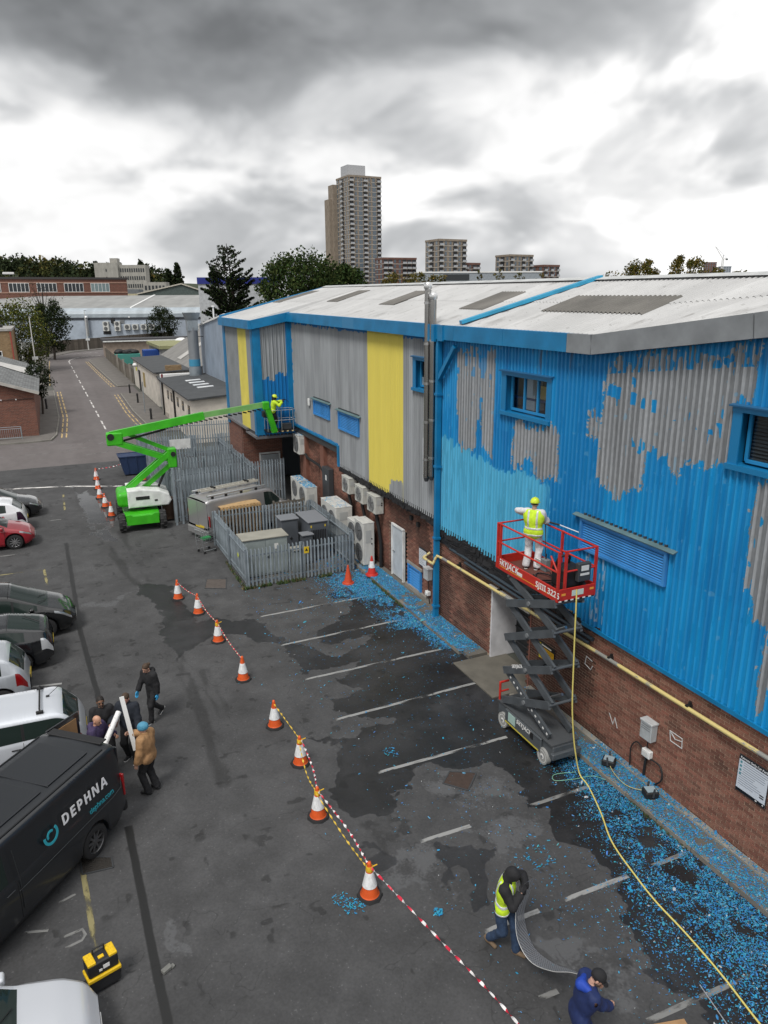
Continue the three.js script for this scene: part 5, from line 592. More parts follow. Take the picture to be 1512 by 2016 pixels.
gb().box(L * .94,.3, W * .62,0, gc + .12,0).build('underbody', M.black, t);
if (s.mirror) for (const sg of [-1,1]) { const R = rowAt(s.mirror); gb().rbox(.14,.15,.2,.05, s.mirror, R[5][1] + .09, sg * (R[5][0] + .1)).build('mirror', s.mirrorMat || cp, t); }
const e0 = rows[0], e1 = rows[rows.length - 1]; gb().box(.012,.11,.5,-hl - .012, s.plateY || .62,0).build('number_plate', M.plate, t); gb().box(.012,.11,.5, hl + .012,.42,0).build('number_plate', M.platew, t); if (s.grille) gb().rbox(.03, s.grille[1], s.grille[0],.01, hl - .005, s.grille[2],0).build('grille', trimMat, t);
if (s.wiper) { const b = gb(); for (const z of [-.3,.25]) { const x = s.screen[1] - .04; b.rod([x, top(x) + .03, z],[x - .22, top(x - .22) + .04, z + .42],.008,5); } b.build('wiper', M.black, t); }
t.userData.label = label; return { t, top, rowAt, hl };
}
const hatchTop = (L, H, o = {}) => { const h = L / 2, b = o.bonnet || .98, c = o.cowl || 1.0; return [[-h, .52],[-h + .03,.86],[-h + .1, o.tail || 1.02],[-h + (o.hatch || .46), H - .1],[-h + (o.hatch || .46) + .35, H - .02],[-.1, H],[o.roofFront ?? h * .16, H - .05],[h - c, b],[h - .5, b - .13],[h - .14, b - .27],[h, .5]]; };
const hatchBelt = (L, o = {}) => { const h = L / 2; return [[-h, .5],[-h + .2, o.rb || 1.0],[0, o.mb || .93],[h - 1.0,.9],[h - .5,.8],[h - .1,.64],[h, .46]]; };
M.pBlack = mat([.004,.0045,.005],.18,0, { clearcoat: 1, clearcoatRoughness: .03 }); M.pDark = mat([.008,.009,.011],.22,0, { clearcoat: 1, clearcoatRoughness: .03 }); M.pSilver = mat([.5,.53,.57],.3,.35, { clearcoat: 1, clearcoatRoughness: .04 }); M.pWhite = paint([.72,.73,.76],.3); M.pRed = paint([.28,.008,.018],.3); M.pVan = mat([.009,.011,.014],.42,0, { clearcoat: .7, clearcoatRoughness: .12 }); M.pSilverVan = mat([.36,.355,.36],.34,.45, { clearcoat: 1, clearcoatRoughness: .05 });
{ const L = 4.5, h = 2.25; const v = vehicle('parked_car', 'black people carrier parked nose out with a big sloping windscreen', 'car', [-2.52,0,-25.12],.0, { L, W: 1.84, H: 1.62, top: [[-h, .6],[-h + .05,1.0],[-h + .3,1.5],[-h + .7,1.6],[0,1.62],[.35,1.56],[h - .78,1.04],[h - .4,.9],[h - .12,.74],[h, .55]], belt: [[-h, .55],[-h + .2,1.02],[0,.98],[h - .8,.96],[h - .4,.82],[h, .5]], xf: 1.32, xr: -1.4, wheelR: .33, screen: [.4, h - .8], rear: [-h + .08,-h + .32], side: [[-1.6,-.62],[-.54,.42],[.5,1.15]], doors: [[-.75,.15],[.15,1.05]], bonnet: [h - .76, h - .16], head: [h - .62, h - .1], tail: [-h + .02,-h + .2], mirror: 1.0, paint: M.pBlack, sillPaint: 1, grille: [.9,.16,.5], roofSeams: [.36], wiper: 1, spokes: 5 }); gb().box(.14,.03,.06,-.1,1.645,0).build('aerial', M.black, v.t); gb().rbox(.12,.05,.02,.01, h - .22,.36,-.78).build('fog_lamp', M.lampglass, v.t); }
{ const L = 4.45, h = L / 2; const v = vehicle('parked_car', 'black hatchback with long sloping glass tail and clear rear lamps', 'car', [-3.2,0,-22.82], Math.PI, { L, W: 1.74, H: 1.47, top: [[-h, .6],[-h + .02,.98],[-h + .07,1.12],[-h + .2,1.19],[-h + 1.15,1.42],[-.1,1.47],[.5,1.4],[h - .85,.98],[h - .3,.78],[h, .55]], belt: [[-h, .55],[-h + .15,.98],[0,.93],[h - .8,.9],[h - .3,.74],[h, .5]], xf: 1.35, xr: -1.33, wheelR: .31, screen: [.5, h - .86], rear: [-h + .3,-h + 1.12], side: [[-1.5,-.72],[-.64,.25],[.33,1.1]], doors: [[-.95,-.05],[-.05,.95]], bonnet: [h - .8, h - .16], head: [h - .5, h - .1], tail: [-h + .02,-h + .3], tallTail: 1, clearTail: 1, mirror: .95, paint: M.pDark, sillPaint: 1, roofSeams: [-.7,-h + 1.15], spokes: 6, tumble: .8 }); gb().rod([-h + .3,1.26,-.1],[-h + .75,1.37,.28],.012,5).build('wiper', M.black, v.t); gb().box(.05,.06,.02,-.2,1.5,0).build('aerial', M.black, v.t); }
{ const L = 3.9, h = L / 2; vehicle('parked_car', 'pale silver hatchback with rear spoiler, next to the estate with roof bars', 'car', [-3.52,0,-20.75], Math.PI, { L, W: 1.7, H: 1.51, top: hatchTop(L, 1.51, { hatch: .5, tail: 1.0 }), belt: hatchBelt(L), xf: 1.2, xr: -1.25, wheelR: .3, screen: [.34, h - 1.02], rear: [-h + .1,-h + .42], side: [[-1.3,-.5],[-.42,.4],[.48,.9]], doors: [[-.85,.0],[.0,.95]], bonnet: [h - .98, h - .16], head: [h - .5, h - .1], tail: [-h + .06,-h + .3], mirror: .85, paint: M.pSilver, sillPaint: 1, roofSeams: [-h + .5] }); }
{ const L = 4.75, h = L / 2; const v = vehicle('parked_car', 'white estate car with black roof bars beside the black lettered van', 'car', [-2.66,0,-17.32], Math.PI, { L, W: 1.76, H: 1.5, top: [[-h, .6],[-h + .03,.95],[-h + .1,1.02],[-h + .46,1.4],[-h + .62,1.46],[-.3,1.5],[.25,1.44],[h - 1.2,.98],[h - .4,.82],[h - .1,.68],[h, .5]], belt: [[-h, .55],[-h + .2,.97],[0,.92],[h - 1.2,.9],[h - .4,.76],[h, .46]], xf: 1.45, xr: -1.25, wheelR: .32, screen: [.28, h - 1.22], rear: [-h + .1,-h + .48], side: [[-2.0,-1.12],[-1.02,-.18],[-.1,.8]], doors: [[-1.05,-.1],[-.1,.95]], bonnet: [h - 1.16, h - .16], head: [h - .5, h - .1], tail: [-h + .03,-h + .28], tallTail: 1, mirror: .8, paint: M.pSilver.clone(), sillPaint: 1, handle: trimMat, roofSeams: [-h + .62], tumble: .82 }); v.t.traverse((o) => { if (o.name === 'body' || o.name === 'door' || o.name === 'bonnet') { o.material = mat([.62,.65,.7],.3,.25, { clearcoat: 1, clearcoatRoughness: .04 }); } }); for (const x of [-1.45,-.1]) gb().path([[x, 1.5,-.6],[x, 1.56,-.55],[x, 1.56,.55],[x, 1.5,.6]],.022,6).rbox(.16,.08,.06,.02, x, 1.49,-.6).rbox(.16,.08,.06,.02, x, 1.49,.6).build('roof_bar', M.black, v.t); gb().rod([-1.62,1.5,.1],[-1.9,1.72,.1],.007,5).rbox(.08,.03,.05,.01,-1.62,1.5,.1).build('aerial', M.black, v.t); }
{ const L = 4.2, h = L / 2; vehicle('parked_car', 'silver white car at the bottom left with only its bonnet and windscreen in view', 'car', [-2.6,0,-8.98],.03, { L, W: 1.78, H: 1.5, top: hatchTop(L, 1.5, { bonnet: 1.0, cowl: 1.02 }), belt: hatchBelt(L), xf: 1.28, xr: -1.3, screen: [.36, h - 1.04], rear: [-h + .1,-h + .42], side: [[-1.3,-.5],[-.42,.4],[.48,.95]], doors: [[-.85,.0],[.0,.95]], bonnet: [h - 1.0, h - .16], head: [h - .5, h - .06], tail: [-h + .06,-h + .3], mirror: .85, paint: mat([.6,.62,.66],.3,.2, { clearcoat: 1, clearcoatRoughness: .04 }), sillPaint: 1, wiper: 1 }); }
{ const L = 4.2, h = L / 2; vehicle('parked_car', 'red hatchback parked nose out with bright ten spoke wheels', 'car', [-3.72,0,-35.3],0, { L, W: 1.75, H: 1.48, top: hatchTop(L, 1.48, { bonnet: .98 }), belt: hatchBelt(L), xf: 1.3, xr: -1.28, wheelR: .33, screen: [.34, h - 1.02], rear: [-h + .1,-h + .42], side: [[-1.3,-.5],[-.42,.4],[.48,.95]], doors: [[-.85,.0],[.0,.95]], bonnet: [h - .98, h - .16], head: [h - .58, h - .1], tail: [-h + .06,-h + .3], mirror: .85, paint: M.pRed, sillPaint: 1, spokes: 10, grille: [.8,.14,.42], wiper: 1 }); }
{ const L = 4.1, h = L / 2; vehicle('parked_car', 'white crossover parked rear out between the red car and the dark car', 'car', [-3.98,0,-37.68], Math.PI, { L, W: 1.76, H: 1.57, top: hatchTop(L, 1.57, { hatch: .62, tail: 1.06 }), belt: hatchBelt(L, { rb: 1.08, mb: .98 }), xf: 1.25, xr: -1.25, wheelR: .34, screen: [.34, h - 1.02], rear: [-h + .14,-h + .56], side: [[-1.2,-.5],[-.42,.4],[.48,.95]], doors: [[-.85,.0],[.0,.95]], bonnet: [h - .98, h - .16], head: [h - .5, h - .1], tail: [-h + .08,-h + .42], mirror: .85, paint: M.pWhite, sillPaint: 1 }).t.traverse((o) => { if (o.name === 'tail_light') o.material = mat([.03,.012,.03],.1); }); }
{ const L = 4.4, h = L / 2; vehicle('parked_car', 'dark grey car farthest along the left bays with a silver topped bonnet', 'car', [-3.55,0,-40.35],0, { L, W: 1.78, H: 1.46, top: hatchTop(L, 1.46, { bonnet: .97, cowl: 1.05 }), belt: hatchBelt(L), xf: 1.32, xr: -1.3, screen: [.36, h - 1.07], rear: [-h + .1,-h + .42], side: [[-1.3,-.5],[-.42,.4],[.48,.95]], doors: [[-.85,.0],[.0,.95]], bonnet: [h - 1.02, h - .16], head: [h - .5, h - .1], tail: [-h + .06,-h + .3], mirror: .85, paint: M.pDark, sillPaint: 1, grille: [.9,.2,.45] }); }
// vans
const vanTop = (L, H) => { const h = L / 2; return [[-h, H - .1],[-h + .04, H - .04],[-h + .2, H],[h - 1.75, H],[h - 1.5, H - .06],[h - .82,1.2],[h - .3,1.02],[h - .08,.8],[h, .55]]; };
const vanSpec = (L, W, H, o) => { const h = L / 2; return { L, W, H, top: vanTop(L, H), belt: [[-h, 1.12],[h - 1.0,1.1],[h - .5,.95],[h - .1,.72],[h, .5]], plan: [[-h, .955],[-h + .05,.985],[-h + .3,1],[h - 1.2,1],[h - .4,.93],[h - .12,.84],[h, .68]], xf: h - .95, xr: -h + .98, wheelR: .335, clear: .24, screen: [h - 1.5, h - .84], side: [[h - 1.95, h - 1.08]], doors: [[h - 2.1, h - 1.0]], bonnet: [h - .8, h - .16], head: [h - .5, h - .1], mirror: h - 1.12, tumble: .86, soft: .06, spokes: 9,...o }; };
function vanRear(t, hl, W, H, m, glass) { for (const s of [-1,1]) { gb().rbox(.03, H - .78, W * .43,.012,-hl - .008,(H - .1 + .62) / 2 - .02, s * W * .222).build('rear_door', m, t); if (glass) gb().box(.012,.42, W * .36,-hl - .027, H - .46, s * W * .222).build('rear_window', M.carglass, t); gb().rbox(.05,.5,.13,.02,-hl + .04,.98, s * (W * .473)).build('tail_light', M.redlamp, t); } gb().rbox(.14,.34, W * .94,.05,-hl - .02,.36,0).build('bumper', mat([.2,.2,.2],.5), t); }
{ const L = 5.0, W = 1.95, H = 1.94, th = Math.atan2(-.75,-.66); const hx = -.66 / .999, hz = .75 / .999, nx = .75 / .999, nz = .66 / .999; const rx = .34 - nx * W / 2, rz = -13.98 - nz * W / 2;
const v = vehicle('delivery_van', 'black delivery van lettered in white and teal with a rear door open', 'van', [rx + hx * L / 2,0, rz + hz * L / 2], th, vanSpec(L, W, H, { paint: M.pVan, sillPaint: 1, tail: null, plateY: .6, alloy: mat([.16,.16,.165],.35,.7), cuts: [] })); const t = v.t, hl = v.hl, sm = mat([.005,.006,.007],.5);
// rear: one barn door shut, one swung wide open showing its plywood lining
gb().rbox(.03,1.2, W * .43,.012,-hl - .008,1.2,-W * .222).build('rear_door', M.pVan, t); { const d = new THREE.Group(); d.name = 'rear_door'; d.userData.label = 'open rear door with plywood lining'; d.position.set(-hl - .02,1.2, W * .46); d.rotation.y = -.12; t.add(d); gb().rbox(.86,1.25,.04,.015,-.43,0,0).build('panel', M.pVan, d); gb().box(.7,.98,.012,-.42,.02,-.03).build('lining', M.wood, d); } for (const s of [-1,1]) gb().rbox(.05,.5,.12,.02,-hl + .04,.98, s * W * .473).build('tail_light', M.redlamp, t); gb().rbox(.14,.24, W * .94,.05,-hl - .02,.42,0).build('bumper', trimMat, t); gb().box(.02,1.1, W * .42,-hl + .002,1.2, W * .21).build('load_opening', M.black, t);
// roof pressings, rails and spoiler lip
for (const [a, b] of [[-hl + .5,-hl + 1.6],[-hl + 1.75,-hl + 2.75],[-hl + 2.9,-hl + 3.4]]) { const y = H + .012; gb().rbox(b - a, .016,1.16,.007,(a + b) / 2, y, 0).build('roof_pressing', M.pVan, t); } gb().rbox(.2,.03,1.3,.012,-hl + .1, H + .01,0).build('spoiler', trimMat, t); for (const s of [-1,1]) gb().bar([-hl + .3, H - .02, s * .76],[hl - 1.8, H - .02, s * .76],.03,.03).build('roof_channel', sm, t);
// lettering on the near side (faces local -z, text runs to -x)
const z = -W / 2 - .004, pl = (s, y, dz = 0) => new THREE.Matrix4().makeBasis(new THREE.Vector3(-1,0,0), new THREE.Vector3(0,1,0), new THREE.Vector3(0,0,-1)).setPosition(-hl + s, y, z + .012 - dz);
const tilt = new THREE.Matrix4().makeRotationX(-.1); const W1 = mat([.8,.8,.82],.5), T1 = mat([.03,.36,.45],.5);
const spaced = (str, size, m, s0, s1, y, f) => { const gs = [...str].map((ch) => new TextGeometry(ch, { font: f, size, depth: .006, curveSegments: 6, bevelEnabled: false })); let w = 0; const ws = gs.map((g) => { g.computeBoundingBox(); return Math.max(.01, g.boundingBox.max.x - g.boundingBox.min.x); }); const gap = ((s0 - s1) - ws.reduce((a, b) => a + b, 0)) / (str.length - 1); const b = gb(); let x = 0; gs.forEach((g, i) => { b.add(g, TM(x - g.boundingBox.min.x, 0,0)); x += ws[i] + gap; }); const o = b.build('lettering', m, t); o.userData.kind = 'stuff'; o.applyMatrix4(pl(s0, y).multiply(tilt)); return o; };
spaced('DEPHNA', .205, W1,1.74,.5,1.31, font); spaced('dephna.com', .098, T1,1.06,.36,1.02, fontR);
{ const arc = (r0, r1, a0, a1) => { const s = new THREE.Shape(); s.absarc(0,0, r1, a0, a1, false); s.absarc(0,0, r0, a1, a0, true); return new THREE.ExtrudeGeometry(s, { depth: .006, bevelEnabled: false, curveSegments: 24 }); }; const b = gb(); b.add(arc(.128,.178, Math.PI * .95, Math.PI * 2.22)).add(arc(.055,.098, Math.PI * .25, Math.PI * 1.15)); const o = b.build('emblem', T1, t); o.userData.kind = 'stuff'; o.applyMatrix4(pl(2.06,1.36).multiply(tilt)); }
{ const b = gb(); b.path([[-hl + .12,1.2, z + .012],[-hl + .14,1.0, z + .004],[-hl + .4,.94, z],[-hl + 2.4,.9, z],[-hl + 2.9,.9, z]],.006,5); b.build('side_crease', mat([.05,.055,.06],.3), t); gb().path([[hl - 2.15,.5, z],[hl - 2.15,1.1, z],[hl - 2.12,1.7, z + .05]],.006,5).build('seam', mat([.03,.032,.035],.3), t); }
}
{ const L = 4.95, W = 1.92, H = 1.95, th = .335; const v = vehicle('delivery_van', 'silver delivery van with ladder and roof rails behind the electrical compound', 'van', [7.55,0,-33.35], th, vanSpec(L, W, H, { paint: M.pSilverVan, sillPaint: 1, plateY: .62 })); const t = v.t, hl = v.hl; vanRear(t, hl, W, H, M.pSilverVan, false); gb().box(.012,.1,.4,-hl - .04,.66,.35).build('number_plate', M.plate, t);
for (const s of [-1,1]) { gb().rod([-hl + .15, H + .12, s * .66],[hl - 1.75, H + .12, s * .66],.05,10).build('roof_rail', M.alu, t); for (const x of [-hl + .4,-hl + 1.1,-hl + 1.9,-hl + 2.7]) gb().box(.1,.14,.08, x, H + .02, s * .68).build('rail_foot', M.black, t); }
{ const l = thing('ladder', 'folded pale ladder strapped on the roof of the silver van', 'ladder', [7.55, H + .12,-33.35], th); for (const z of [.62,.36]) { gb().box(3.1,.1,.035,-.55,.02, z - .9 - .0).build('stile', mat([.5,.48,.42],.6), l); } const b = gb(); for (let i = 0; i < 11; i++) b.rod([-2.0 + i * .29,.02,-.28],[-2.0 + i * .29,.02,-.54],.018,6); b.build('rung', mat([.5,.48,.42],.6), l); const c = gb(); for (const x of [-1.4,.4]) c.box(.1,.06,.36, x, .09,-.41); c.build('clamp', M.black, l); }
gb().path([[-hl + .5,1.62,-W / 2 * .9],[-hl + 2.35,1.62,-W / 2 * .9]],.004,4).build('seam', mat([.2,.2,.2],.5), t); gb().box(.5,.012,.006,-hl + .9,.75, W / 2 + .002).build('side_moulding', mat([.5,.5,.5],.4), t); }
// ================================================================ people: distance fields meshed by surface nets
function surfaceNets(f, lo, hi, cell) {
const n = [0,1,2].map((k) => Math.ceil((hi[k] - lo[k]) / cell) + 1),[nx, ny, nz] = n, F = new Float32Array(nx * ny * nz); let q = 0;
for (let k = 0; k < nz; k++) for (let j = 0; j < ny; j++) for (let i = 0; i < nx; i++) F[q++] = f(lo[0] + i * cell, lo[1] + j * cell, lo[2] + k * cell);
const id = new Int32Array(nx * ny * nz).fill(-1), P = [], I = [], sx = 1, sy = nx, sz = nx * ny;
for (let k = 0; k < nz - 1; k++) for (let j = 0; j < ny - 1; j++) for (let i = 0; i < nx - 1; i++) { const b = i + j * sy + k * sz; let m = 0; for (let c = 0; c < 8; c++) if (F[b + (c & 1) + (c >> 1 & 1) * sy + (c >> 2) * sz] < 0) m |= 1 << c; if (m === 0 || m === 255) continue; let X = 0, Y = 0, Z = 0, w = 0;
for (let e = 0; e < 12; e++) { const ax = e >> 2, r = e & 3; let o = [0,0,0]; const u = (ax + 1) % 3, v = (ax + 2) % 3; o[u] = r & 1; o[v] = r >> 1; const a = b + o[0] + o[1] * sy + o[2] * sz, d = [sx, sy, sz][ax], fa = F[a], fb = F[a + d]; if ((fa < 0) === (fb < 0)) continue; const t = fa / (fa - fb); o[ax] = t; X += o[0]; Y += o[1]; Z += o[2]; w++; }
id[b] = P.length / 3; P.push(lo[0] + (i + X / w) * cell, lo[1] + (j + Y / w) * cell, lo[2] + (k + Z / w) * cell); }
for (let k = 1; k < nz - 1; k++) for (let j = 1; j < ny - 1; j++) for (let i = 1; i < nx - 1; i++) { const b = i + j * sy + k * sz, A = F[b] < 0; const quad = (d, u, v) => { if (A === (F[b + d] < 0)) return; const a = id[b], p = id[b - u], r = id[b - u - v], s = id[b - v]; if (a < 0 || p < 0 || r < 0 || s < 0) return; if (A) I.push(a, p, r, a, r, s); else I.push(a, r, p, a, s, r); }; quad(sx, sy, sz); quad(sy, sz, sx); quad(sz, sx, sy); }
const g = new THREE.BufferGeometry(); g.setAttribute('position', new THREE.Float32BufferAttribute(P, 3)); g.setIndex(I); g.computeVertexNormals(); return g;
}
const smin = (a, b, k) => { const h = Math.max(k - Math.abs(a - b),0) / k; return Math.min(a, b) - h * h * k * .25; };
function cap(x, y, z, b) { const { p, d, l2, r0, r1 } = b; const ax = x - p[0], ay = y - p[1], az = z - p[2], t = clamp((ax * d[0] + ay * d[1] + az * d[2]) / l2); const qx = ax - d[0] * t, qy = ay - d[1] * t, qz = az - d[2] * t; return Math.sqrt(qx * qx + qy * qy + qz * qz) - (r0 + (r1 - r0) * t); }
const bone = (p, q, r0, r1 = r0) => { const d = [q.x - p.x, q.y - p.y, q.z - p.z]; return { p: [p.x, p.y, p.z], d, l2: Math.max(1e-8, d[0] * d[0] + d[1] * d[1] + d[2] * d[2]), r0, r1 }; };
const chain = (bs, k) => (x, y, z) => { let r = 1e3; for (const b of bs) r = smin(r, cap(x, y, z, b), k); return r; };
const boxOf = (bs, pad) => { const lo = [1e9,1e9,1e9], hi = [-1e9,-1e9,-1e9]; for (const b of bs) for (let k = 0; k < 3; k++) { const r = Math.max(b.r0, b.r1) + pad; lo[k] = Math.min(lo[k], b.p[k] - r, b.p[k] + b.d[k] - r); hi[k] = Math.max(hi[k], b.p[k] + r, b.p[k] + b.d[k] + r); } return [lo, hi]; };
const VV = (x, y, z) => new THREE.Vector3(x, y, z);
function ik(a, t, l1, l2, hint) { const d = t.clone().sub(a); let L = d.length(); const m = (l1 + l2) * .995; if (L > m) { d.multiplyScalar(m / L); L = m; } const e = a.clone().add(d); const c = (l1 * l1 + L * L - l2 * l2) / (2 * L), h = Math.sqrt(Math.max(0, l1 * l1 - c * c)); const n = d.clone().normalize(), p = hint.clone().addScaledVector(n, -hint.dot(n)).normalize(); return [a.clone().addScaledVector(n, c).addScaledVector(p, h), e]; }
const plainUV = (g) => { const p = g.attributes.position, u = new Float32Array(p.count * 2); for (let i = 0; i < p.count; i++) { u[i * 2] = p.getX(i) + p.getZ(i) * .7; u[i * 2 + 1] = p.getY(i); } g.setAttribute('uv', new THREE.BufferAttribute(u, 2)); return g; };
function person(label, p, turn, o) {
const t = thing('person', label, 'person', p, turn), S = o.h || 1; t.scale.setScalar(S); const add = (name, g, m) => { const q = shade(new THREE.Mesh(plainUV(g), m)); q.name = name; t.add(q); return q; };
const Q = new THREE.Quaternion().setFromEuler(new THREE.Euler(o.lean || 0, o.twist || 0, o.side || 0)), hip = VV(0, o.hipY || .93, o.hipZ || 0), L = (x, y, z) => VV(x, y, z).applyQuaternion(Q).add(hip);
const neck = L(0,.52,-.005), hq = Q.clone().multiply(new THREE.Quaternion().setFromEuler(new THREE.Euler(o.headPitch || 0, o.headYaw || 0, o.headRoll || 0, 'YXZ'))), H = (x, y, z) => VV(x, y, z).applyQuaternion(hq).add(neck), iq = hq.clone().invert();
const sh = [L(.185,.455,0), L(-.185,.455,0)], hp = [VV(.095, hip.y - .03, hip.z), VV(-.095, hip.y - .03, hip.z)];
const arms = [0,1].map((i) => { const s = i ? -1 : 1, tg = o.hands[i]; const hint = o.elbow && o.elbow[i] ? VV(...o.elbow[i]) : VV(s * .55,-.5,-.7); return ik(sh[i], VV(...tg),.285,.255, hint); });
const legs = [0,1].map((i) => { const f = o.feet[i]; return ik(hp[i], VV(f[0],.085 + (f[2] || 0), f[1]),.435,.425, VV((i ? -.12 : .12),0,1)); });
const flat = (f, ry) => (x, y, z) => { const v = VV(x, y, z).sub(hip).applyQuaternion(Qi); return f(v.x, v.y, v.z * 1.38); }; const Qi = Q.clone().invert();
const tb = [bone(VV(-.075,-.02,0), VV(.075,-.02,0),.12), bone(VV(0,0,0), VV(0,.26,0),.125,.135), bone(VV(-.07,.3,0), VV(.07,.3,0),.135), bone(VV(-.125,.43,0), VV(.125,.43,0),.085)]; const torso0 = chain(tb, .1), torso = flat(torso0);
const armB = [0,1].map((i) => [bone(sh[i], arms[i][0],.056,.043), bone(arms[i][0], arms[i][1],.043,.03)]), legB = [0,1].map((i) => [bone(hp[i], legs[i][0],.092,.062), bone(legs[i][0], legs[i][1],.06,.038)]);
const neckB = bone(L(0,.44,-.01), H(0,.06,0),.055,.05);
const limbs = chain([...armB.flat(),...legB.flat(), neckB],.03);
const bodyF = (x, y, z) => smin(torso(x, y, z), limbs(x, y, z),.05);
// --- body: one mesh of trunk and limbs, hands and head
const geos = []; const tbw = [bone(hip, L(0,.43,0),.24)]; const [lo, hi] = boxOf([...tbw, ...armB.flat(),...legB.flat()],.03); geos.push(surfaceNets(bodyF, lo, hi, .024));
{ // head
const hf = (x, y, z) => { const v = VV(x, y, z).sub(neck).applyQuaternion(iq), X = v.x, Y = v.y, Z = v.z; const el = (cx, cy, cz, a, b, c) => { const dx = (X - cx) / a, dy = (Y - cy) / b, dz = (Z - cz) / c, k = Math.sqrt(dx * dx + dy * dy + dz * dz); return (k - 1) * Math.min(a, b, c); };
let d = smin(el(0,.16,.012,.074,.092,.095), el(0,.1,.036,.058,.078,.066),.03); d = smin(d, el(0,.045,.07,.03,.02,.024),.025); d = smin(d, cap(X, Y, Z, nose),.012); d = Math.max(d, -(el(.032,.135,.108,.02,.012,.016))); d = Math.max(d, -(el(-.032,.135,.108,.02,.012,.016))); d = smin(d, el(.077,.12,0,.012,.032,.02),.008); d = smin(d, el(-.077,.12,0,.012,.032,.02),.008); d = smin(d, el(0,.072,.098,.024,.009,.01),.008); return d; };
const nose = bone(VV(0,.135,.1), VV(0,.1,.124),.009,.014); const c = H(0,.12,.02), r = .165; geos.push(surfaceNets((x, y, z) => Math.min(hf(x, y, z), cap(x, y, z, neckB)),[c.x - r, c.y - r, c.z - r],[c.x + r, c.y + r, c.z + r],.0075));
}
const handGeo = (i, infl, cell) => { const s = i ? -1 : 1, w = arms[i][1], dir = w.clone().sub(arms[i][0]).normalize(); const hd = o.handDir && o.handDir[i] ? VV(...o.handDir[i]).normalize() : dir; let pn = o.palm && o.palm[i] ? VV(...o.palm[i]) : VV(-s, 0,.3); pn.addScaledVector(hd, -pn.dot(hd)).normalize(); const sd = new THREE.Vector3().crossVectors(hd, pn).multiplyScalar(s);
const A = (f, sdv, n) => w.clone().addScaledVector(hd, f).addScaledVector(sd, sdv).addScaledVector(pn, n), bs = []; for (const k of [-1,0,1]) bs.push(bone(A(0, k * .014,0), A(.085, k * .026,0),.015 + infl, .013 + infl));
const curl = o.curl ? o.curl[i] : .45, len = [.036,.042,.039,.03]; for (let k = 0; k < 4; k++) { let pt = A(.088,(k - 1.5) * .0205,0), a = curl * .5; for (let q = 0; q < 3; q++) { const l = len[k] * (1 - q * .2), e = pt.clone().addScaledVector(hd, Math.cos(a) * l).addScaledVector(pn, Math.sin(a) * l); bs.push(bone(pt, e, .0092 - q * .0008 + infl, .0086 - q * .0008 + infl)); pt = e; a += curl; } }
{ const a = A(.025,-.03,.006), b = A(.06,-.055,.022), c = A(.09,-.052,.034); bs.push(bone(a, b, .013 + infl, .011 + infl), bone(b, c, .011 + infl, .009 + infl)); } const [l, h] = boxOf(bs, .012); return surfaceNets(chain(bs, .012), l, h, cell); };
for (const i of [0,1]) geos.push(handGeo(i, 0,.0065));
add('body', mergeGeometries(geos.map((g) => g.toNonIndexed()), false), o.skin || M.skinA);
for (const i of [0,1]) if (o.gloves) add('glove', handGeo(i, .004,.0075), o.gloves);
{ const e = gb(); for (const s of [-1,1]) { const c = H(s * .032,.135,.094); e.sph(.011, c.x, c.y, c.z, 1,1,1,8); } if (!o.shades) add('eye', e.geo(), mat([.04,.03,.025],.2)); const m = gb(), c0 = H(-.02,.072,.106), c1 = H(.02,.072,.106); m.rod(c0, c1,.0045,6); add('mouth', m.geo(), mat([.3,.1,.085],.5)); }
if (o.shades) { const g = gb(); for (const s of [-1,1]) { const a = H(s * .034,.137,.107); g.sph(.026, a.x, a.y, a.z, 1,.75,.5,10); } g.rod(H(-.06,.14,.095), H(-.078,.14,0),.004,5).rod(H(.06,.14,.095), H(.078,.14,0),.004,5); add('sunglasses', g.geo(), M.black); }
// --- clothes
const wr = (x, y, z, a) => (vn3(x * 13, y * 9, z * 13) - .5) * a + (vn3(x * 30, y * 22, z * 30) - .5) * a * .45; const loc = (x, y, z) => VV(x, y, z).sub(hip).applyQuaternion(Qi);
if (o.top) { const sl = o.sleeve ?? 1, A = armB.map((b, i) => { const e = arms[i][0], w = arms[i][1]; return sl >= 1 ? [b[0], { ...b[1], r0: b[1].r0 + .004, r1: b[1].r1 + .012 }] : [bone(sh[i], sh[i].clone().lerp(e, .62),.06,.056)]; }); const ch = chain(A.flat(),.03), inf = o.bulk || .02, hem = o.hem ?? -.14; const ends = [0,1].map((i) => { const w = arms[i][1], d = w.clone().sub(arms[i][0]).normalize(); return [w, d]; });
const f = (x, y, z) => { let d = smin(torso(x, y, z) + .0, ch(x, y, z),.06) - inf + wr(x, y, z, .022); const v = loc(x, y, z); d = Math.max(d, hem - v.y, v.y - .535); if (sl >= 1) for (const [w, dd] of ends) { const k = (x - w.x) * dd.x + (y - w.y) * dd.y + (z - w.z) * dd.z; if (Math.hypot(x - w.x, y - w.y, z - w.z) < .13) d = Math.max(d, k + .005); } return d; };
const [l, h] = boxOf([bone(L(0,-.12,0), L(0,.46,0),.2),...A.flat()],.05); add(o.topName || 'jacket', surfaceNets(f, l, h, .0155), o.top);
if (o.collar) { const g = bone(L(0,.46,-.01), L(0,.55,.0),.085,.075),[a, b] = boxOf([g],.02); add('collar', surfaceNets((x, y, z) => Math.max(cap(x, y, z, g), loc(x, y, z).y - .57), a, b, .012), o.top); } }
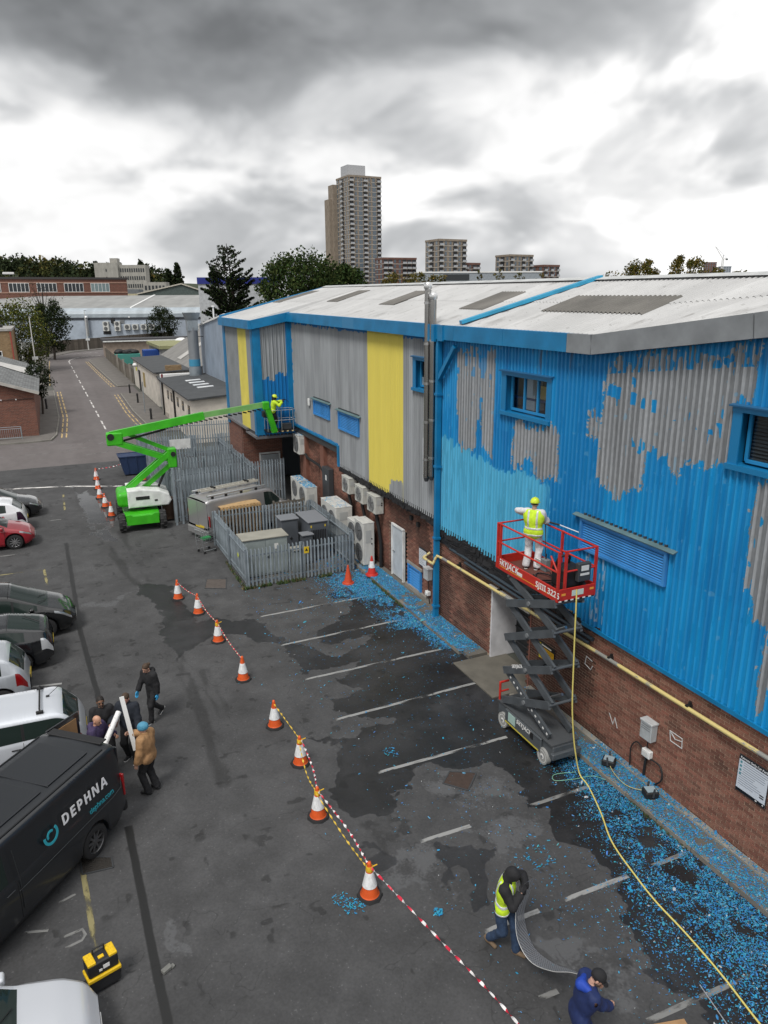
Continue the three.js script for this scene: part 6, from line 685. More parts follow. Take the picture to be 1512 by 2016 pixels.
if (o.legs) { const B = legB.map((b, i) => [{ ...b[0], r0: .1, r1: .075 }, { ...b[1], r0: .074, r1: o.flare || .062 }]), ch = chain(B.flat(),.035), pel = flat(chain([tb[0], bone(VV(0,0,0), VV(0,.1,0),.125)],.08)); const f = (x, y, z) => { let d = smin(pel(x, y, z) - .012, ch(x, y, z),.05) - .006 + wr(x, y, z, .024); d = Math.max(d, loc(x, y, z).y - (o.waist ?? .1)); for (const i of [0,1]) { const a = legs[i][1]; if (Math.abs(x - a.x) < .12 && Math.abs(z - a.z) < .14 && y < a.y + .1) d = Math.max(d, a.y - .035 - y); } return d; }; const [l, h] = boxOf([bone(hip, hip, .2),...B.flat()],.03); add('trousers', surfaceNets(f, l, h, .0155), o.legs); }
if (o.vest) { const f = (x, y, z) => { const v = loc(x, y, z); let d = torso0(v.x, v.y, v.z * 1.3) - .036 + wr(x, y, z, .014); d = Math.max(d, -.2 - v.y, v.y - .52, Math.hypot(v.x, v.z * .8 - .05) < .085 && v.y > .47 ? .02 : -1); return d; }; const [l, h] = boxOf([bone(L(0,-.2,0), L(0,.48,0),.25)],.04); add('hi_vis_vest', surfaceNets(f, l, h, .015), o.vest);
for (const [a, b] of [[-.1,-.05],[.06,.11]]) { const bf = (x, y, z) => { const v = loc(x, y, z); return Math.max(torso0(v.x, v.y, v.z * 1.28) - .042 + wr(x, y, z, .014), a - v.y, v.y - b); }; const [q, w] = boxOf([bone(L(0, a, 0), L(0, b, 0),.25)],.03); add('reflective_band', surfaceNets(bf, q, w, .013), M.reflective); }
for (const s of [-1,1]) { const bf = (x, y, z) => { const v = loc(x, y, z); return Math.max(torso0(v.x, v.y, v.z * 1.28) - .042 + wr(x, y, z, .014),.11 - v.y, v.y - .51, Math.abs(v.x - s * .1) - .024); }; const [q, w] = boxOf([bone(L(s * .1,.1,0), L(s * .1,.5,0),.2)],.03); add('reflective_band', surfaceNets(bf, q, w, .013), M.reflective); } }
for (const i of [0,1]) { const a = legs[i][1], f = o.feet[i], yaw = f[3] || 0, pit = f[4] || 0, dz = VV(Math.sin(yaw) * Math.cos(pit),-Math.sin(pit), Math.cos(yaw) * Math.cos(pit)), dn = VV(Math.sin(yaw) * Math.sin(pit), Math.cos(pit), Math.cos(yaw) * Math.sin(pit)); const base = a.clone().addScaledVector(dn, -.045); const heel = base.clone().addScaledVector(dz, -.045), toe = base.clone().addScaledVector(dz, .15); const B = [bone(heel, toe, .042,.036), bone(base, a.clone().addScaledVector(dn, .02),.048,.05)], ch = chain(B, .04); const cut = (x, y, z) => -((x - base.x) * dn.x + (y - base.y) * dn.y + (z - base.z) * dn.z) - .034; const [l, h] = boxOf(B, .015); add('shoe', surfaceNets((x, y, z) => Math.max(ch(x, y, z), cut(x, y, z)), l, h, .009), o.shoes || M.black); if (o.soles) { const S2 = [bone(heel.clone().addScaledVector(dn, -.024), toe.clone().addScaledVector(dn, -.024),.045,.039)], c2 = chain(S2,.01); const [q, w] = boxOf(S2,.01); add('sole', surfaceNets((x, y, z) => { const k = (x - base.x) * dn.x + (y - base.y) * dn.y + (z - base.z) * dn.z; return Math.max(c2(x, y, z), k + .022,-k - .04); }, q, w, .009), o.soles); } }
// --- on the head
const headShell = (fn, cell = .008, r = .17) => { const c = H(0,.15,.01); return surfaceNets((x, y, z) => { const v = VV(x, y, z).sub(neck).applyQuaternion(iq); return fn(v.x, v.y, v.z); }, [c.x - r, c.y - r, c.z - r],[c.x + r, c.y + r, c.z + r], cell); };
const E = (X, Y, Z, cx, cy, cz, a, b, c) => (Math.hypot((X - cx) / a, (Y - cy) / b, (Z - cz) / c) - 1) * Math.min(a, b, c);
if (o.hair) add('hair', headShell((X, Y, Z) => { let d = E(X, Y, Z, 0,.165,.002,.083,.1,.103) + (vn3(X * 60, Y * 60, Z * 60) - .5) * .008; d = Math.max(d, .11 + Math.max(0, Z) * .9 + (o.hairline || 0) - Y); if (o.bun) d = smin(d, E(X, Y, Z, 0,.16,-.11,.045,.045,.04),.02); return d; }), o.hair);
if (o.helmet) add('helmet', headShell((X, Y, Z) => { let d = E(X, Y, Z, 0,.17,.005,.108,.115,.128); d = Math.max(d, .158 - Y); const br = Math.max(Math.abs(Y - .162 - Z * .05) - .006, E(X, Y, Z, 0,.162,.03,.118,.2,.155)); d = Math.min(d, br); return smin(d, Math.max(Math.abs(X) - .012, E(X, Y, Z, 0,.17,.005,.114,.121,.134),.17 - Y),.006); }), o.helmet);
if (o.cap) { add('cap', headShell((X, Y, Z) => { let d = Math.max(E(X, Y, Z, 0,.165,.005,.09,.105,.11),.155 - Y); const pk = Math.max(Math.abs(Y - .158 + (Z - .1) * .25 + X * X * 4) - .005, E(X, Y, Z, 0,.158,.1,.078,.3,.095),-Z + .06); return Math.min(d, pk); }, .0075,.2), o.cap); const b = gb(), c = H(.03,.2,.106); b.sph(.013, c.x, c.y, c.z, 1,.7,.6,8); add('cap_logo', b.geo(), M.letter); }
if (o.hood) add('hood', headShell((X, Y, Z) => { let d = smin(E(X, Y, Z, 0,.15,-.005,.105,.125,.125), E(X, Y, Z, 0,.02,-.01,.1,.08,.09),.05) + (vn3(X * 18, Y * 18, Z * 18) - .5) * .012; return Math.max(d, -E(X, Y, Z, 0,.12,.13,.06, o.hoodTight ? .05 : .085,.06)); }, .009,.2), o.hood);
if (o.hoodDown) { const c = L(0,.5,-.1), B = [bone(L(-.1,.5,-.06), L(0,.47,-.13),.05,.065), bone(L(.1,.5,-.06), L(0,.47,-.13),.05,.065)],[l, h] = boxOf(B, .03), ch = chain(B, .05); add('hood', surfaceNets((x, y, z) => ch(x, y, z) + wr(x, y, z, .02), l, h, .012), o.hoodDown); }
if (o.hairnet) add('hairnet', headShell((X, Y, Z) => Math.max(E(X, Y, Z, 0,.175,-.012,.108,.105,.128) + (vn3(X * 40, Y * 40, Z * 40) - .5) * .01,.105 + Math.max(0, Z) * .5 - Y)), o.hairnet);
if (o.beard) add('beard', headShell((X, Y, Z) => Math.max(smin(E(X, Y, Z, 0,.075,.045,.066,.062,.072), E(X, Y, Z, 0,.05,.07,.036,.026,.03),.02), Y - .085,-(E(X, Y, Z, 0,.074,.12,.024,.008,.02))),.008), o.beard);
return { t, arms, L };
}
const C = { black: grain([.012,.012,.014],.85,0,3), navy: grain([.012,.016,.025],.85,0,3), white: grain([.66,.66,.68],.75,0,3), tan: grain([.33,.185,.085],.8,0,3), purple: grain([.045,.03,.085],.75,0,3), blue: grain([.008,.045,.33],.7,0,3), darkblue: grain([.008,.02,.09],.75,0,3), jeans: grain([.022,.045,.095],.9,0,4), boot: grain([.17,.115,.07],.8,0,3), glove: mat([.04,.33,.62],.45), net: mat([.08,.33,.5],.7,0, { transmission: .3, thickness: 0 }), helmet: mat([.62,.78,.03],.35,0, { clearcoat: .6 }), hairD: mat([.012,.009,.007],.7), hairB: mat([.055,.032,.018],.7), stub: mat([.06,.04,.03],.8) };
// worker on the scissor lift, seen from behind, spraying the wall
person('worker in white overalls, lime vest and helmet standing on the red scissor platform', [9.98,4.185,-13.78],2.25, { h: 1.03, hands: [[.34,1.22,.33],[-.2,1.12,.4]], elbow: [[1,.25,-.3],[-.5,-.8,-.2]], palm: [[-.3,-.6,.4],[.6,-.3,.3]], curl: [.9,1.0], feet: [[.13,.0,0,.2],[-.12,.02,0,-.2]], headYaw: .1, headPitch: .12, top: C.white, legs: C.white, flare: .08, vest: M.hiviz, helmet: C.helmet, hair: C.hairD, shoes: M.black, soles: M.letter, gloves: C.white });
{ const t = thing('spray_lance', 'black handled spray lance held out by the worker on the scissor lift', 'spray lance', [10.28,5.36,-13.75]); gb().rod([0,0,0],[.18,-.03,.34],.022,8).build('handle', M.black, t); gb().rod([.18,-.03,.34],[.32,-.08,.86],.014,8).build('wand', mat([.6,.66,.72],.4), t); gb().tube([[0,0,0],[-.1,-.4,.2],[-.2,-.9,.4],[-.3,-1.1,.8]],.012,18).build('hose', M.black, t); }
person('worker in lime jacket and helmet leaning out of the green boom lift basket', [9.78,4.155,-35.62],1.45, { h: 1.03, lean: .12, hands: [[.16,1.42,.5],[-.14,1.36,.42]], palm: [[-.2,-.8,0],[.2,-.8,0]], curl: [.8,.8], feet: [[.12,.02],[-.12,-.06]], headPitch: .1, top: M.hiviz, bulk: .028, legs: C.black, hood: C.black, helmet: C.helmet, shoes: M.black, gloves: C.black });
gb().tube([[10.25,5.66,-35.62],[10.5,5.62,-35.66],[10.6,5.5,-35.62]],.012,8).build('spray_gun', M.black);
{ const q = scene.children[scene.children.length - 1]; tag(q, 'thin black spray gun in the hands of the worker in the boom basket', 'spray gun'); }
person('woman in black with blue gloves walking past the group by the van', [1.36,0,-17.88],-.95, { h: .98, lean: .16, hands: [[.24,.82,.06],[-.27,.85,.26]], curl: [.35,.35], feet: [[.07,.2,0,0],[-.06,-.27,.09,0,.7]], headPitch: .25, top: C.black, bulk: .03, hem: -.2, legs: C.black, hair: C.hairB, bun: 1, hoodDown: C.black, shoes: M.black, soles: M.letter, gloves: C.glove });
person('man in a dark t-shirt and sunglasses standing behind the bald man', [.08,0,-16.42],.1, { h: 1.02, hands: [[.26,1.12,.3],[-.26,.86,.2]], feet: [[.11,0],[-.11,.03]], curl: [.9,.5], skin: M.skinB, top: C.black, sleeve: .5, topName: 't_shirt', legs: C.black, hair: C.hairD, beard: C.stub, shades: 1, shoes: M.black });
person('bald man in a purple jacket holding the white roll behind the van', [-.12,0,-15.75],.95, { h: .99, lean: .1, hands: [[.2,1.13,.36],[-.2,1.05,.36]], palm: [[-.6,-.5,0],[.6,-.5,0]], curl: [1,1], feet: [[.11,0],[-.11,.05]], headPitch: .15, skin: mat([.5,.27,.18],.5), top: C.purple, bulk: .034, hoodDown: C.purple, legs: C.black, shoes: M.black });
person('man in a dark navy jacket facing the camera behind the white strip', [.64,0,-16.32],-.5, { h: 1.03, hands: [[.3,.9,.2],[-.3,1.05,.3]], curl: [.5,.7], feet: [[.12,.1,0,.15],[-.1,-.02,0,-.2]], headPitch: .2, headYaw: -.15, skin: mat([.52,.26,.2],.5), top: C.navy, bulk: .032, collar: 1, legs: C.black, hair: C.hairB, shoes: M.black, soles: M.letter });
person('man in a tan jacket and blue hairnet holding a white strip', [.9,0,-14.88],-2.25, { h: 1.0, lean: .06, hands: [[.3,.78,.12],[-.2,1.25,.52]], elbow: [[.5,-.5,-.7],[-.8,-.6,-.2]], palm: [[-1,0,.2],[.7,0,.5]], curl: [.5,1.1], feet: [[.12,.02,0,.15],[-.1,-.06,0,-.25]], headPitch: .2, headYaw: .15, top: C.tan, bulk: .04, hem: -.16, collar: 1, legs: C.black, flare: .075, hairnet: C.net, hair: C.hairD, shoes: M.black });
{ const t = thing('trim_strip', 'long flat white strip held upright by the man in tan', 'strip', [.63,1.26,-15.34]); gb().bar([.03,-.36,.12],[-.12,.9,-.08],.09,.018).build('profile', M.letter, t); gb().bar([.03 + .045,-.36,.13],[-.12 + .045,.9,-.07],.01,.04).build('lip', M.letter, t); }
{ const t = thing('paper_roll', 'white spotted roll held between the bald man and the dark haired man', 'roll', [.05,1.15,-15.32]); gb().rod([0,0,0],[.38,.36,-.62],.062,18).build('sheet', M.letter, t); const b = gb(); for (let i = 0; i < 14; i++) { const f = i / 14, a = i * 2.4; b.sph(.008,.38 * f - .05 * Math.cos(a),.36 * f + .03 + .03 * Math.sin(a),-.62 * f + .05,1,1,1,6); } const m = b.build('spot', M.midgrey, t); m.userData.kind = 'stuff'; gb().rod([-.004,-.004,.006],[.01,.01,-.02],.03,12).build('core', M.oldwood, t); }
person('man in lime vest and black hood walking with a perforated metal sheet', [5.72,0,-8.18],.42, { h: 1.0, lean: .1, twist: .35, hands: [[.2,1.26,.26],[.02,1.3,.3]], elbow: [[1,-.3,.1],[-.9,-.6,-.2]], palm: [[-.6,0,-.4],[.6,0,-.4]], curl: [1.1,1.1], feet: [[.06,.24,0,.1],[-.08,-.2,.05,0,.45]], headPitch: .55, top: C.black, bulk: .026, vest: M.hiviz, hood: C.black, hoodTight: 1, legs: C.jeans, shoes: C.boot, gloves: C.black });
person('man in a blue hooded jacket and black cap at the bottom edge', [5.72,0,-6.08],1.2, { h: 1.0, lean: .24, hipZ: -.1, hands: [[.4,.98,.24],[.05,.93,.36]], curl: [1,1], feet: [[.14,.02],[-.12,-.2]], headPitch: .4, headYaw: -.2, skin: M.skinA, top: C.darkblue, bulk: .036, hoodDown: C.blue, cap: C.black, hair: C.hairD, beard: C.stub, legs: C.darkblue, shoes: M.black });
// perforated sheet slung between the two men
{ const A = [[5.92,1.34,-8.0],[5.80,1.0,-7.95],[5.70,.62,-7.72],[5.74,.46,-7.42],[5.88,.55,-7.08],[6.02,.76,-6.78],[6.1,.96,-6.42]].map(v3), Wd = [[.34,-.03,-.12],[.44,-.08,-.24],[.42,-.12,-.42],[.34,-.22,-.38],[.33,-.36,-.36],[.32,-.45,-.34],[.28,-.42,-.28]].map(v3); const ca = new THREE.CatmullRomCurve3(A), cw = new THREE.CatmullRomCurve3(Wd), n = 48, pos = [], uv = [], idx = []; for (let i = 0; i <= n; i++) { const a = ca.getPoint(i / n), w = cw.getPoint(i / n); for (let k = 0; k <= 6; k++) { const q = a.clone().addScaledVector(w, k / 6); pos.push(q.x, q.y, q.z); uv.push(i / n * 2.4 * 14, k / 6 * .6 * 14); } if (i) for (let k = 0; k < 6; k++) { const q = i * 7 + k; idx.push(q - 7, q - 6, q, q - 6, q + 1, q); } }
const g = new THREE.BufferGeometry(); g.setAttribute('position', new THREE.Float32BufferAttribute(pos, 3)); g.setAttribute('uv', new THREE.Float32BufferAttribute(uv, 2)); g.setIndex(idx); g.computeVertexNormals();
const hole = dataTex(64,64,(u, v, o) => { const h = (x, y) => Math.hypot(u - x, v - y) < .19; const k = h(.5,.5) || h(0,0) || h(1,0) || h(0,1) || h(1,1) ? 0 : 1; o[0] = o[1] = o[2] = k; }, false); const t = thing('perforated_sheet', 'grey perforated metal sheet sagging between the two men', 'metal sheet', [0,0,0]); const m = shade(new THREE.Mesh(g, new THREE.MeshStandardMaterial({ color: lin(.26,.27,.29), roughness: .5, metalness: .2, alphaMap: hole, alphaTest: .5, side: THREE.DoubleSide }))); m.name = 'sheet'; t.add(m); gb().tube(A, .006,40,5).build('folded_edge', mat([.5,.5,.5],.4,.3), t); }
// ================================================================ the street beyond
const leafGeo = (() => { const g = new THREE.BufferGeometry(); g.setAttribute('position', new THREE.Float32BufferAttribute([-.5,0,-.1,.1,-.35,.12,.5,.05,-.05,.02,.4,.1],3)); g.setAttribute('uv', new THREE.Float32BufferAttribute([0,0,1,0,1,1,0,1],2)); g.setIndex([0,1,2,0,2,3]); g.computeVertexNormals(); return g; })();
const leafMat = mat([1,1,1],.95,0, { specularIntensity: .15 });
function limb(b, p, q, r0, r1) { const m = [lerp(p[0], q[0],.5) + (q[1] - p[1]) * .04, lerp(p[1], q[1],.5), lerp(p[2], q[2],.5)]; b.rod(p, m, r0,6,(r0 + r1) / 2); b.rod(m, q, (r0 + r1) / 2,6, r1); }
// broad tree: clumps of leaf faces on limbs; cols are [r,g,b] base colours
function tree(name, label, p, h, rad, o = {}) {
const t = thing(name, label, 'tree', p, 0, o.group), r = rng(Math.round(p[0] * 31 + p[2] * 17 + h * 7) + 5), b = gb(), th = o.trunk ?? .28, base = h * th, tr = o.tr || h * .022; limb(b, [0,-.05,0],[0, base + h * .12,0], tr * 1.2, tr * .8); const cl = [];
const n = o.clumps || 34; for (let i = 0; i < n; i++) { const f = (i + .5) / n, y = lerp(base, h, Math.pow(f, .9)), k = o.shape ? o.shape(f) : Math.sin(Math.PI * (.12 + .8 * f)) ** .7, a = i * 2.4 + r() * .8, d = rad * k * (.35 + .65 * Math.sqrt(r())), c = [d * Math.cos(a), y + (r() - .5) * h * .06, d * Math.sin(a)]; cl.push([...c, rad * (o.cs || .34) * (.6 + .7 * r())]); if (i % 2 === 0 || o.bare) limb(b, [0, lerp(base * .8, y, .45),0],[c[0] * .9, c[1], c[2] * .9], tr * .35, tr * .08); }
b.build('trunk', o.bark || grain([.06,.05,.04],.9,0,.6), t); const ms = [], cs = [], q = new THREE.Quaternion(), e = new THREE.Euler(), cols = o.cols || [[.045,.075,.018],[.03,.055,.015],[.07,.085,.02]]; const N = o.leaves || 3600, sz = o.leaf || .3;
for (let i = 0; i < N; i++) { const c = cl[r() * cl.length | 0], u = r() * 2 - 1, a = r() * 6.283, k = c[3] * Math.cbrt(r()) * (.75 + .5 * r()), s = Math.sqrt(1 - u * u); q.setFromEuler(e.set(r() * 6, r() * 6, r() * 6)); const z = sz * (.6 + .8 * r()); ms.push(new THREE.Matrix4().compose(VV(c[0] + k * s * Math.cos(a), c[1] + k * u * .85, c[2] + k * s * Math.sin(a)), q, VV(z, z, z))); const cc = cols[r() * cols.length | 0], v = .7 + .6 * r(); cs.push(lin(cc[0] * v, cc[1] * v, cc[2] * v)); }
inst('crown', leafGeo, leafMat, ms, cs, t); return t;
}
// conifer: drooping tiers of short needles-clumps
function conifer(name, label, p, h, rad, o = {}) {
const t = thing(name, label, 'tree', p, 0, o.group), r = rng(Math.round(p[0] * 13 + p[2] * 5) + 3), b = gb(); limb(b, [0,0,0],[.1, h, 0], h * .022, h * .003); const ms = [], cs = [], q = new THREE.Quaternion(), e = new THREE.Euler(), cols = o.cols || [[.016,.03,.014],[.022,.038,.016],[.012,.022,.012]];
const tiers = o.tiers || 26; for (let i = 0; i < tiers; i++) { const f = i / tiers, y = lerp(h * .12, h * .97, f), n = o.per || 6; for (let k = 0; k < n; k++) { if (r() < (o.gap || .12) + (f > .7 ? .16 : 0)) continue; const a = k / n * 6.283 + i * 1.9 + (r() - .5) * .9, L = rad * (o.prof ? o.prof(f) : Math.pow(1 - f, .75)) * (.65 + .6 * r()) + .25, rise = (o.rise ?? .2) * L * (.4 + r()); const tip = [L * Math.cos(a), y + rise, L * Math.sin(a)]; b.rod([0, y - .15,0], tip, h * .004,5, h * .0012); const m = Math.round(L * (o.den || 26) * (o.ragged && f > .66 ? .4 : 1)); for (let j = 0; j < m; j++) { const g = .15 + .9 * Math.sqrt(r()), w = .34 * (o.spread || 1) * (1.15 - g * .7), z = (o.leaf || .26) * (.6 + .8 * r()); q.setFromEuler(e.set(r() * 6, r() * 6, r() * 6)); ms.push(new THREE.Matrix4().compose(VV(tip[0] * g + (r() - .5) * w, lerp(y - .1, tip[1], g) + (r() - .55) * w, tip[2] * g + (r() - .5) * w), q, VV(z, z, z))); const c = cols[r() * cols.length | 0], v = .7 + .6 * r(); cs.push(lin(c[0] * v, c[1] * v, c[2] * v)); } } }
b.build('trunk', grain([.05,.038,.03],.9), t); inst('crown', leafGeo, leafMat, ms, cs, t); return t;
}
const GRN = { olive: [[.075,.085,.018],[.05,.07,.018],[.1,.1,.025]], dark: [[.016,.026,.012],[.022,.034,.014],[.03,.036,.016]], mid: [[.035,.06,.018],[.025,.045,.015],[.05,.065,.02]], aut: [[.13,.1,.022],[.09,.085,.02],[.06,.07,.018],[.15,.105,.03]] };
// left side of the street
tree('bushy_tree', 'olive green bushy tree on the left of the street beside the lamp column', [-5.0,0,-128],9.4,5.0, { trunk: .12, clumps: 46, leaves: 7000, leaf: .34, cols: GRN.olive, cs: .36 });
tree('bushy_tree', 'dark green tree between the olive tree and the wooden fence', [.6,0,-150],9.8,3.3, { trunk: .2, clumps: 40, leaves: 6000, leaf: .32, cols: GRN.dark, cs: .36 });
tree('bare_tree', 'nearly bare twiggy tree rising above the olive tree', [-.6,0,-156],13.4,4.0, { trunk: .3, clumps: 44, leaves: 700, leaf: .22, cols: [[.05,.045,.03]], bare: 1, bark: grain([.028,.024,.02],.9) });
tree('bushy_tree', 'olive tree at the left picture edge above the brown brick house', [-12.5,0,-140],9.5,4.6, { trunk: .12, clumps: 36, leaves: 4500, leaf: .34, cols: GRN.olive });
tree('street_tree', 'small street tree with dark crown on the left pavement verge', [-1.35,.1,-77],4.6,1.15, { trunk: .42, clumps: 20, leaves: 1900, leaf: .18, cols: GRN.dark, cs: .45 });
tree('bushy_tree', 'round dark tree standing against the pale blue warehouse wall', [26.5,0,-196],8.1,3.2, { trunk: .08, clumps: 36, leaves: 4200, leaf: .36, cols: GRN.dark, cs: .4 });
{ // brown brick house with two small windows
const t = thing('brick_house', 'brown brick house with small paned windows at the left edge', 'house', [-10.0,0,-116]); gb().box(11,6.6,16,0,3.3,-4).build('wall', M.brickYel, t); gb().box(11.3,.3,16.3,0,6.75,-4).build('roof', grain([.34,.33,.32],.8), t); gb().box(5.4,2.2,4,-2.2,7.95,0).build('chimney_block', M.brickYel, t); gb().box(5.6,.22,4.2,-2.2,9.15,0).build('coping', grain([.5,.49,.47],.8), t); gb().rbox(1.6,.4,.8,.1,3.6,7.1,-1.5).build('roof_unit', M.black, t);
for (const x of [1.1,3.55]) { const w = new THREE.Group(); w.name = 'window'; w.position.set(x, 3.4,4.02); t.add(w); gb().box(1.15,1.2,.06,0,0,0).build('pane', M.glass, w); const f = gb(); for (const k of [-.55,-.18,.18,.55]) f.box(.09,1.25,.1, k, 0,.02); for (const k of [-.6,0,.6]) f.box(1.2,.09,.11,0, k, .022); f.build('frame', M.white, w); gb().box(1.35,.14,.2,0,-.72,.06).build('sill', M.brickRed, w); } gb().rod([5.45,0,4.1],[5.45,6.5,4.1],.09,8).build('drainpipe', mat([.32,.06,.045],.6), t); }
{ // low red brick building with a slate roof, nearest left
const t = thing('brick_building', 'red brick building with grey slate roof at the left street corner', 'building', [-8.5,0,-64.4]); const s = new THREE.Shape([[-8,0],[6.9,0],[6.9,3.6],[3.0,4.9],[-8,6.8]].map((q) => new THREE.Vector2(...q))); const g = new THREE.ExtrudeGeometry(s, { depth: 25, bevelEnabled: false }); gb().add(g, TM(0,0,-25)).build('wall', M.brickRed, t);
const sl = dataTex(256,256,(u, v, o) => { const row = Math.floor(v * 16), x = u * 10 + (row & 1) * .5, n = NT[(Math.floor(x) % 10 * 71 + row * 317) & 65535], e = v * 16 - row < .1 || x - Math.floor(x) < .05; const k = (e ? .6 : 1) * (.75 + .5 * n) * (.7 + .6 * TN(u, v)); o[0] = .15 * k; o[1] = .155 * k; o[2] = .155 * k; }); sl.repeat.set(.3,.3); gb().quad([7.3,3.55,.4],[7.3,3.55,-25.4],[3.0,5.02,-25.4],[3.0,5.02,.4]).quad([3.0,5.02,.4],[3.0,5.02,-25.4],[-8.2,6.95,-25.4],[-8.2,6.95,.4]).build('roof', new THREE.MeshStandardMaterial({ map: sl, roughness: .8, side: THREE.DoubleSide }), t); gb().bar([7.3,3.5,.42],[3.0,4.95,.42],.08,.22).bar([3.0,4.95,.42],[-8.2,6.88,.42],.08,.22).build('bargeboard', grain([.42,.4,.37],.8), t); gb().quad([6.4,3.92,-12],[6.4,3.92,-18.5],[3.6,4.88,-17],[3.6,4.88,-13.4]).build('roof_patch', grain([.5,.49,.47],.8), t); const l = gb(); for (let x = 5.6; x > -8; x -= 1.05) l.sph(.06, x, 3.05,.05,1,1,1,6); l.build('festoon_lamp', M.white, t); gb().rod([6.8,3.06,.05],[-8,3.06,.05],.02,5).build('cable', M.black, t); }
{ const t = thing('guard_rail', 'galvanised pedestrian guard rail by the red brick corner', 'railing', [-7.0,.1,-63.2]); for (let k = 0; k < 2; k++) { const b = gb(); for (let i = 0; i <= 14; i++) b.rod([k * 2.1 + i * .14 + .1,.15,0],[k * 2.1 + i * .14 + .1,.85,0],.012,5); b.build('bars', M.galv, t).userData.kind = 'stuff'; } for (const x of [0,2.1,4.2]) gb().rod([x, 0,0],[x, 1,0],.03,8).build('post', M.galv, t); for (const y of [.15,.85,1]) gb().rod([0, y, 0],[4.2, y, 0],.022,8).build('rail', M.galv, t); }
function lampColumn(label, p, h, sign) { const t = thing('lamp_column', label, 'lamp column', p); gb().rod([0,0,0],[0, h, 0],.1,10,.06).build('column', mat([.62,.62,.6],.5), t); gb().rod([0,0,0],[0,1.2,0],.13,10).build('base', mat([.55,.55,.53],.5), t); gb().rbox(.5,.1,.2,.03,.18, h, 0).build('lantern', M.midgrey, t); if (sign) gb().box(.8,.45,.05,.05,2.2,.12).build('sign_plate', mat([.6,.62,.62],.5), t); }
lampColumn('pale lamp column on the outside of the street bend by the fence', [7.65,.1,-174.5],8.2, true); lampColumn('pale lamp column with a white sign on the left pavement', [-2.2,.1,-122],8.2, true); lampColumn('farther pale lamp column half hidden by the olive tree', [-4.6,.1,-150],9.5, false);
const bollard = thing('bollard', 'x', 'bollard', [7.6,.11,-68.8],0, 'black bollards along the pavements'); gb().lathe([[.11,0],[.1,.05],[.085,.75],[.11,.8],[.11,.92],[.06,1.0],[0,1.0]],0,0,0,12).build('shaft', M.black, bollard); gb().cyl(.112,.112,.05,0,.86,0,12).build('band', M.darkgrey, bollard); bollard.userData.label = 'black bollard nearest the palisade rows on the right pavement';
dup(bollard, [7.75,.11,-80.9],0, 'middle black bollard on the right pavement'); dup(bollard, [7.85,.11,-90],0, 'farthest black bollard on the right pavement by the side entry'); dup(bollard, [-1.0,.11,-80.5],0, 'black bollard beside the small street tree'); dup(bollard, [-2.4,.11,-96],0, 'black bollard behind the small street tree');
{ const t = thing('sign_post', 'thin grey sign post on the right pavement', 'sign post', [7.6,.11,-73.5]); gb().rod([0,0,0],[0,2.9,0],.04,8).build('post', M.galv, t); gb().box(.02,.4,.3,0,2.7,0).build('plate', M.midgrey, t); }
// fence round the bend, board by board
function boardFence(label, L, h, w, m) { const t = thing('board_fence', label, 'fence', [L[0][0],0, L[0][1]]); const r = rng(Math.round(L[0][0] * 7 + 99)); const geo = new THREE.BoxGeometry(1,1,.03); const mats = [.8,1,1.2].map((k) => grain([m[0] * k, m[1] * k, m[2] * k],.9,0,.8)); for (let i = 0; i < L.length - 1; i++) { const a = L[i], b = L[i + 1], dx = b[0] - a[0], dz = b[1] - a[1], len = Math.hypot(dx, dz), n = Math.round(len / w); for (let k = 0; k < n; k++) { const f = (k + .5) / n, q = shade(new THREE.Mesh(geo, mats[r() * 3 | 0])); q.name = 'board'; q.position.set(a[0] + dx * f - L[0][0], h / 2 + (r() - .5) * .04, a[1] + dz * f - L[0][1]); q.rotation.y = -Math.atan2(dz, dx); q.scale.set(len / n * .96, h, 1); t.add(q); } gb().bar([a[0] - L[0][0], h * .8, a[1] - L[0][1]],[b[0] - L[0][0], h * .8, b[1] - L[0][1]],.06,.1).build('rail', mats[0], t); } return t; }
boardFence('long weathered board fence round the outside of the street bend', [[-3.2,-126],[-3.4,-150],[-2.6,-161],[2.6,-174],[8,-178.5],[18,-191],[30,-203.5]],2.3,.5,[.13,.11,.09]);
boardFence('tall weathered board fence beside the right pavement', [[9.35,-148],[9.35,-126],[9.4,-100]],2.0,.42,[.15,.13,.105]);
for (const [z, l] of [[-101.5, 'nearest'],[-110, 'middle'],[-120, 'farthest']]) { const t = thing('concrete_post', `grey leaning concrete fence post, ${l} of three by the board fence`, 'post', [9.15,0, z]); gb().box(.22,2.5,.22,0,1.25,0,0,0,.03).build('shaft', M.concrete, t); gb().box(.26,.08,.26,0,2.5,0).build('cap', M.concrete, t); }
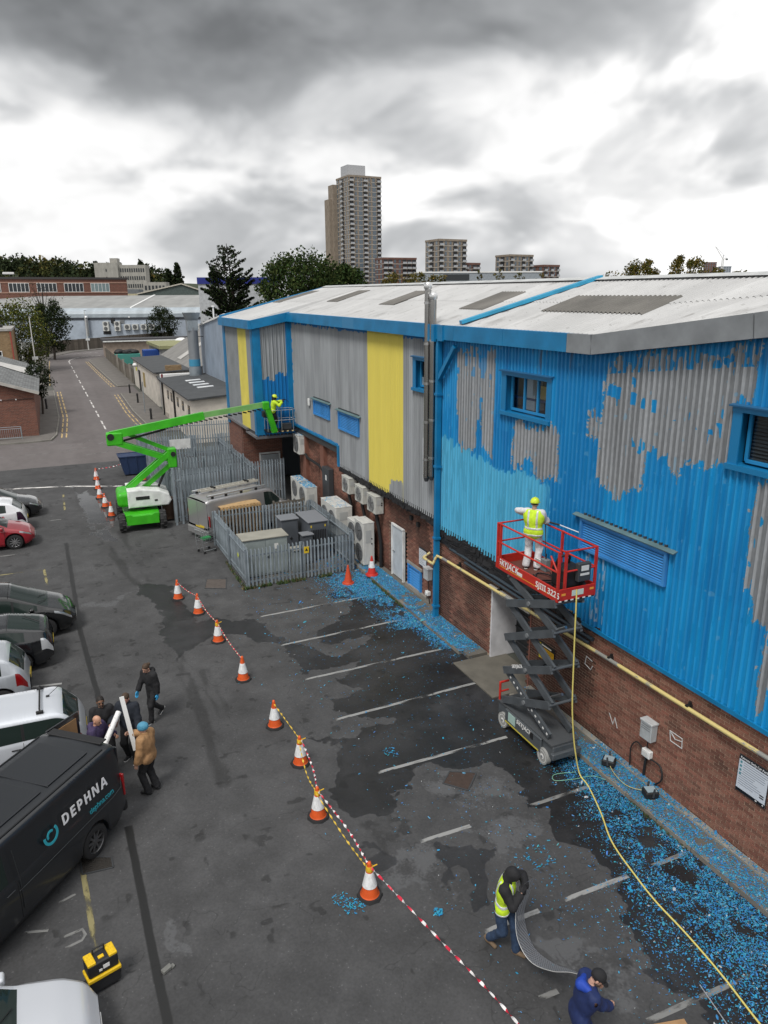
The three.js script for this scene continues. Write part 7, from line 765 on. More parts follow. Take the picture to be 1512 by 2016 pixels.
// yard behind the fence: skip with bags, blue container, flat roofs
{ const t = thing('yard_skip', 'turquoise skip heaped with black bags behind the board fence', 'skip', [11.8,0,-133]); gb().rbox(4.0,1.7,2.2,.05,0,.9,0).build('body', mat([.06,.26,.22],.6), t); const b = gb(); const r = rng(4); for (let i = 0; i < 12; i++) b.sph(.4 + .3 * r(),(r() - .5) * 3,1.8 + r() * .4,(r() - .5) * 1.2,1.2,.7,1,8); b.build('bag', M.black, t).userData.kind = 'stuff';
const c = thing('container', 'blue steel container in the yard', 'container', [15.9,0,-128]); gb().rbox(4.2,2.6,2.4,.04,0,1.3,0).build('body', mat([.012,.06,.28],.5), c); const k = gb(); for (let i = 0; i < 14; i++) k.box(.12,2.3,.05,-1.9 + i * .29,1.3,1.22); k.build('rib', mat([.012,.055,.25],.5), c);
const d = thing('flat_roof_unit', 'low unit with a pale green flat roof behind the yard', 'building', [20.5,0,-132]); gb().box(8.5,2.9,16,0,1.45,0).build('wall', grain([.3,.3,.3],.8), d); gb().box(9.2,.5,16.8,0,3.1,0).build('roof', grain([.25,.25,.13],.8,0,.2), d); gb().sph(1.2,1.5,3.2,-8,1,.5,1,12).build('roof_dome', M.letter, d);
const e = thing('flat_roof_unit', 'long dark flat roofed shed along the end of the yard', 'building', [18,0,-153]); gb().box(17,3.0,5,0,1.5,0).build('wall', grain([.34,.27,.22],.8), e); gb().box(17.8,.35,6,0,3.15,0).build('roof', mat([.05,.05,.055],.8), e); gb().box(17.6,.22,.08,0,2.95,3.04).build('fascia', M.white, e); }
// white rendered units along the pavement
function unit(label, x0, x1, z0, z1, h, hb, wallM, roofM, extra) { const t = thing('white_unit', label, 'building', [x0,0, z1]); const W = x1 - x0, D = z1 - z0; const s = new THREE.Shape([[0,0],[W, 0],[W, hb],[0, h]].map((q) => new THREE.Vector2(...q))); gb().add(new THREE.ExtrudeGeometry(s, { depth: D, bevelEnabled: false }), TM(0,0,-D)).build('wall', wallM, t); gb().quad([-.25, h + .06,.25],[W + .2, hb + .06,.25],[W + .2, hb + .06,-D - .2],[-.25, h + .06,-D - .2]).quad([-.25, h + .16,.25],[W + .2, hb + .16,.25],[W + .2, hb + .16,-D - .2],[-.25, h + .16,-D - .2]).bar([-.25, h + .11,.25],[W + .2, hb + .11,.25],.05,.12).bar([-.25, h + .11,.25],[-.25, h + .11,-D - .2],.05,.12).build('roof', roofM, t); if (extra) extra(t, W, D); return t; }
M.felt = grain([.06,.064,.068],.9,0,.3);
unit('white rendered unit with dark roof and four long rooflights, nearest the works', 9.15,13.3,-72.5,-56.0,3.2,3.5, grain([.62,.57,.5],.85,0,.3), M.felt, (t, W, D) => { for (let i = 0; i < 4; i++) { gb().box(1.3,.12,.6,2.2,3.5,-D * .36 - i * 1.9,0,0,.055).build('rooflight', mat([.8,.82,.84],.25), t); gb().box(1.9,.08,.8,2.4,3.42,-D * .36 - i * 1.9,0,0,.055).build('kerb', M.midgrey, t); } for (const z of [-1.2,-4.0,-6.6,-10,-12]) gb().box(.05,.75,.8,-.02,2.35,-z * -1).build('window', M.glass, t); for (const z of [-8.2,-15]) gb().box(.14,3.2,.16,-.08,1.6, z).build('downpipe', M.black, t); gb().box(.06,1.4,.5,-.03,.75,-3).box(.06,.5,1.4,-.03,.3,-13.4).build('wall_stain_panel', grain([.4,.36,.31],.9), t); });
unit('narrow grey unit with a maroon pipe between the two white units', 9.7,13.2,-77.5,-72.6,2.9,3.0, grain([.3,.33,.36],.7), M.felt, (t, W, D) => { gb().rod([-.2,0,-1.2],[-.2,3.6,-1.2],.09,8).rod([-.2,0,-2.0],[-.2,3.0,-2.0],.07,8).build('pipe', mat([.2,.02,.03],.5), t); gb().box(.06,2.1,1.0,-.03,1.05,-3.6).build('door', M.midgrey, t); gb().rbox(3.4,.4,.4,.05,1.6,3.2,-3.5).build('roof_duct', M.letter, t); });
unit('white rendered unit with a dark doorway and yellow notice by the board fence', 9.45,14,-99.5,-77.6,3.3,3.5, grain([.6,.56,.5],.85,0,.3), M.felt, (t, W, D) => { gb().box(.08,2.4,1.5,-.03,1.2,-15.5).build('door', M.black, t); gb().box(.05,.8,.9,-.04,2.5,-18.6).build('notice', mat([.55,.55,.02],.5), t); gb().box(.05,1.6,1.4,-.04,1.7,-11).build('notice_board', grain([.33,.25,.1],.8), t); gb().sph(.35,-.25,2.9,-17,1,.7,1,10).build('lamp', M.letter, t); gb().box(1.6,.7,.4,1.8,3.7,-.6).build('parapet', M.brickYel, t); gb().box(1.4,.8,1.2,4.4,3.8,-.8).build('chimney', M.brickYel, t); });
{ const t = thing('pitched_shed', 'grey pitched roof shed with a pale patched sheet behind the flue', 'shed', [17.6,0,-86]); const s = new THREE.Shape([[-4.4,0],[5,0],[5,4.6],[.5,6.6],[-4.4,3.6]].map((q) => new THREE.Vector2(...q))); gb().add(new THREE.ExtrudeGeometry(s, { depth: 24, bevelEnabled: false }), TM(0,0,-14)).build('wall', grain([.32,.31,.3],.85), t); gb().quad([-4.7,3.55,10.3],[-4.7,3.55,-14.3],[.5,6.75,-14.3],[.5,6.75,10.3]).quad([.5,6.75,10.3],[.5,6.75,-14.3],[5.3,4.6,-14.3],[5.3,4.6,10.3]).build('roof', grain([.2,.195,.185],.9,0,.2), t); gb().quad([-4.2,3.93,-1],[-4.2,3.93,-3.4],[-.4,6.27,-3.4],[-.4,6.27,-1]).build('roof_patch', grain([.42,.41,.39],.8), t); }
{ const t = thing('exhaust_stack', 'fat galvanised exhaust stack with a square cowl beside the pale blue gable', 'exhaust stack', [12.3,3.35,-71.5]); t.scale.set(.8,.7,.8); gb().cyl(.62,.62,6.6,0,3.3,0,20).build('stack', grain([.27,.29,.31],.45,.4,.3), t); gb().cyl(.72,.72,1.2,0,.9,0,20).build('collar', M.galv, t); gb().cyl(.66,.66,.9,0,2.0,0,20).build('blue_band', mat([.05,.26,.42],.6), t); { const g = new THREE.CylinderGeometry(1.25,.85,1.0,4); g.rotateY(Math.PI / 4); gb().add(g, TM(0,8.0,0)).box(1.2,1.4,1.2,0,6.9,0).build('cowl', M.galv, t); } gb().bar([-.8,5.4,0],[1.2,5.4,0],.08,.08).build('stay', M.darkgrey, t); }
{ const t = thing('blue_gable', 'pale blue grey clad wall beyond the far end of the works', 'building', [13.35,0,-60.4]); const s = new THREE.Shape([[0,0],[13,0],[13,8.0],[1.4,9.2],[0,9.3]].map((q) => new THREE.Vector2(...q))); const g = new THREE.ExtrudeGeometry(s, { depth: 6, bevelEnabled: false }); gb().add(g, TM(0,0,0,0, Math.PI / 2)).build('wall', grain([.27,.325,.40],.55,0,.2), t); gb().bar([-.06,8.08,-13.05],[-.06,9.28,-1.4],.14,.14).build('verge', M.letter, t); gb().rod([.6,8.6,-9],[.6,9.8,-9],.07,8).cyl(.16,.16,.12,.6,9.85,-9,10).build('vent_pipe', M.letter, t); }
// ---- far warehouse closing the street
{
const t = thing('warehouse', 'long pale blue warehouse with a weathered curved eave roof across the street end', 'warehouse', [0,0,0]); const A = [-60,-238], B = [60,-185], dx = B[0] - A[0], dz = B[1] - A[1], L = Math.hypot(dx, dz), an = -Math.atan2(dz, dx); t.position.set(A[0],0, A[1] - 6); t.rotation.y = an;
gb().box(L, 5.6,.4, L / 2,2.8,0).build('wall', grain([.36,.41,.48],.6,0,.12), t); gb().box(L, .55,.5, L / 2,5.75,.1).build('gutter_band', mat([.03,.035,.045],.7), t); const rt = dataTex(512,256,(u, v, o) => { const s = TN(u * 6, v * .3), n = TN2(u * 2, v), b = .31 * (.72 + .35 * n) * (.75 + .45 * s); o[0] = b * .99; o[1] = b; o[2] = b * .98; }); rt.repeat.set(1 / 60,1 / 16); const rm = new THREE.MeshStandardMaterial({ map: rt, roughness: .8, side: THREE.DoubleSide });
const em = grain([.36,.41,.45],.5,0,.15), prof = [[.3,6.0],[.35,6.9],[.0,7.6],[-.9,8.1],[-2,8.4]]; const b = gb(); for (let i = 0; i < 4; i++) b.quad([0, prof[i][1], prof[i][0]],[L, prof[i][1], prof[i][0]],[L, prof[i + 1][1], prof[i + 1][0]],[0, prof[i + 1][1], prof[i + 1][0]]); b.build('curved_eave', em, t); for (let k = 0; k < 3; k++) gb().quad([L * k / 3 + .1,8.4,-2],[L * (k + 1) / 3 - .1,8.4,-2],[L * (k + 1) / 3 - .1,11.6,-24],[L * k / 3 + .1,11.6,-24]).build('roof', rm, t); const f = gb(); for (const k of [1,2]) f.bar([L * k / 3,8.5,-2],[L * k / 3,11.7,-24],.5,.15).bar([L * k / 3,6,.42],[L * k / 3,8.45,-1.9],.4,.1); f.build('verge_flashing', M.letter, t); gb().box(L, 11,.4, L / 2,5.5,-24.2).box(.4,8.4,24,.2,4.2,-12).box(.4,8.4,24, L - .2,4.2,-12).build('back_wall', M.midgrey, t);
const inv = t.matrixWorld; t.updateMatrixWorld(true); const loc = (x, y, z) => t.worldToLocal(VV(x, y, z)); const on = (f) => L * f; const acs = [[.62,1],[.643,1],[.662,0],[.678,0],[.695,0],[.711,0],[.8,0]]; acs.forEach(([f, tall], i) => { const p = VV(on(f), tall ? 2.6 : 2.9,.55).applyAxisAngle(VV(0,1,0), an).add(t.position); const a = acUnit(['tall twin fan unit farthest left on the warehouse wall', 'second tall twin fan unit on the warehouse wall', 'first small fan unit right of the tall pair on the warehouse wall', 'second small fan unit on the warehouse wall', 'third small fan unit on the warehouse wall', 'fourth small fan unit beside the round dark tree on the warehouse wall', 'lone small fan unit beside the exhaust stack on the warehouse wall'][i],[p.x, p.y, p.z], tall ? [.8,2.4,1.5] : [.7,1.35,1.5], tall ? 2 : 1, 'wall', 'fan units on the far warehouse wall', 0, M.casing, an - Math.PI * .5 + Math.PI); a.rotation.y = an + Math.PI / 2; }); gb().box(.9,1.3,.5, on(.634),5.2,.4).build('duct', M.black, t); gb().box(1.2,1.2,.1, on(.652),5.1,.25).build('vent', M.midgrey, t); const pp = gb(); for (const f2 of [.7,.86]) pp.box(.12,5.6,.14, on(f2),2.8,.27); pp.build('downpipe', M.midgrey, t); gb().box(3.0,1.6,.2, on(.82),3.3,.3).build('canopy', M.letter, t); gb().cyl(.5,.5,4.4, on(.583),3.6,.9,14).sph(.6, on(.583),6,.9,1,1,1,10).build('steel_flue', M.steel, t); gb().box(2,.9,.1, on(.62),2.2,.22).build('dark_opening', M.black, t);
}
// red brick office range with ribbon windows
const strips = (t, n, place, pane, frame) => { for (let i = 0; i < n; i++) { const w = new THREE.Group(); w.name = 'window'; place(w, i); t.add(w); pane(w, i); } };
{ const t = thing('office_range', 'long red brick office range with white framed windows above the warehouse roof', 'building', [-76,0,-240],.06); gb().box(102,16.4,16,49,8.2,-8).build('wall', M.brickRed, t); gb().box(102.6,.6,16.6,49,16.6,-8).build('parapet', mat([.05,.045,.045],.8), t); gb().box(102,.35,.1,49,15.4,.05).box(102,.35,.1,49,12.6,.05).build('string_course', grain([.34,.2,.15],.8), t); gb().rbox(3,.6,2,.1,68,18.0,-4).build('roof_vent', M.letter, t);
strips(t, 13,(w, i) => w.position.set(4 + i * 7.35,14.0,.03),(w, i) => { gb().box(5.2,2.4,.1,0,0,0).build('pane', i > 7 && i < 12 ? mat([.02,.025,.03],.1) : mat([.2,.26,.27],.1), w); const f = gb(); for (let k = 0; k <= 5; k++) f.box(.12,2.5,.14,-2.6 + k * 1.04,0,.03); f.box(5.3,.12,.15,0,1.22,.03).box(5.3,.12,.15,0,-1.22,.03); f.build('frame', M.letter, w); }); }
{ const t = thing('gable_house', 'brick houses with two steep gables at the far left skyline', 'house', [-56,0,-330]); gb().box(34,22,12,0,11,0).build('wall', M.brickRed, t); for (const x of [-14,-3,8]) { const s = new THREE.Shape([[-5,0],[5,0],[0,4.6]].map((q) => new THREE.Vector2(...q))); gb().add(new THREE.ExtrudeGeometry(s, { depth: 13, bevelEnabled: false }), TM(x + 3,22,-6.2)).build('gable', M.brickRed, t); gb().quad([x + 8.4,21.8,7.1],[x + 8.4,21.8,-7],[x + 3,26.9,-7],[x + 3,26.9,7.1]).quad([x - 2.4,21.8,7.1],[x - 2.4,21.8,-7],[x + 3,26.9,-7],[x + 3,26.9,7.1]).build('roof', mat([.07,.055,.05],.9), t); } }
{ const t = thing('shed', 'grey green shed with a low gable and cream band beyond the warehouse', 'shed', [31,0,-277],-.25); const s = new THREE.Shape([[-13,0],[13,0],[13,11.6],[2,15.4],[-13,12.2]].map((q) => new THREE.Vector2(...q))); gb().add(new THREE.ExtrudeGeometry(s, { depth: 30, bevelEnabled: false }), TM(12,0,-30)).build('gable_wall', grain([.075,.1,.095],.7), t); gb().box(26.2,2.6,.3,12,10.2,.15).build('cream_band', grain([.55,.47,.28],.8), t); gb().bar([-1.2,12.3,.2],[14,15.6,.2],.5,.4).bar([14,15.6,.2],[25.2,11.8,.2],.5,.4).build('bargeboard', grain([.5,.47,.4],.8), t); gb().box(22,12.4,12,-12,6.2,-8).build('side_shed', grain([.5,.45,.3],.8), t); gb().box(22.2,3,12.2,-12,12.4,-8.2).build('side_roof', grain([.16,.17,.18],.8), t); }
{ const t = thing('hospital_block', 'grey concrete slab block with window rows on the far skyline', 'building', [34.4,0,-428],-.38); t.scale.set(.46,.93,.6); const cm = grain([.33,.32,.29],.8,0,.1); gb().box(26,31,14,-3,15.5,0).build('wall', cm, t); gb().box(30,29.8,12,25,14.9,-1.5).build('wing', cm, t); gb().box(26,20.5,12,49,10.25,-.5).build('low_wing', cm, t); gb().box(8,3,8,4,32,-2).build('plant_room', cm, t);
for (let r = 0; r < 3; r++) for (let k = 0; k < 11; k++) gb().box(1.5,2.0,.2,12.2 + k * 2.55,27 - r * 4.2,4.55).build('window', M.glass, t); for (let k = 0; k < 6; k++) gb().box(2.2,2.4,.2,39 + k * 4,17.5,5.6).build('window', M.glass, t); for (let k = 0; k < 3; k++) gb().box(1.2,1.4,.2,-3,27 - k * 4.2,7.1).build('window', M.glass, t); }
for (const [x, z, h, l] of [[27.5,-438,30.5, 'dark poplar left of the grey slab block'],[51,-440,31.5, 'dark poplar behind the grey slab block wing'],[53.5,-440,29.5, 'second dark poplar behind the grey slab block wing'],[67,-452,27.5, 'slim poplar right of the grey slab block'],[72,-453,31, 'tall poplar right of the grey slab block'],[40,-452,32.5, 'small dark tree top over the grey slab block']]) conifer('poplar_tree', l, [x, 0, z], h, 3.4, { tiers: 30, per: 5, rise: 1.1, den: 9, leaf: 1.3, spread: 4.5, prof: (f) => Math.sin(Math.PI * (.15 + .8 * f)) * .8, cols: GRN.dark });
// wooded hill
{ const P = [], I = [], U = [], nx = 120, nz = 16; const H = (x, z) => { const a = sst(-760,-300, x) * sst(240,20, x), b = sst(60,180, x) * sst(520,250, x); return (34 * sst(-620,-800, z)) * (sst(420,-80, x)) + 5 * sst(-600,-760, z) * b + 5 * fbm(x * .01 + 4, z * .01,3) * sst(-600,-760, z); }; for (let j = 0; j <= nz; j++) for (let i = 0; i <= nx; i++) { const x = lerp(-700,700, i / nx), z = lerp(-590,-1100, j / nz); P.push(x, H(x, z) - .5, z); U.push(x * .02, z * .02); if (i && j) { const q = j * (nx + 1) + i; I.push(q - nx - 2, q - nx - 1, q, q - nx - 2, q, q - 1); } } const g = new THREE.BufferGeometry(); g.setAttribute('position', new THREE.Float32BufferAttribute(P, 3)); g.setAttribute('uv', new THREE.Float32BufferAttribute(U, 2)); g.setIndex(I); g.computeVertexNormals(); const m = shade(new THREE.Mesh(g, grain([.035,.045,.022],.95))); m.name = numbered('hill'); structure(m); scene.add(m);
const r = rng(71), ms = [], cs = [], q = new THREE.Quaternion(), e = new THREE.Euler(); for (let i = 0; i < 1500; i++) { const x = lerp(-480,112, r()), z = -600 - 330 * r() , y = H(x, z), R = 5 + 6 * r(); const t = r(), base = t < .12 ? [.1,.075,.02] : t < .4 ? [.055,.06,.02] : [.025,.035,.016]; for (let k = 0; k < 42; k++) { const u = r() * 2 - 1, a = r() * 6.28, s = Math.sqrt(1 - u * u), d = R * (.6 + .4 * r()); q.setFromEuler(e.set(r() * 6, r() * 6, r() * 6)); const c = 2.2 + 2.2 * r(); ms.push(new THREE.Matrix4().compose(VV(x + d * s * Math.cos(a), y + R * .8 + d * u * .8, z + d * s * Math.sin(a)), q, VV(c, c, c))); const v = .7 + .6 * r(); cs.push(lin(base[0] * v, base[1] * v, base[2] * v)); } } const w = inst('woodland', leafGeo, leafMat, ms, cs); tag(w, 'dark autumn woodland covering the hill on the far left skyline', 'woodland'); w.userData.kind = 'stuff'; }
// conifer and round tree behind the works
conifer('conifer_tree', 'tall dark conifer with a thin ragged top behind the works gable', [35,0,-157],21.2,5.4, { ragged: 1, tiers: 32, per: 6, gap: .14, rise: .5, den: 40, leaf: .4, spread: 2.6, prof: (f) => f < .6 ? .98 - f * .4 : Math.max(.1,.75 - (f - .6) * 1.5), cols: [[.02,.034,.015],[.035,.055,.018],[.014,.02,.013],[.026,.024,.018]] });
for (const [x, z, h, R, l] of [[48,-150,17.6,8, 'broad green tree directly behind the white roof, left of the tower'],[57,-152,16.2,6.5, 'broad green tree behind the white roof, right neighbour nearest the tower']]) tree('broad_tree', l, [x, 0, z], h, R, { trunk: .2, clumps: 60, leaves: 15000, leaf: .55, cols: GRN.mid, cs: .34 });
{ const t = thing('retail_shed', 'white shed with a royal blue roof band behind the conifer', 'shed', [42,0,-178],-.2); gb().box(18,14,12,0,7,0).build('wall', grain([.5,.52,.54],.7), t); gb().box(18.4,1.4,12.4,0,14.4,0).build('roof_band', mat([.02,.03,.22],.5), t); gb().box(1.2,14,.4,8.6,7,6.1).build('corner_pier', M.letter, t); gb().box(3.0,8,.5,8.2,4,6.4).build('brick_pier', M.brickRed, t); }
// ---- towers
const towerBrick = grain([.26,.215,.17],.85,0,.1), towerRed = grain([.16,.085,.068],.85,0,.1), balM = mat([.4,.42,.45],.6), slabM = grain([.45,.43,.4],.8,0,.1);
// a brick slab of flats: local +z and -x faces carry columns of windows ('w') and recessed balconies ('b')
function flats(label, p, turn, w, d, floors, fh, front, sideCols, m, o = {}) {
const t = thing('tower_block', label, 'tower block', p, turn), H = floors * fh; gb().box(w, H, d, 0, H / 2,0).build('wall', m, t); gb().box(w + .5,1.2, d + .5,0, H + .2,0).build('parapet', o.cap || m, t); const win = gb(), bal = gb(), dark = gb(), slab = gb();
const face = (cols, W, put) => { const cw = W / cols.length; cols.split('').forEach((c, i) => { const u = -W / 2 + cw * (i + .5); for (let f = 0; f < floors; f++) { const y = f * fh + fh * .52; if (c === 'w') put(win, cw * .42, fh * .62,.12, u, y, .02); else if (c === 'b') { put(dark, cw * .8, fh * .74,.12, u, y + .1,.02); put(bal, cw * .86, fh * .34,.14, u, y - fh * .26,1.2); put(slab, cw * .92,.28,1.4, u, y - fh * .46,.6); } else if (c === 'p') put(win, cw * .8, fh * .8,.12, u, y, .02); } }); for (let f = 2; f < floors; f += o.band || 99) put(slab, W, .35,.14,0, f * fh, .05); };
face(front, w, (b, a, h, dd, u, y, z) => b.box(a, h, dd, u, y, d / 2 + z)); face(sideCols, d, (b, a, h, dd, u, y, z) => b.box(dd, h, a, -w / 2 - z, y, u));
for (const [b, n, mm] of [[win, 'window', mat([.12,.15,.18],.12)],[dark, 'balcony_recess', mat([.035,.037,.042],.5)],[bal, 'balcony_front', balM],[slab, 'floor_slab', slabM]]) if (b.g.length) { const q = b.build(n, mm, t); q.userData.kind = 'stuff'; } if (o.extra) o.extra(t, H); return t;
}
flats('tall brown tower block on the skyline, the highest of all', [203.5,0,-498],.05,23.6,20.4,29,3.0, 'bwpbwpb', 'wwbww', towerBrick, { band: 1, extra: (t, H) => { gb().box(13,7.2,11,-3.5, H + 4.2,-1).build('plant_room', grain([.42,.43,.45],.6), t); gb().box(5, H - 3,8,-12.6,(H - 3) / 2,-13).build('side_wing', towerBrick, t); gb().box(4, H - 12,8,-15.2,(H - 12) / 2,-15).build('side_wing', towerBrick, t); const b = gb(); for (let i = 0; i < 7; i++) b.box(.6,5.0,.3,-11.4 + i * 3.8, H - 2.0,10.4); b.build('crown_fin', towerBrick, t); } });
flats('brown mid height block with white balconies, second from the left on the skyline', [226.5,0,-416],.06,19.5,15.5,14,3.05, 'bwwbwb', 'wbw', towerBrick, { band: 1 });
flats('brown shorter block with white balconies, right of the mid height block', [274.5,0,-414],.08,18.2,14.5,11,3.15, 'bwwbwb', 'wbw', towerBrick, { band: 1 });
flats('low dark red block of flats just right of the tall tower', [212,0,-457],-.05,23,14,11,3.1, 'bbwwbbb', 'ww', towerRed, { band: 1 });
flats('low dark red block of flats right of the mid height block', [243,0,-424],.1,18,12,10,3.0, 'bwbwbb', 'ww', towerRed, { band: 1 });
flats('low dark red block of flats at the right end of the tower group', [297,0,-412],.1,13,12,9,3.2, 'bwbwb', 'ww', towerRed, { band: 1 });
flats('distant brown slab beside the crane on the right skyline', [928,0,-870],-.5,15,12,19,3.0, 'wwww', 'ww', towerRed); flats('distant grey slab right of the crane on the skyline', [950,0,-862],-.5,15,12,17,3.0, 'wwww', 'ww', grain([.3,.33,.37],.7));
{ const t = thing('glass_block', 'pale glass office behind the low red block near the tower', 'building', [228,0,-470],.1); gb().box(17,26,10,0,13,0).build('curtain_wall', mat([.16,.22,.26],.15), t); const b = gb(); for (let i = 0; i < 7; i++) b.box(.25,26,.2,-8 + i * 2.7,13,5.1); b.build('mullion', M.letter, t); const g = thing('grey_shed', 'long grey metal shed roofline just above the white roof ridge', 'shed', [185,0,-315],-.35); gb().box(58,21.2,14,3,10.6,0).build('wall', grain([.28,.31,.34],.6), g); gb().box(58.5,.6,14.5,3,21.4,0).build('roof_trim', M.letter, g); gb().box(12,2.6,.3,-8,19.2,7.1).build('window', M.glass, g); }
{ const t = thing('tower_crane', 'pale tower crane on the right skyline', 'crane', [940,0,-858],-.5); const b = gb(), W = 1.1; for (const [x, z] of [[-W, -W],[W, -W],[W, W],[-W, W]]) b.bar([x, 0, z],[x, 62, z],.5); for (let y = 0; y < 60; y += 3) b.bar([-W, y, W],[W, y + 3, W],.3).bar([-W, y, -W],[-W, y + 3, W],.3); b.build('mast', M.letter, t); gb().bar([0,62,0],[-13,80,0],.9).bar([0,62,0],[6,63,0],1.0).build('jib', M.letter, t); gb().box(3,2.4,2,5.5,61.5,0).build('counterweight', M.midgrey, t); gb().rod([0,68,0],[-12,79.5,0],.18,5).rod([0,68,0],[5.5,63,0],.18,5).bar([0,62,0],[0,68,0],.6).build('tie', M.midgrey, t); }
for (const [x, z, h, R, l, n] of [[112.5,-123,16.8,4.8, 'left crown of the yellow green tree beyond the roof ridge at right', 6500],[120.5,-119,17.6,4.6, 'right crown of the yellow green tree beyond the roof ridge at right', 6500],[126,-116,15.2,3.4, 'small yellow tree right of the pair beyond the roof ridge', 2600],[129.5,-113.6,14.9,3.0, 'low yellow tree farthest right beyond the roof ridge', 2000],[106.5,-125,14.6,3.2, 'thin yellowing tree left of the pair beyond the roof ridge', 900]]) tree('autumn_tree', l, [x, 0, z], h, R, { trunk: .3, clumps: 44, leaves: n, leaf: .4, cols: GRN.aut, cs: .26 });
for (const [x, z, h, R, l] of [[129,-192,17.6,2.2, 'sparse treetop just right of the blue roof flashing'],[123.5,-194,18.0,2.4, 'sparse treetop at the end of the blue roof flashing'],[134.5,-189,16.4,2.4, 'low treetop on the ridge line left of the yellow trees'],[117.5,-195,17.2,2.0, 'sparse treetop left of the blue roof flashing']]) tree('thin_tree', l, [x, 0, z], h, R, { trunk: .4, clumps: 20, leaves: 520, leaf: .42, cols: GRN.aut, cs: .24, bare: 1 });
for (const [x, z, h, R, l] of [[131,-286,19.2,6, 'yellow green treetops below the low red block, left one'],[139,-281,19.6,6, 'yellow green treetops below the low red block, middle one'],[147,-277,18.6,5, 'yellow green treetops below the low red block, right one'],[222,-352,20.6,5, 'dark bush below the right end of the tower group'],[231,-347,20.4,5, 'second dark bush below the right end of the tower group']]) tree('broad_tree', l, [x, 0, z], h, R, { trunk: .2, clumps: 30, leaves: 2200, leaf: .7, cols: x > 200 ? GRN.dark : GRN.aut, cs: .36 });
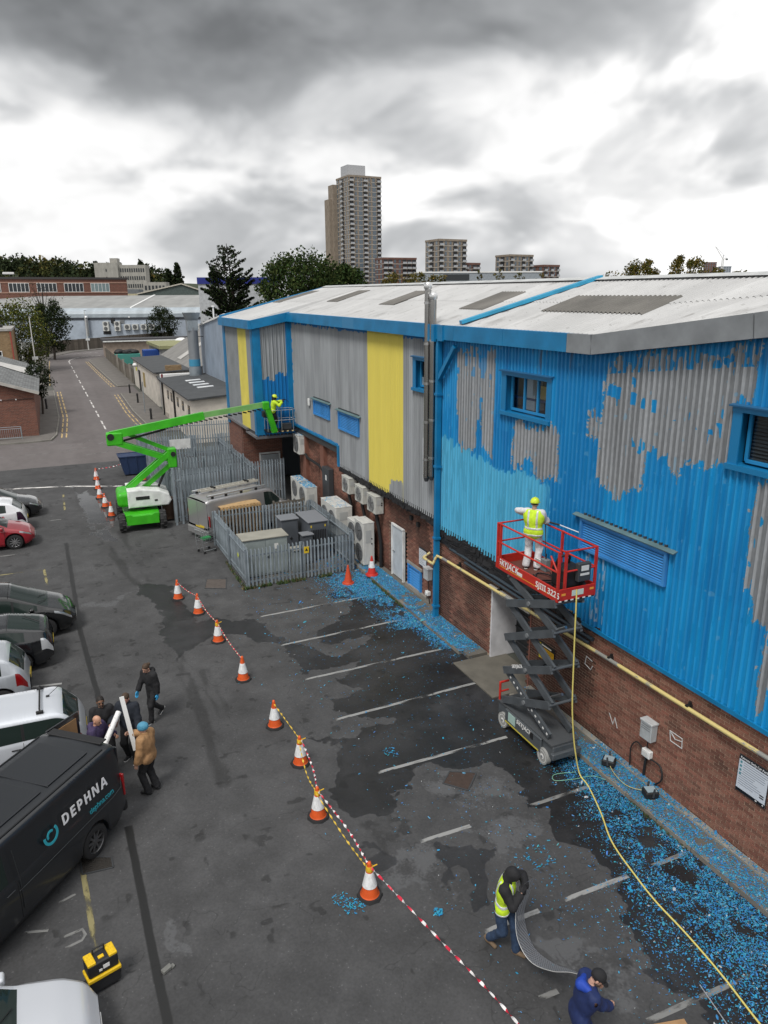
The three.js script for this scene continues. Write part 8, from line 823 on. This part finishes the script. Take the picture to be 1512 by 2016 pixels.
// ================================================================ cones, tape, hose, flakes, tools
{
const make = (name, label, h, body, sleeve, base) => { const t = thing(name, label, 'traffic cone', [0,0,0]); const k = h / .74; gb().lathe([[.178 * k, .05 * k],[.155 * k, .08 * k],[.035 * k, .7 * k],[.028 * k, .74 * k],[0,.74 * k]],0,0,0,28).build('body', body, t); if (base) { const g = new THREE.CylinderGeometry(.225 * k, .245 * k, .05 * k, 8); g.rotateY(Math.PI / 8); gb().add(g, TM(0,.027 * k, 0)).build('base', base, t); } if (sleeve) gb().lathe(sleeve.map(([r, y]) => [r * k, y * k]),0,0,0,28).build('reflective_sleeve', grain([.74,.75,.76],.35,0,3), t); return t; };
const sl = [[.131,.24],[.136,.243],[.072,.53],[.067,.532]];
const spots = [[4.14,-10.13,'nearest cone with a yellow wrapped tip, beside a smear of blue flakes'],[3.98,-12.54,'second nearest cone in the taped line, yellow band at its tip'],[4.21,-14.46,'third cone from the camera, right after the gap in the tape line'],[4.09,-16.23,'fourth cone from the camera where the yellow rope ends'],[3.93,-18.94,'fifth cone from the camera, where the twisted tape starts'],[3.79,-21.69,'sixth cone from the camera, on the wet patch edge'],[3.61,-24.15,'seventh cone from the camera, next to last of its line'],[3.18,-25.79,'eighth cone from the camera, end of the line near the compound'],[1.84,-38.13,'cone nearest the white nose of the green boom lift'],[1.68,-40.08,'second cone of the far row beside the boom lift'],[1.53,-42.07,'middle cone of the far row beside the boom lift'],[1.57,-44.29,'fourth cone of the far row by the white road bar'],[1.63,-46.72,'farthest cone of the row, tape running to the blue skip']];
const root = make('traffic_cone', spots[0][2],.74, M.orange, sl, M.rubber); const r = rng(9); spots.forEach(([x, z, l], i) => { const lab = 'orange and white ' + l; if (i) { const c = dup(root, [x, .006, z], r() * 6, lab, 'traffic cones joined by barrier tape'); c.rotation.z = (r() - .5) * .04; } else { root.position.set(x, .006, z); root.userData.label = lab; root.userData.group = 'traffic cones joined by barrier tape'; } });
const w = make('traffic_cone', 'red cone with white band standing by the stacked condensers', .78, grain([.6,.03,.02],.5,0,1.5),[[.118,.3],[.123,.303],[.072,.55],[.067,.552]], grain([.5,.03,.02],.6,0,1.5)); w.position.set(10.42,.11,-24.75);
const u = make('traffic_cone', 'plain orange cone without bands at the compound fence corner', .74, grain([.6,.07,.02],.55,0,1.5), null, grain([.5,.06,.02],.6,0,1.5)); u.position.set(9.35,.01,-24.55);
const v = make('traffic_cone', 'orange cone by the blue skip behind the boom lift', .6, M.orange, null, M.rubber); v.position.set(4.25,.01,-45.4);
{ const y = grain([.68,.42,.02],.6,0,2); for (const [x, z, n] of [[4.14,-10.13],[3.98,-12.54],[4.21,-14.46],[3.79,-21.69]]) { const t = thing('rope_wrap', `yellow rope wrapped round the tip of ${z > -11 ? 'the nearest cone' : z > -13 ? 'the second nearest cone' : z > -15 ? 'the third cone of the line' : 'the sixth cone of the line'}`, 'rope', [x, .56, z]); gb().lathe([[.066,0],[.07,.02],[.06,.1],[.05,.1]],0,0,0,16).build('wrap', y, t); gb().rod([.05,.08,.02],[.13,.13,.06],.012,5).build('knot', y, t); } }
// twisted tape and rope: a ribbon that turns as it goes
const ribbon = (name, label, pts, wd, turns, c1, c2) => { const cv = new THREE.CatmullRomCurve3(pts.map(v3)), n = Math.max(40, pts.length * 40), P = { a: [], b: [] }; const L = cv.getLength(); for (let i = 0; i < n; i++) { const q = [i, i + 1].map((k) => { const f = k / n, p = cv.getPoint(f), t = cv.getTangent(f), s = VV(0,1,0).cross(t).normalize(), u = t.clone().cross(s), a = f * turns * 6.283 + Math.sin(f * 9) * .7, w = s.multiplyScalar(Math.cos(a)).addScaledVector(u, Math.sin(a)).multiplyScalar(wd / 2 * (.8 + .2 * Math.sin(f * 47))); return [p.clone().add(w), p.clone().sub(w)]; }); const D = (Math.floor(i / n * L / .12) & 1) ? P.a : P.b; D.push([q[0][0], q[0][1], q[1][1], q[1][0]]); }
const t = thing(name, label, 'barrier tape', [0,0,0]); for (const [k, m] of [['a', c1],['b', c2]]) if (P[k].length) { const b = gb(); for (const q of P[k]) b.quad(...q); const o = b.build('strip', m, t); if (k === 'b') o.name = 'red_strip'; o.userData.kind = 'stuff'; } return t; };
const wt = mat([.7,.68,.68],.5), rd = mat([.55,.02,.05],.5), yl = mat([.62,.42,.05],.55), mid = (a, b, s) => [(a[0] + b[0]) / 2,(a[1] + b[1]) / 2 - s, (a[2] + b[2]) / 2];
const T = (i, h = .66) => [spots[i][0], h, spots[i][1]]; const span = (i, j, s) => [T(i), mid(T(i), T(j), s), T(j)];
ribbon('barrier_tape', 'red and white tape from the nearest cone to the bottom edge', [T(0),[4.65,.36,-8.6],[5.0,.3,-7.1],[5.25,.28,-5.4]],.05,9, wt, rd); ribbon('barrier_tape', 'red and white tape twisted between the two nearest cones', [[4.14,.66,-10.13],[4.2,.5,-11.3],[3.98,.66,-12.54]],.05,8, wt, rd);
ribbon('barrier_rope', 'yellow tape running beside the red tape between the two nearest cones', [[4.1,.63,-10.13],[4.1,.4,-11.3],[3.94,.62,-12.54]],.04,6, yl, yl); ribbon('barrier_tape', 'red and white tape between the second and third cones', [[3.98,.68,-12.54],[4.2,.52,-13.5],[4.24,.66,-14.46]],.05,6, wt, rd); ribbon('barrier_rope', 'yellow tape between the second and third cones', [[3.95,.64,-12.54],[4.05,.42,-13.5],[4.18,.64,-14.46]],.04,5, yl, yl); ribbon('barrier_rope', 'yellow tape between the third and fourth cones', [T(2),[4.2,.56,-15.4], T(3)],.04,4, yl, yl);
ribbon('barrier_tape', 'red and orange twisted tape between the fifth and sixth cones', span(4,5,.08),.045,8, mat([.6,.45,.35],.6), rd); ribbon('barrier_tape', 'red and orange twisted tape between the sixth and seventh cones', span(5,6,.1),.045,8, mat([.6,.45,.35],.6), rd); ribbon('barrier_tape', 'red and orange twisted tape between the last two cones near the compound', span(6,7,.06),.045,6, mat([.6,.45,.35],.6), rd);
for (const [i, j, l] of [[8,9, 'beside the boom lift nose'],[9,10, 'second span of the far cone row'],[10,11, 'third span of the far cone row'],[11,12, 'last span of the far cone row']]) ribbon('barrier_tape', `red and white tape, ${l}`, span(i, j, .1),.06,5, wt, rd); ribbon('barrier_tape', 'red and white tape from the farthest cone to the blue skip', [T(12),[2.8,.72,-46.9],[3.6,.9,-47.2]],.06,6, wt, rd);
}
tag(gb().tube([[9.55,4.55,-11.55],[9.54,4.12,-11.52],[9.56,3.0,-11.5],[9.6,1.6,-11.46],[9.72,.6,-11.4],[9.82,.06,-11.3],[9.8,.02,-11.05],[9.46,.02,-10.18],[9.07,.02,-9.36],[8.87,.02,-8.49],[8.77,.02,-7.87],[8.73,.02,-7.11],[8.64,.02,-6.28],[8.5,.02,-5.5],[8.35,.02,-4.5]],.017,200,7).build('hose', mat([.66,.56,.16],.5)), 'long yellow hose hanging from the red platform and trailing to the bottom corner', 'hose');
tag(gb().tube([[9.85,.02,-11.5],[9.3,.03,-11.6],[9.2,.03,-11.45],[9.6,.03,-11.3],[10.1,.03,-11.2],[10.2,.1,-10.9]],.008,40,5).build('thin_cable', mat([.2,.42,.3],.6)), 'thin green cable looped on the flakes at the foot of the scissor lift', 'cable');
{ const t = thing('metal_rod', 'thin pale metal rod lying at the bottom right on a bay line', 'rod', [8.1,.02,-6.0]); gb().rod([.08,0,-.28],[-.14,.01,.7],.011,6).build('shaft', M.alu, t); const p = thing('plywood_sheet', 'tan plywood offcut cut off by the bottom edge', 'board', [7.02,.02,-5.72],-.25); gb().rbox(.85,.02,.7,.004,0,0,0).build('panel', M.wood, p); }
{ const t = thing('stone_block', 'small broken concrete block beside the dark seam at bottom left', 'block', [.52,.01,-10.05],.5); gb().rbox(.17,.06,.09,.012,0,.03,0).rbox(.06,.04,.07,.01,.1,.02,.02).build('chunk', grain([.16,.16,.15],.9), t); }
// rolling tool box
{ const t = thing('tool_box', 'black and yellow rolling tool box by the silver white car', 'tool box', [-.43,.0,-10.22],.28), Y = grain([.72,.46,.01],.45,0,1.5), K = grain([.016,.017,.019],.5,0,1.5); gb().rbox(.48,.24,.27,.03,0,.17,0).build('drawer', K, t); gb().rbox(.52,.07,.3,.02,0,.31,.005).build('band', Y, t); gb().rbox(.47,.24,.26,.03,0,.46,-.005).build('case', K, t); for (const s of [-1,1]) gb().rbox(.13,.05,.25,.015, s * .165,.585,-.005).build('lid_panel', Y, t); gb().path([[-.09,.58,-.08],[-.09,.68,-.08],[.09,.68,-.08],[.09,.58,-.08]],.014,6).build('handle', K, t); gb().rbox(.09,.03,.06,.01,0,.585,.03).build('latch', Y, t); gb().box(.1,.07,.004,.04,.46,.128).box(.05,.04,.004,-.05,.43,.128).build('label_print', M.letter, t); for (const s of [-1,1]) gb().cyl(.08,.08,.05, s * .26,.08,-.08,16,0,0, Math.PI / 2).build('wheel', M.rubber, t); }
// ---- paint flakes stripped from the wall: thousands of small curled chips
{
const g = new THREE.BufferGeometry(); { const P = [], I = []; const ring = [[-.5,-.22],[-.1,-.34],[.42,-.2],[.5,.14],[.08,.32],[-.42,.22]]; P.push(0,.10,0); for (const [a, b] of ring) P.push(a, .0 + .05 * Math.sin(a * 7 + b * 5), b); for (let i = 0; i < 6; i++) I.push(0,1 + (i + 1) % 6,1 + i); g.setAttribute('position', new THREE.Float32BufferAttribute(P, 3)); g.setAttribute('uv', new THREE.Float32BufferAttribute(new Float32Array(14),2)); g.setIndex(I); g.computeVertexNormals(); }
const r = rng(1234), ms = [], cs = [], q = new THREE.Quaternion(), e = new THREE.Euler();
const dens = (x, z) => { // where the jet threw them: two fans along the wall, thinning into the bays
const n = fbm(x * 1.1 + 3, z * 1.1,4), m = fbm(x * 3.4, z * 3.4 + 7,3); let a = 0;
if (z > -26 && z < -17.2) { const d = 10.9 - x, w = z < -23 ? 2.6 : z < -20 ? 1.7 : 1.1; const c = sst(w * 1.25,.1, d) * sst(-17.3,-18.4, z) * sst(-26.3,-24.6, z); a = Math.max(a, Math.pow(c, 1.15) * 2.2); }
if (z > -12.9) { const d = 11 - x, w = lerp(2.0,4.0, sst(-12.2,-7, z)); const c = sst(w, .25, d) * sst(-13.0,-11.9, z); a = Math.max(a, Math.pow(c, 1.25) * 1.5 * (x > 10.75 && z > -9.5 ? .3 : 1)); }
if (z > -12 && x > 6.4) a = Math.max(a, .055 * sst(6.4,7.6, x) * sst(.45,.62, n)); a *= sst(.34,.60, n * .6 + m * .5); a = Math.max(a, x > 5.2 ? .010 : .0006); return a; };
let tries = 0; while (ms.length < 70000 && tries++ < 1500000) { const x = lerp(3.2,11.02, Math.pow(r(),.7)), z = -4.4 - 22 * r(); if (r() > dens(x, z)) continue; if (x > 9.5 && z < -15.1 && z > -17.2 && r() > .05) continue; const s = (.016 + .075 * r() * r() * r()) * (r() < .03 ? 1.9 : 1) * (z < -17 ? 1.25 : 1), y = x > 10.42 ? (x > 10.88 && z > -15 ? .165 : .112) : x > 10.28 ? .125 : .012; q.setFromEuler(e.set((r() - .5) * .7, r() * 6.28,(r() - .5) * .7)); ms.push(new THREE.Matrix4().compose(VV(x, y + r() * .01, z), q, VV(s, s * .8, s * (.4 + .5 * r())))); const t = r(); cs.push(t < .03 ? lin(.45,.47,.48) : lin(.012 + .03 * r() + (t > .8 ? .05 : 0),.16 + .14 * r() + (t > .8 ? .06 : 0),.36 + .18 * r())); }
for (const [cx, cz, R, n] of [[3.78,-10.0,.2,70],[3.62,-10.25,.16,50],[5.09,-9.27,.09,70],[9.6,-24.2,.5,60],[6.3,-13.95,.2,40],[7.55,-9.65,.3,60]]) for (let i = 0; i < n; i++) { const a = r() * 6.28, d = R * Math.sqrt(r()), s = .02 + .04 * r(); q.setFromEuler(e.set((r() - .5) * .8, r() * 6.28,(r() - .5) * .8)); ms.push(new THREE.Matrix4().compose(VV(cx + d * Math.cos(a),.014 + r() * .02, cz + d * Math.sin(a)), q, VV(s, s, s * .6))); cs.push(lin(.015,.2 + .12 * r(),.38 + .14 * r())); }
const m = inst('paint_flakes', g, mat([1,1,1],.5), ms, cs); tag(m, 'scattered blue paint flakes over the tarmac and kerb along the wall', 'paint flakes'); m.userData.kind = 'stuff';
// flakes on the ground between the units behind the compound and on the scissor chassis
const m2 = [], c2 = []; for (let i = 0; i < 2600; i++) { const k = r(); const x = k < .75 ? lerp(9.2,11.1, r()) : lerp(6,10, r()), z = k < .75 ? lerp(-35.4,-26, r()) : lerp(-31,-26, r()), s = .03 + .07 * r(); q.setFromEuler(e.set((r() - .5) * .5, r() * 6.28,(r() - .5) * .5)); m2.push(new THREE.Matrix4().compose(VV(x, .03 + (x > 10.42 ? .09 : 0) + r() * .01, z), q, VV(s, s, s * .7))); c2.push(lin(.01 + .02 * r(),.12 + .14 * r(),.3 + .2 * r())); }
const f2 = inst('paint_flakes', g, mat([1,1,1],.5), m2, c2); tag(f2, 'blue paint flakes lying round the air conditioning units and compound', 'paint flakes'); f2.userData.kind = 'stuff';
}
// weeds at the compound fence and in the kerb joint
{ const g = new THREE.BufferGeometry(); g.setAttribute('position', new THREE.Float32BufferAttribute([-.5,0,0,.5,0,0,.12,1,.25],3)); g.setAttribute('uv', new THREE.Float32BufferAttribute([0,0,1,0,.5,1],2)); g.computeVertexNormals(); const r = rng(66), ms = [], cs = [], q = new THREE.Quaternion(), e = new THREE.Euler(); const put = (x, z, y, s) => { q.setFromEuler(e.set((r() - .5) * 1.4, r() * 6.28,(r() - .5) * 1.4)); ms.push(new THREE.Matrix4().compose(VV(x, y, z), q, VV(s * .35, s, s))); const k = .6 + .7 * r(); cs.push(r() < .25 ? lin(.14 * k, .1 * k, .04 * k) : lin(.05 * k, .09 * k, .025 * k)); };
for (let i = 0; i < 700; i++) { const c = [5.8,6.4,7.1,7.7,8.8][r() * 5 | 0]; put(c + (r() - .5) * .5,-25.62 + (r() - .5) * .16,0,.06 + .12 * r()); } for (let i = 0; i < 260; i++) put(5.62 + (r() - .5) * .12, lerp(-29,-25.7, r()),0,.05 + .08 * r()); for (let i = 0; i < 620; i++) { const z = lerp(-24.3,-21.6, r()); put(10.27 + (r() - .5) * .12, z, .01,.04 + .09 * r()); } for (let i = 0; i < 300; i++) put(10.26 + (r() - .5) * .1, lerp(-10.2,-8.6, r()),.01,.03 + .05 * r());
const m = inst('weeds', g, mat([1,1,1],.9), ms, cs); tag(m, 'small weeds along the compound fence and in the kerb joint', 'weeds'); m.userData.kind = 'stuff'; }
renderer.render(scene, camera);
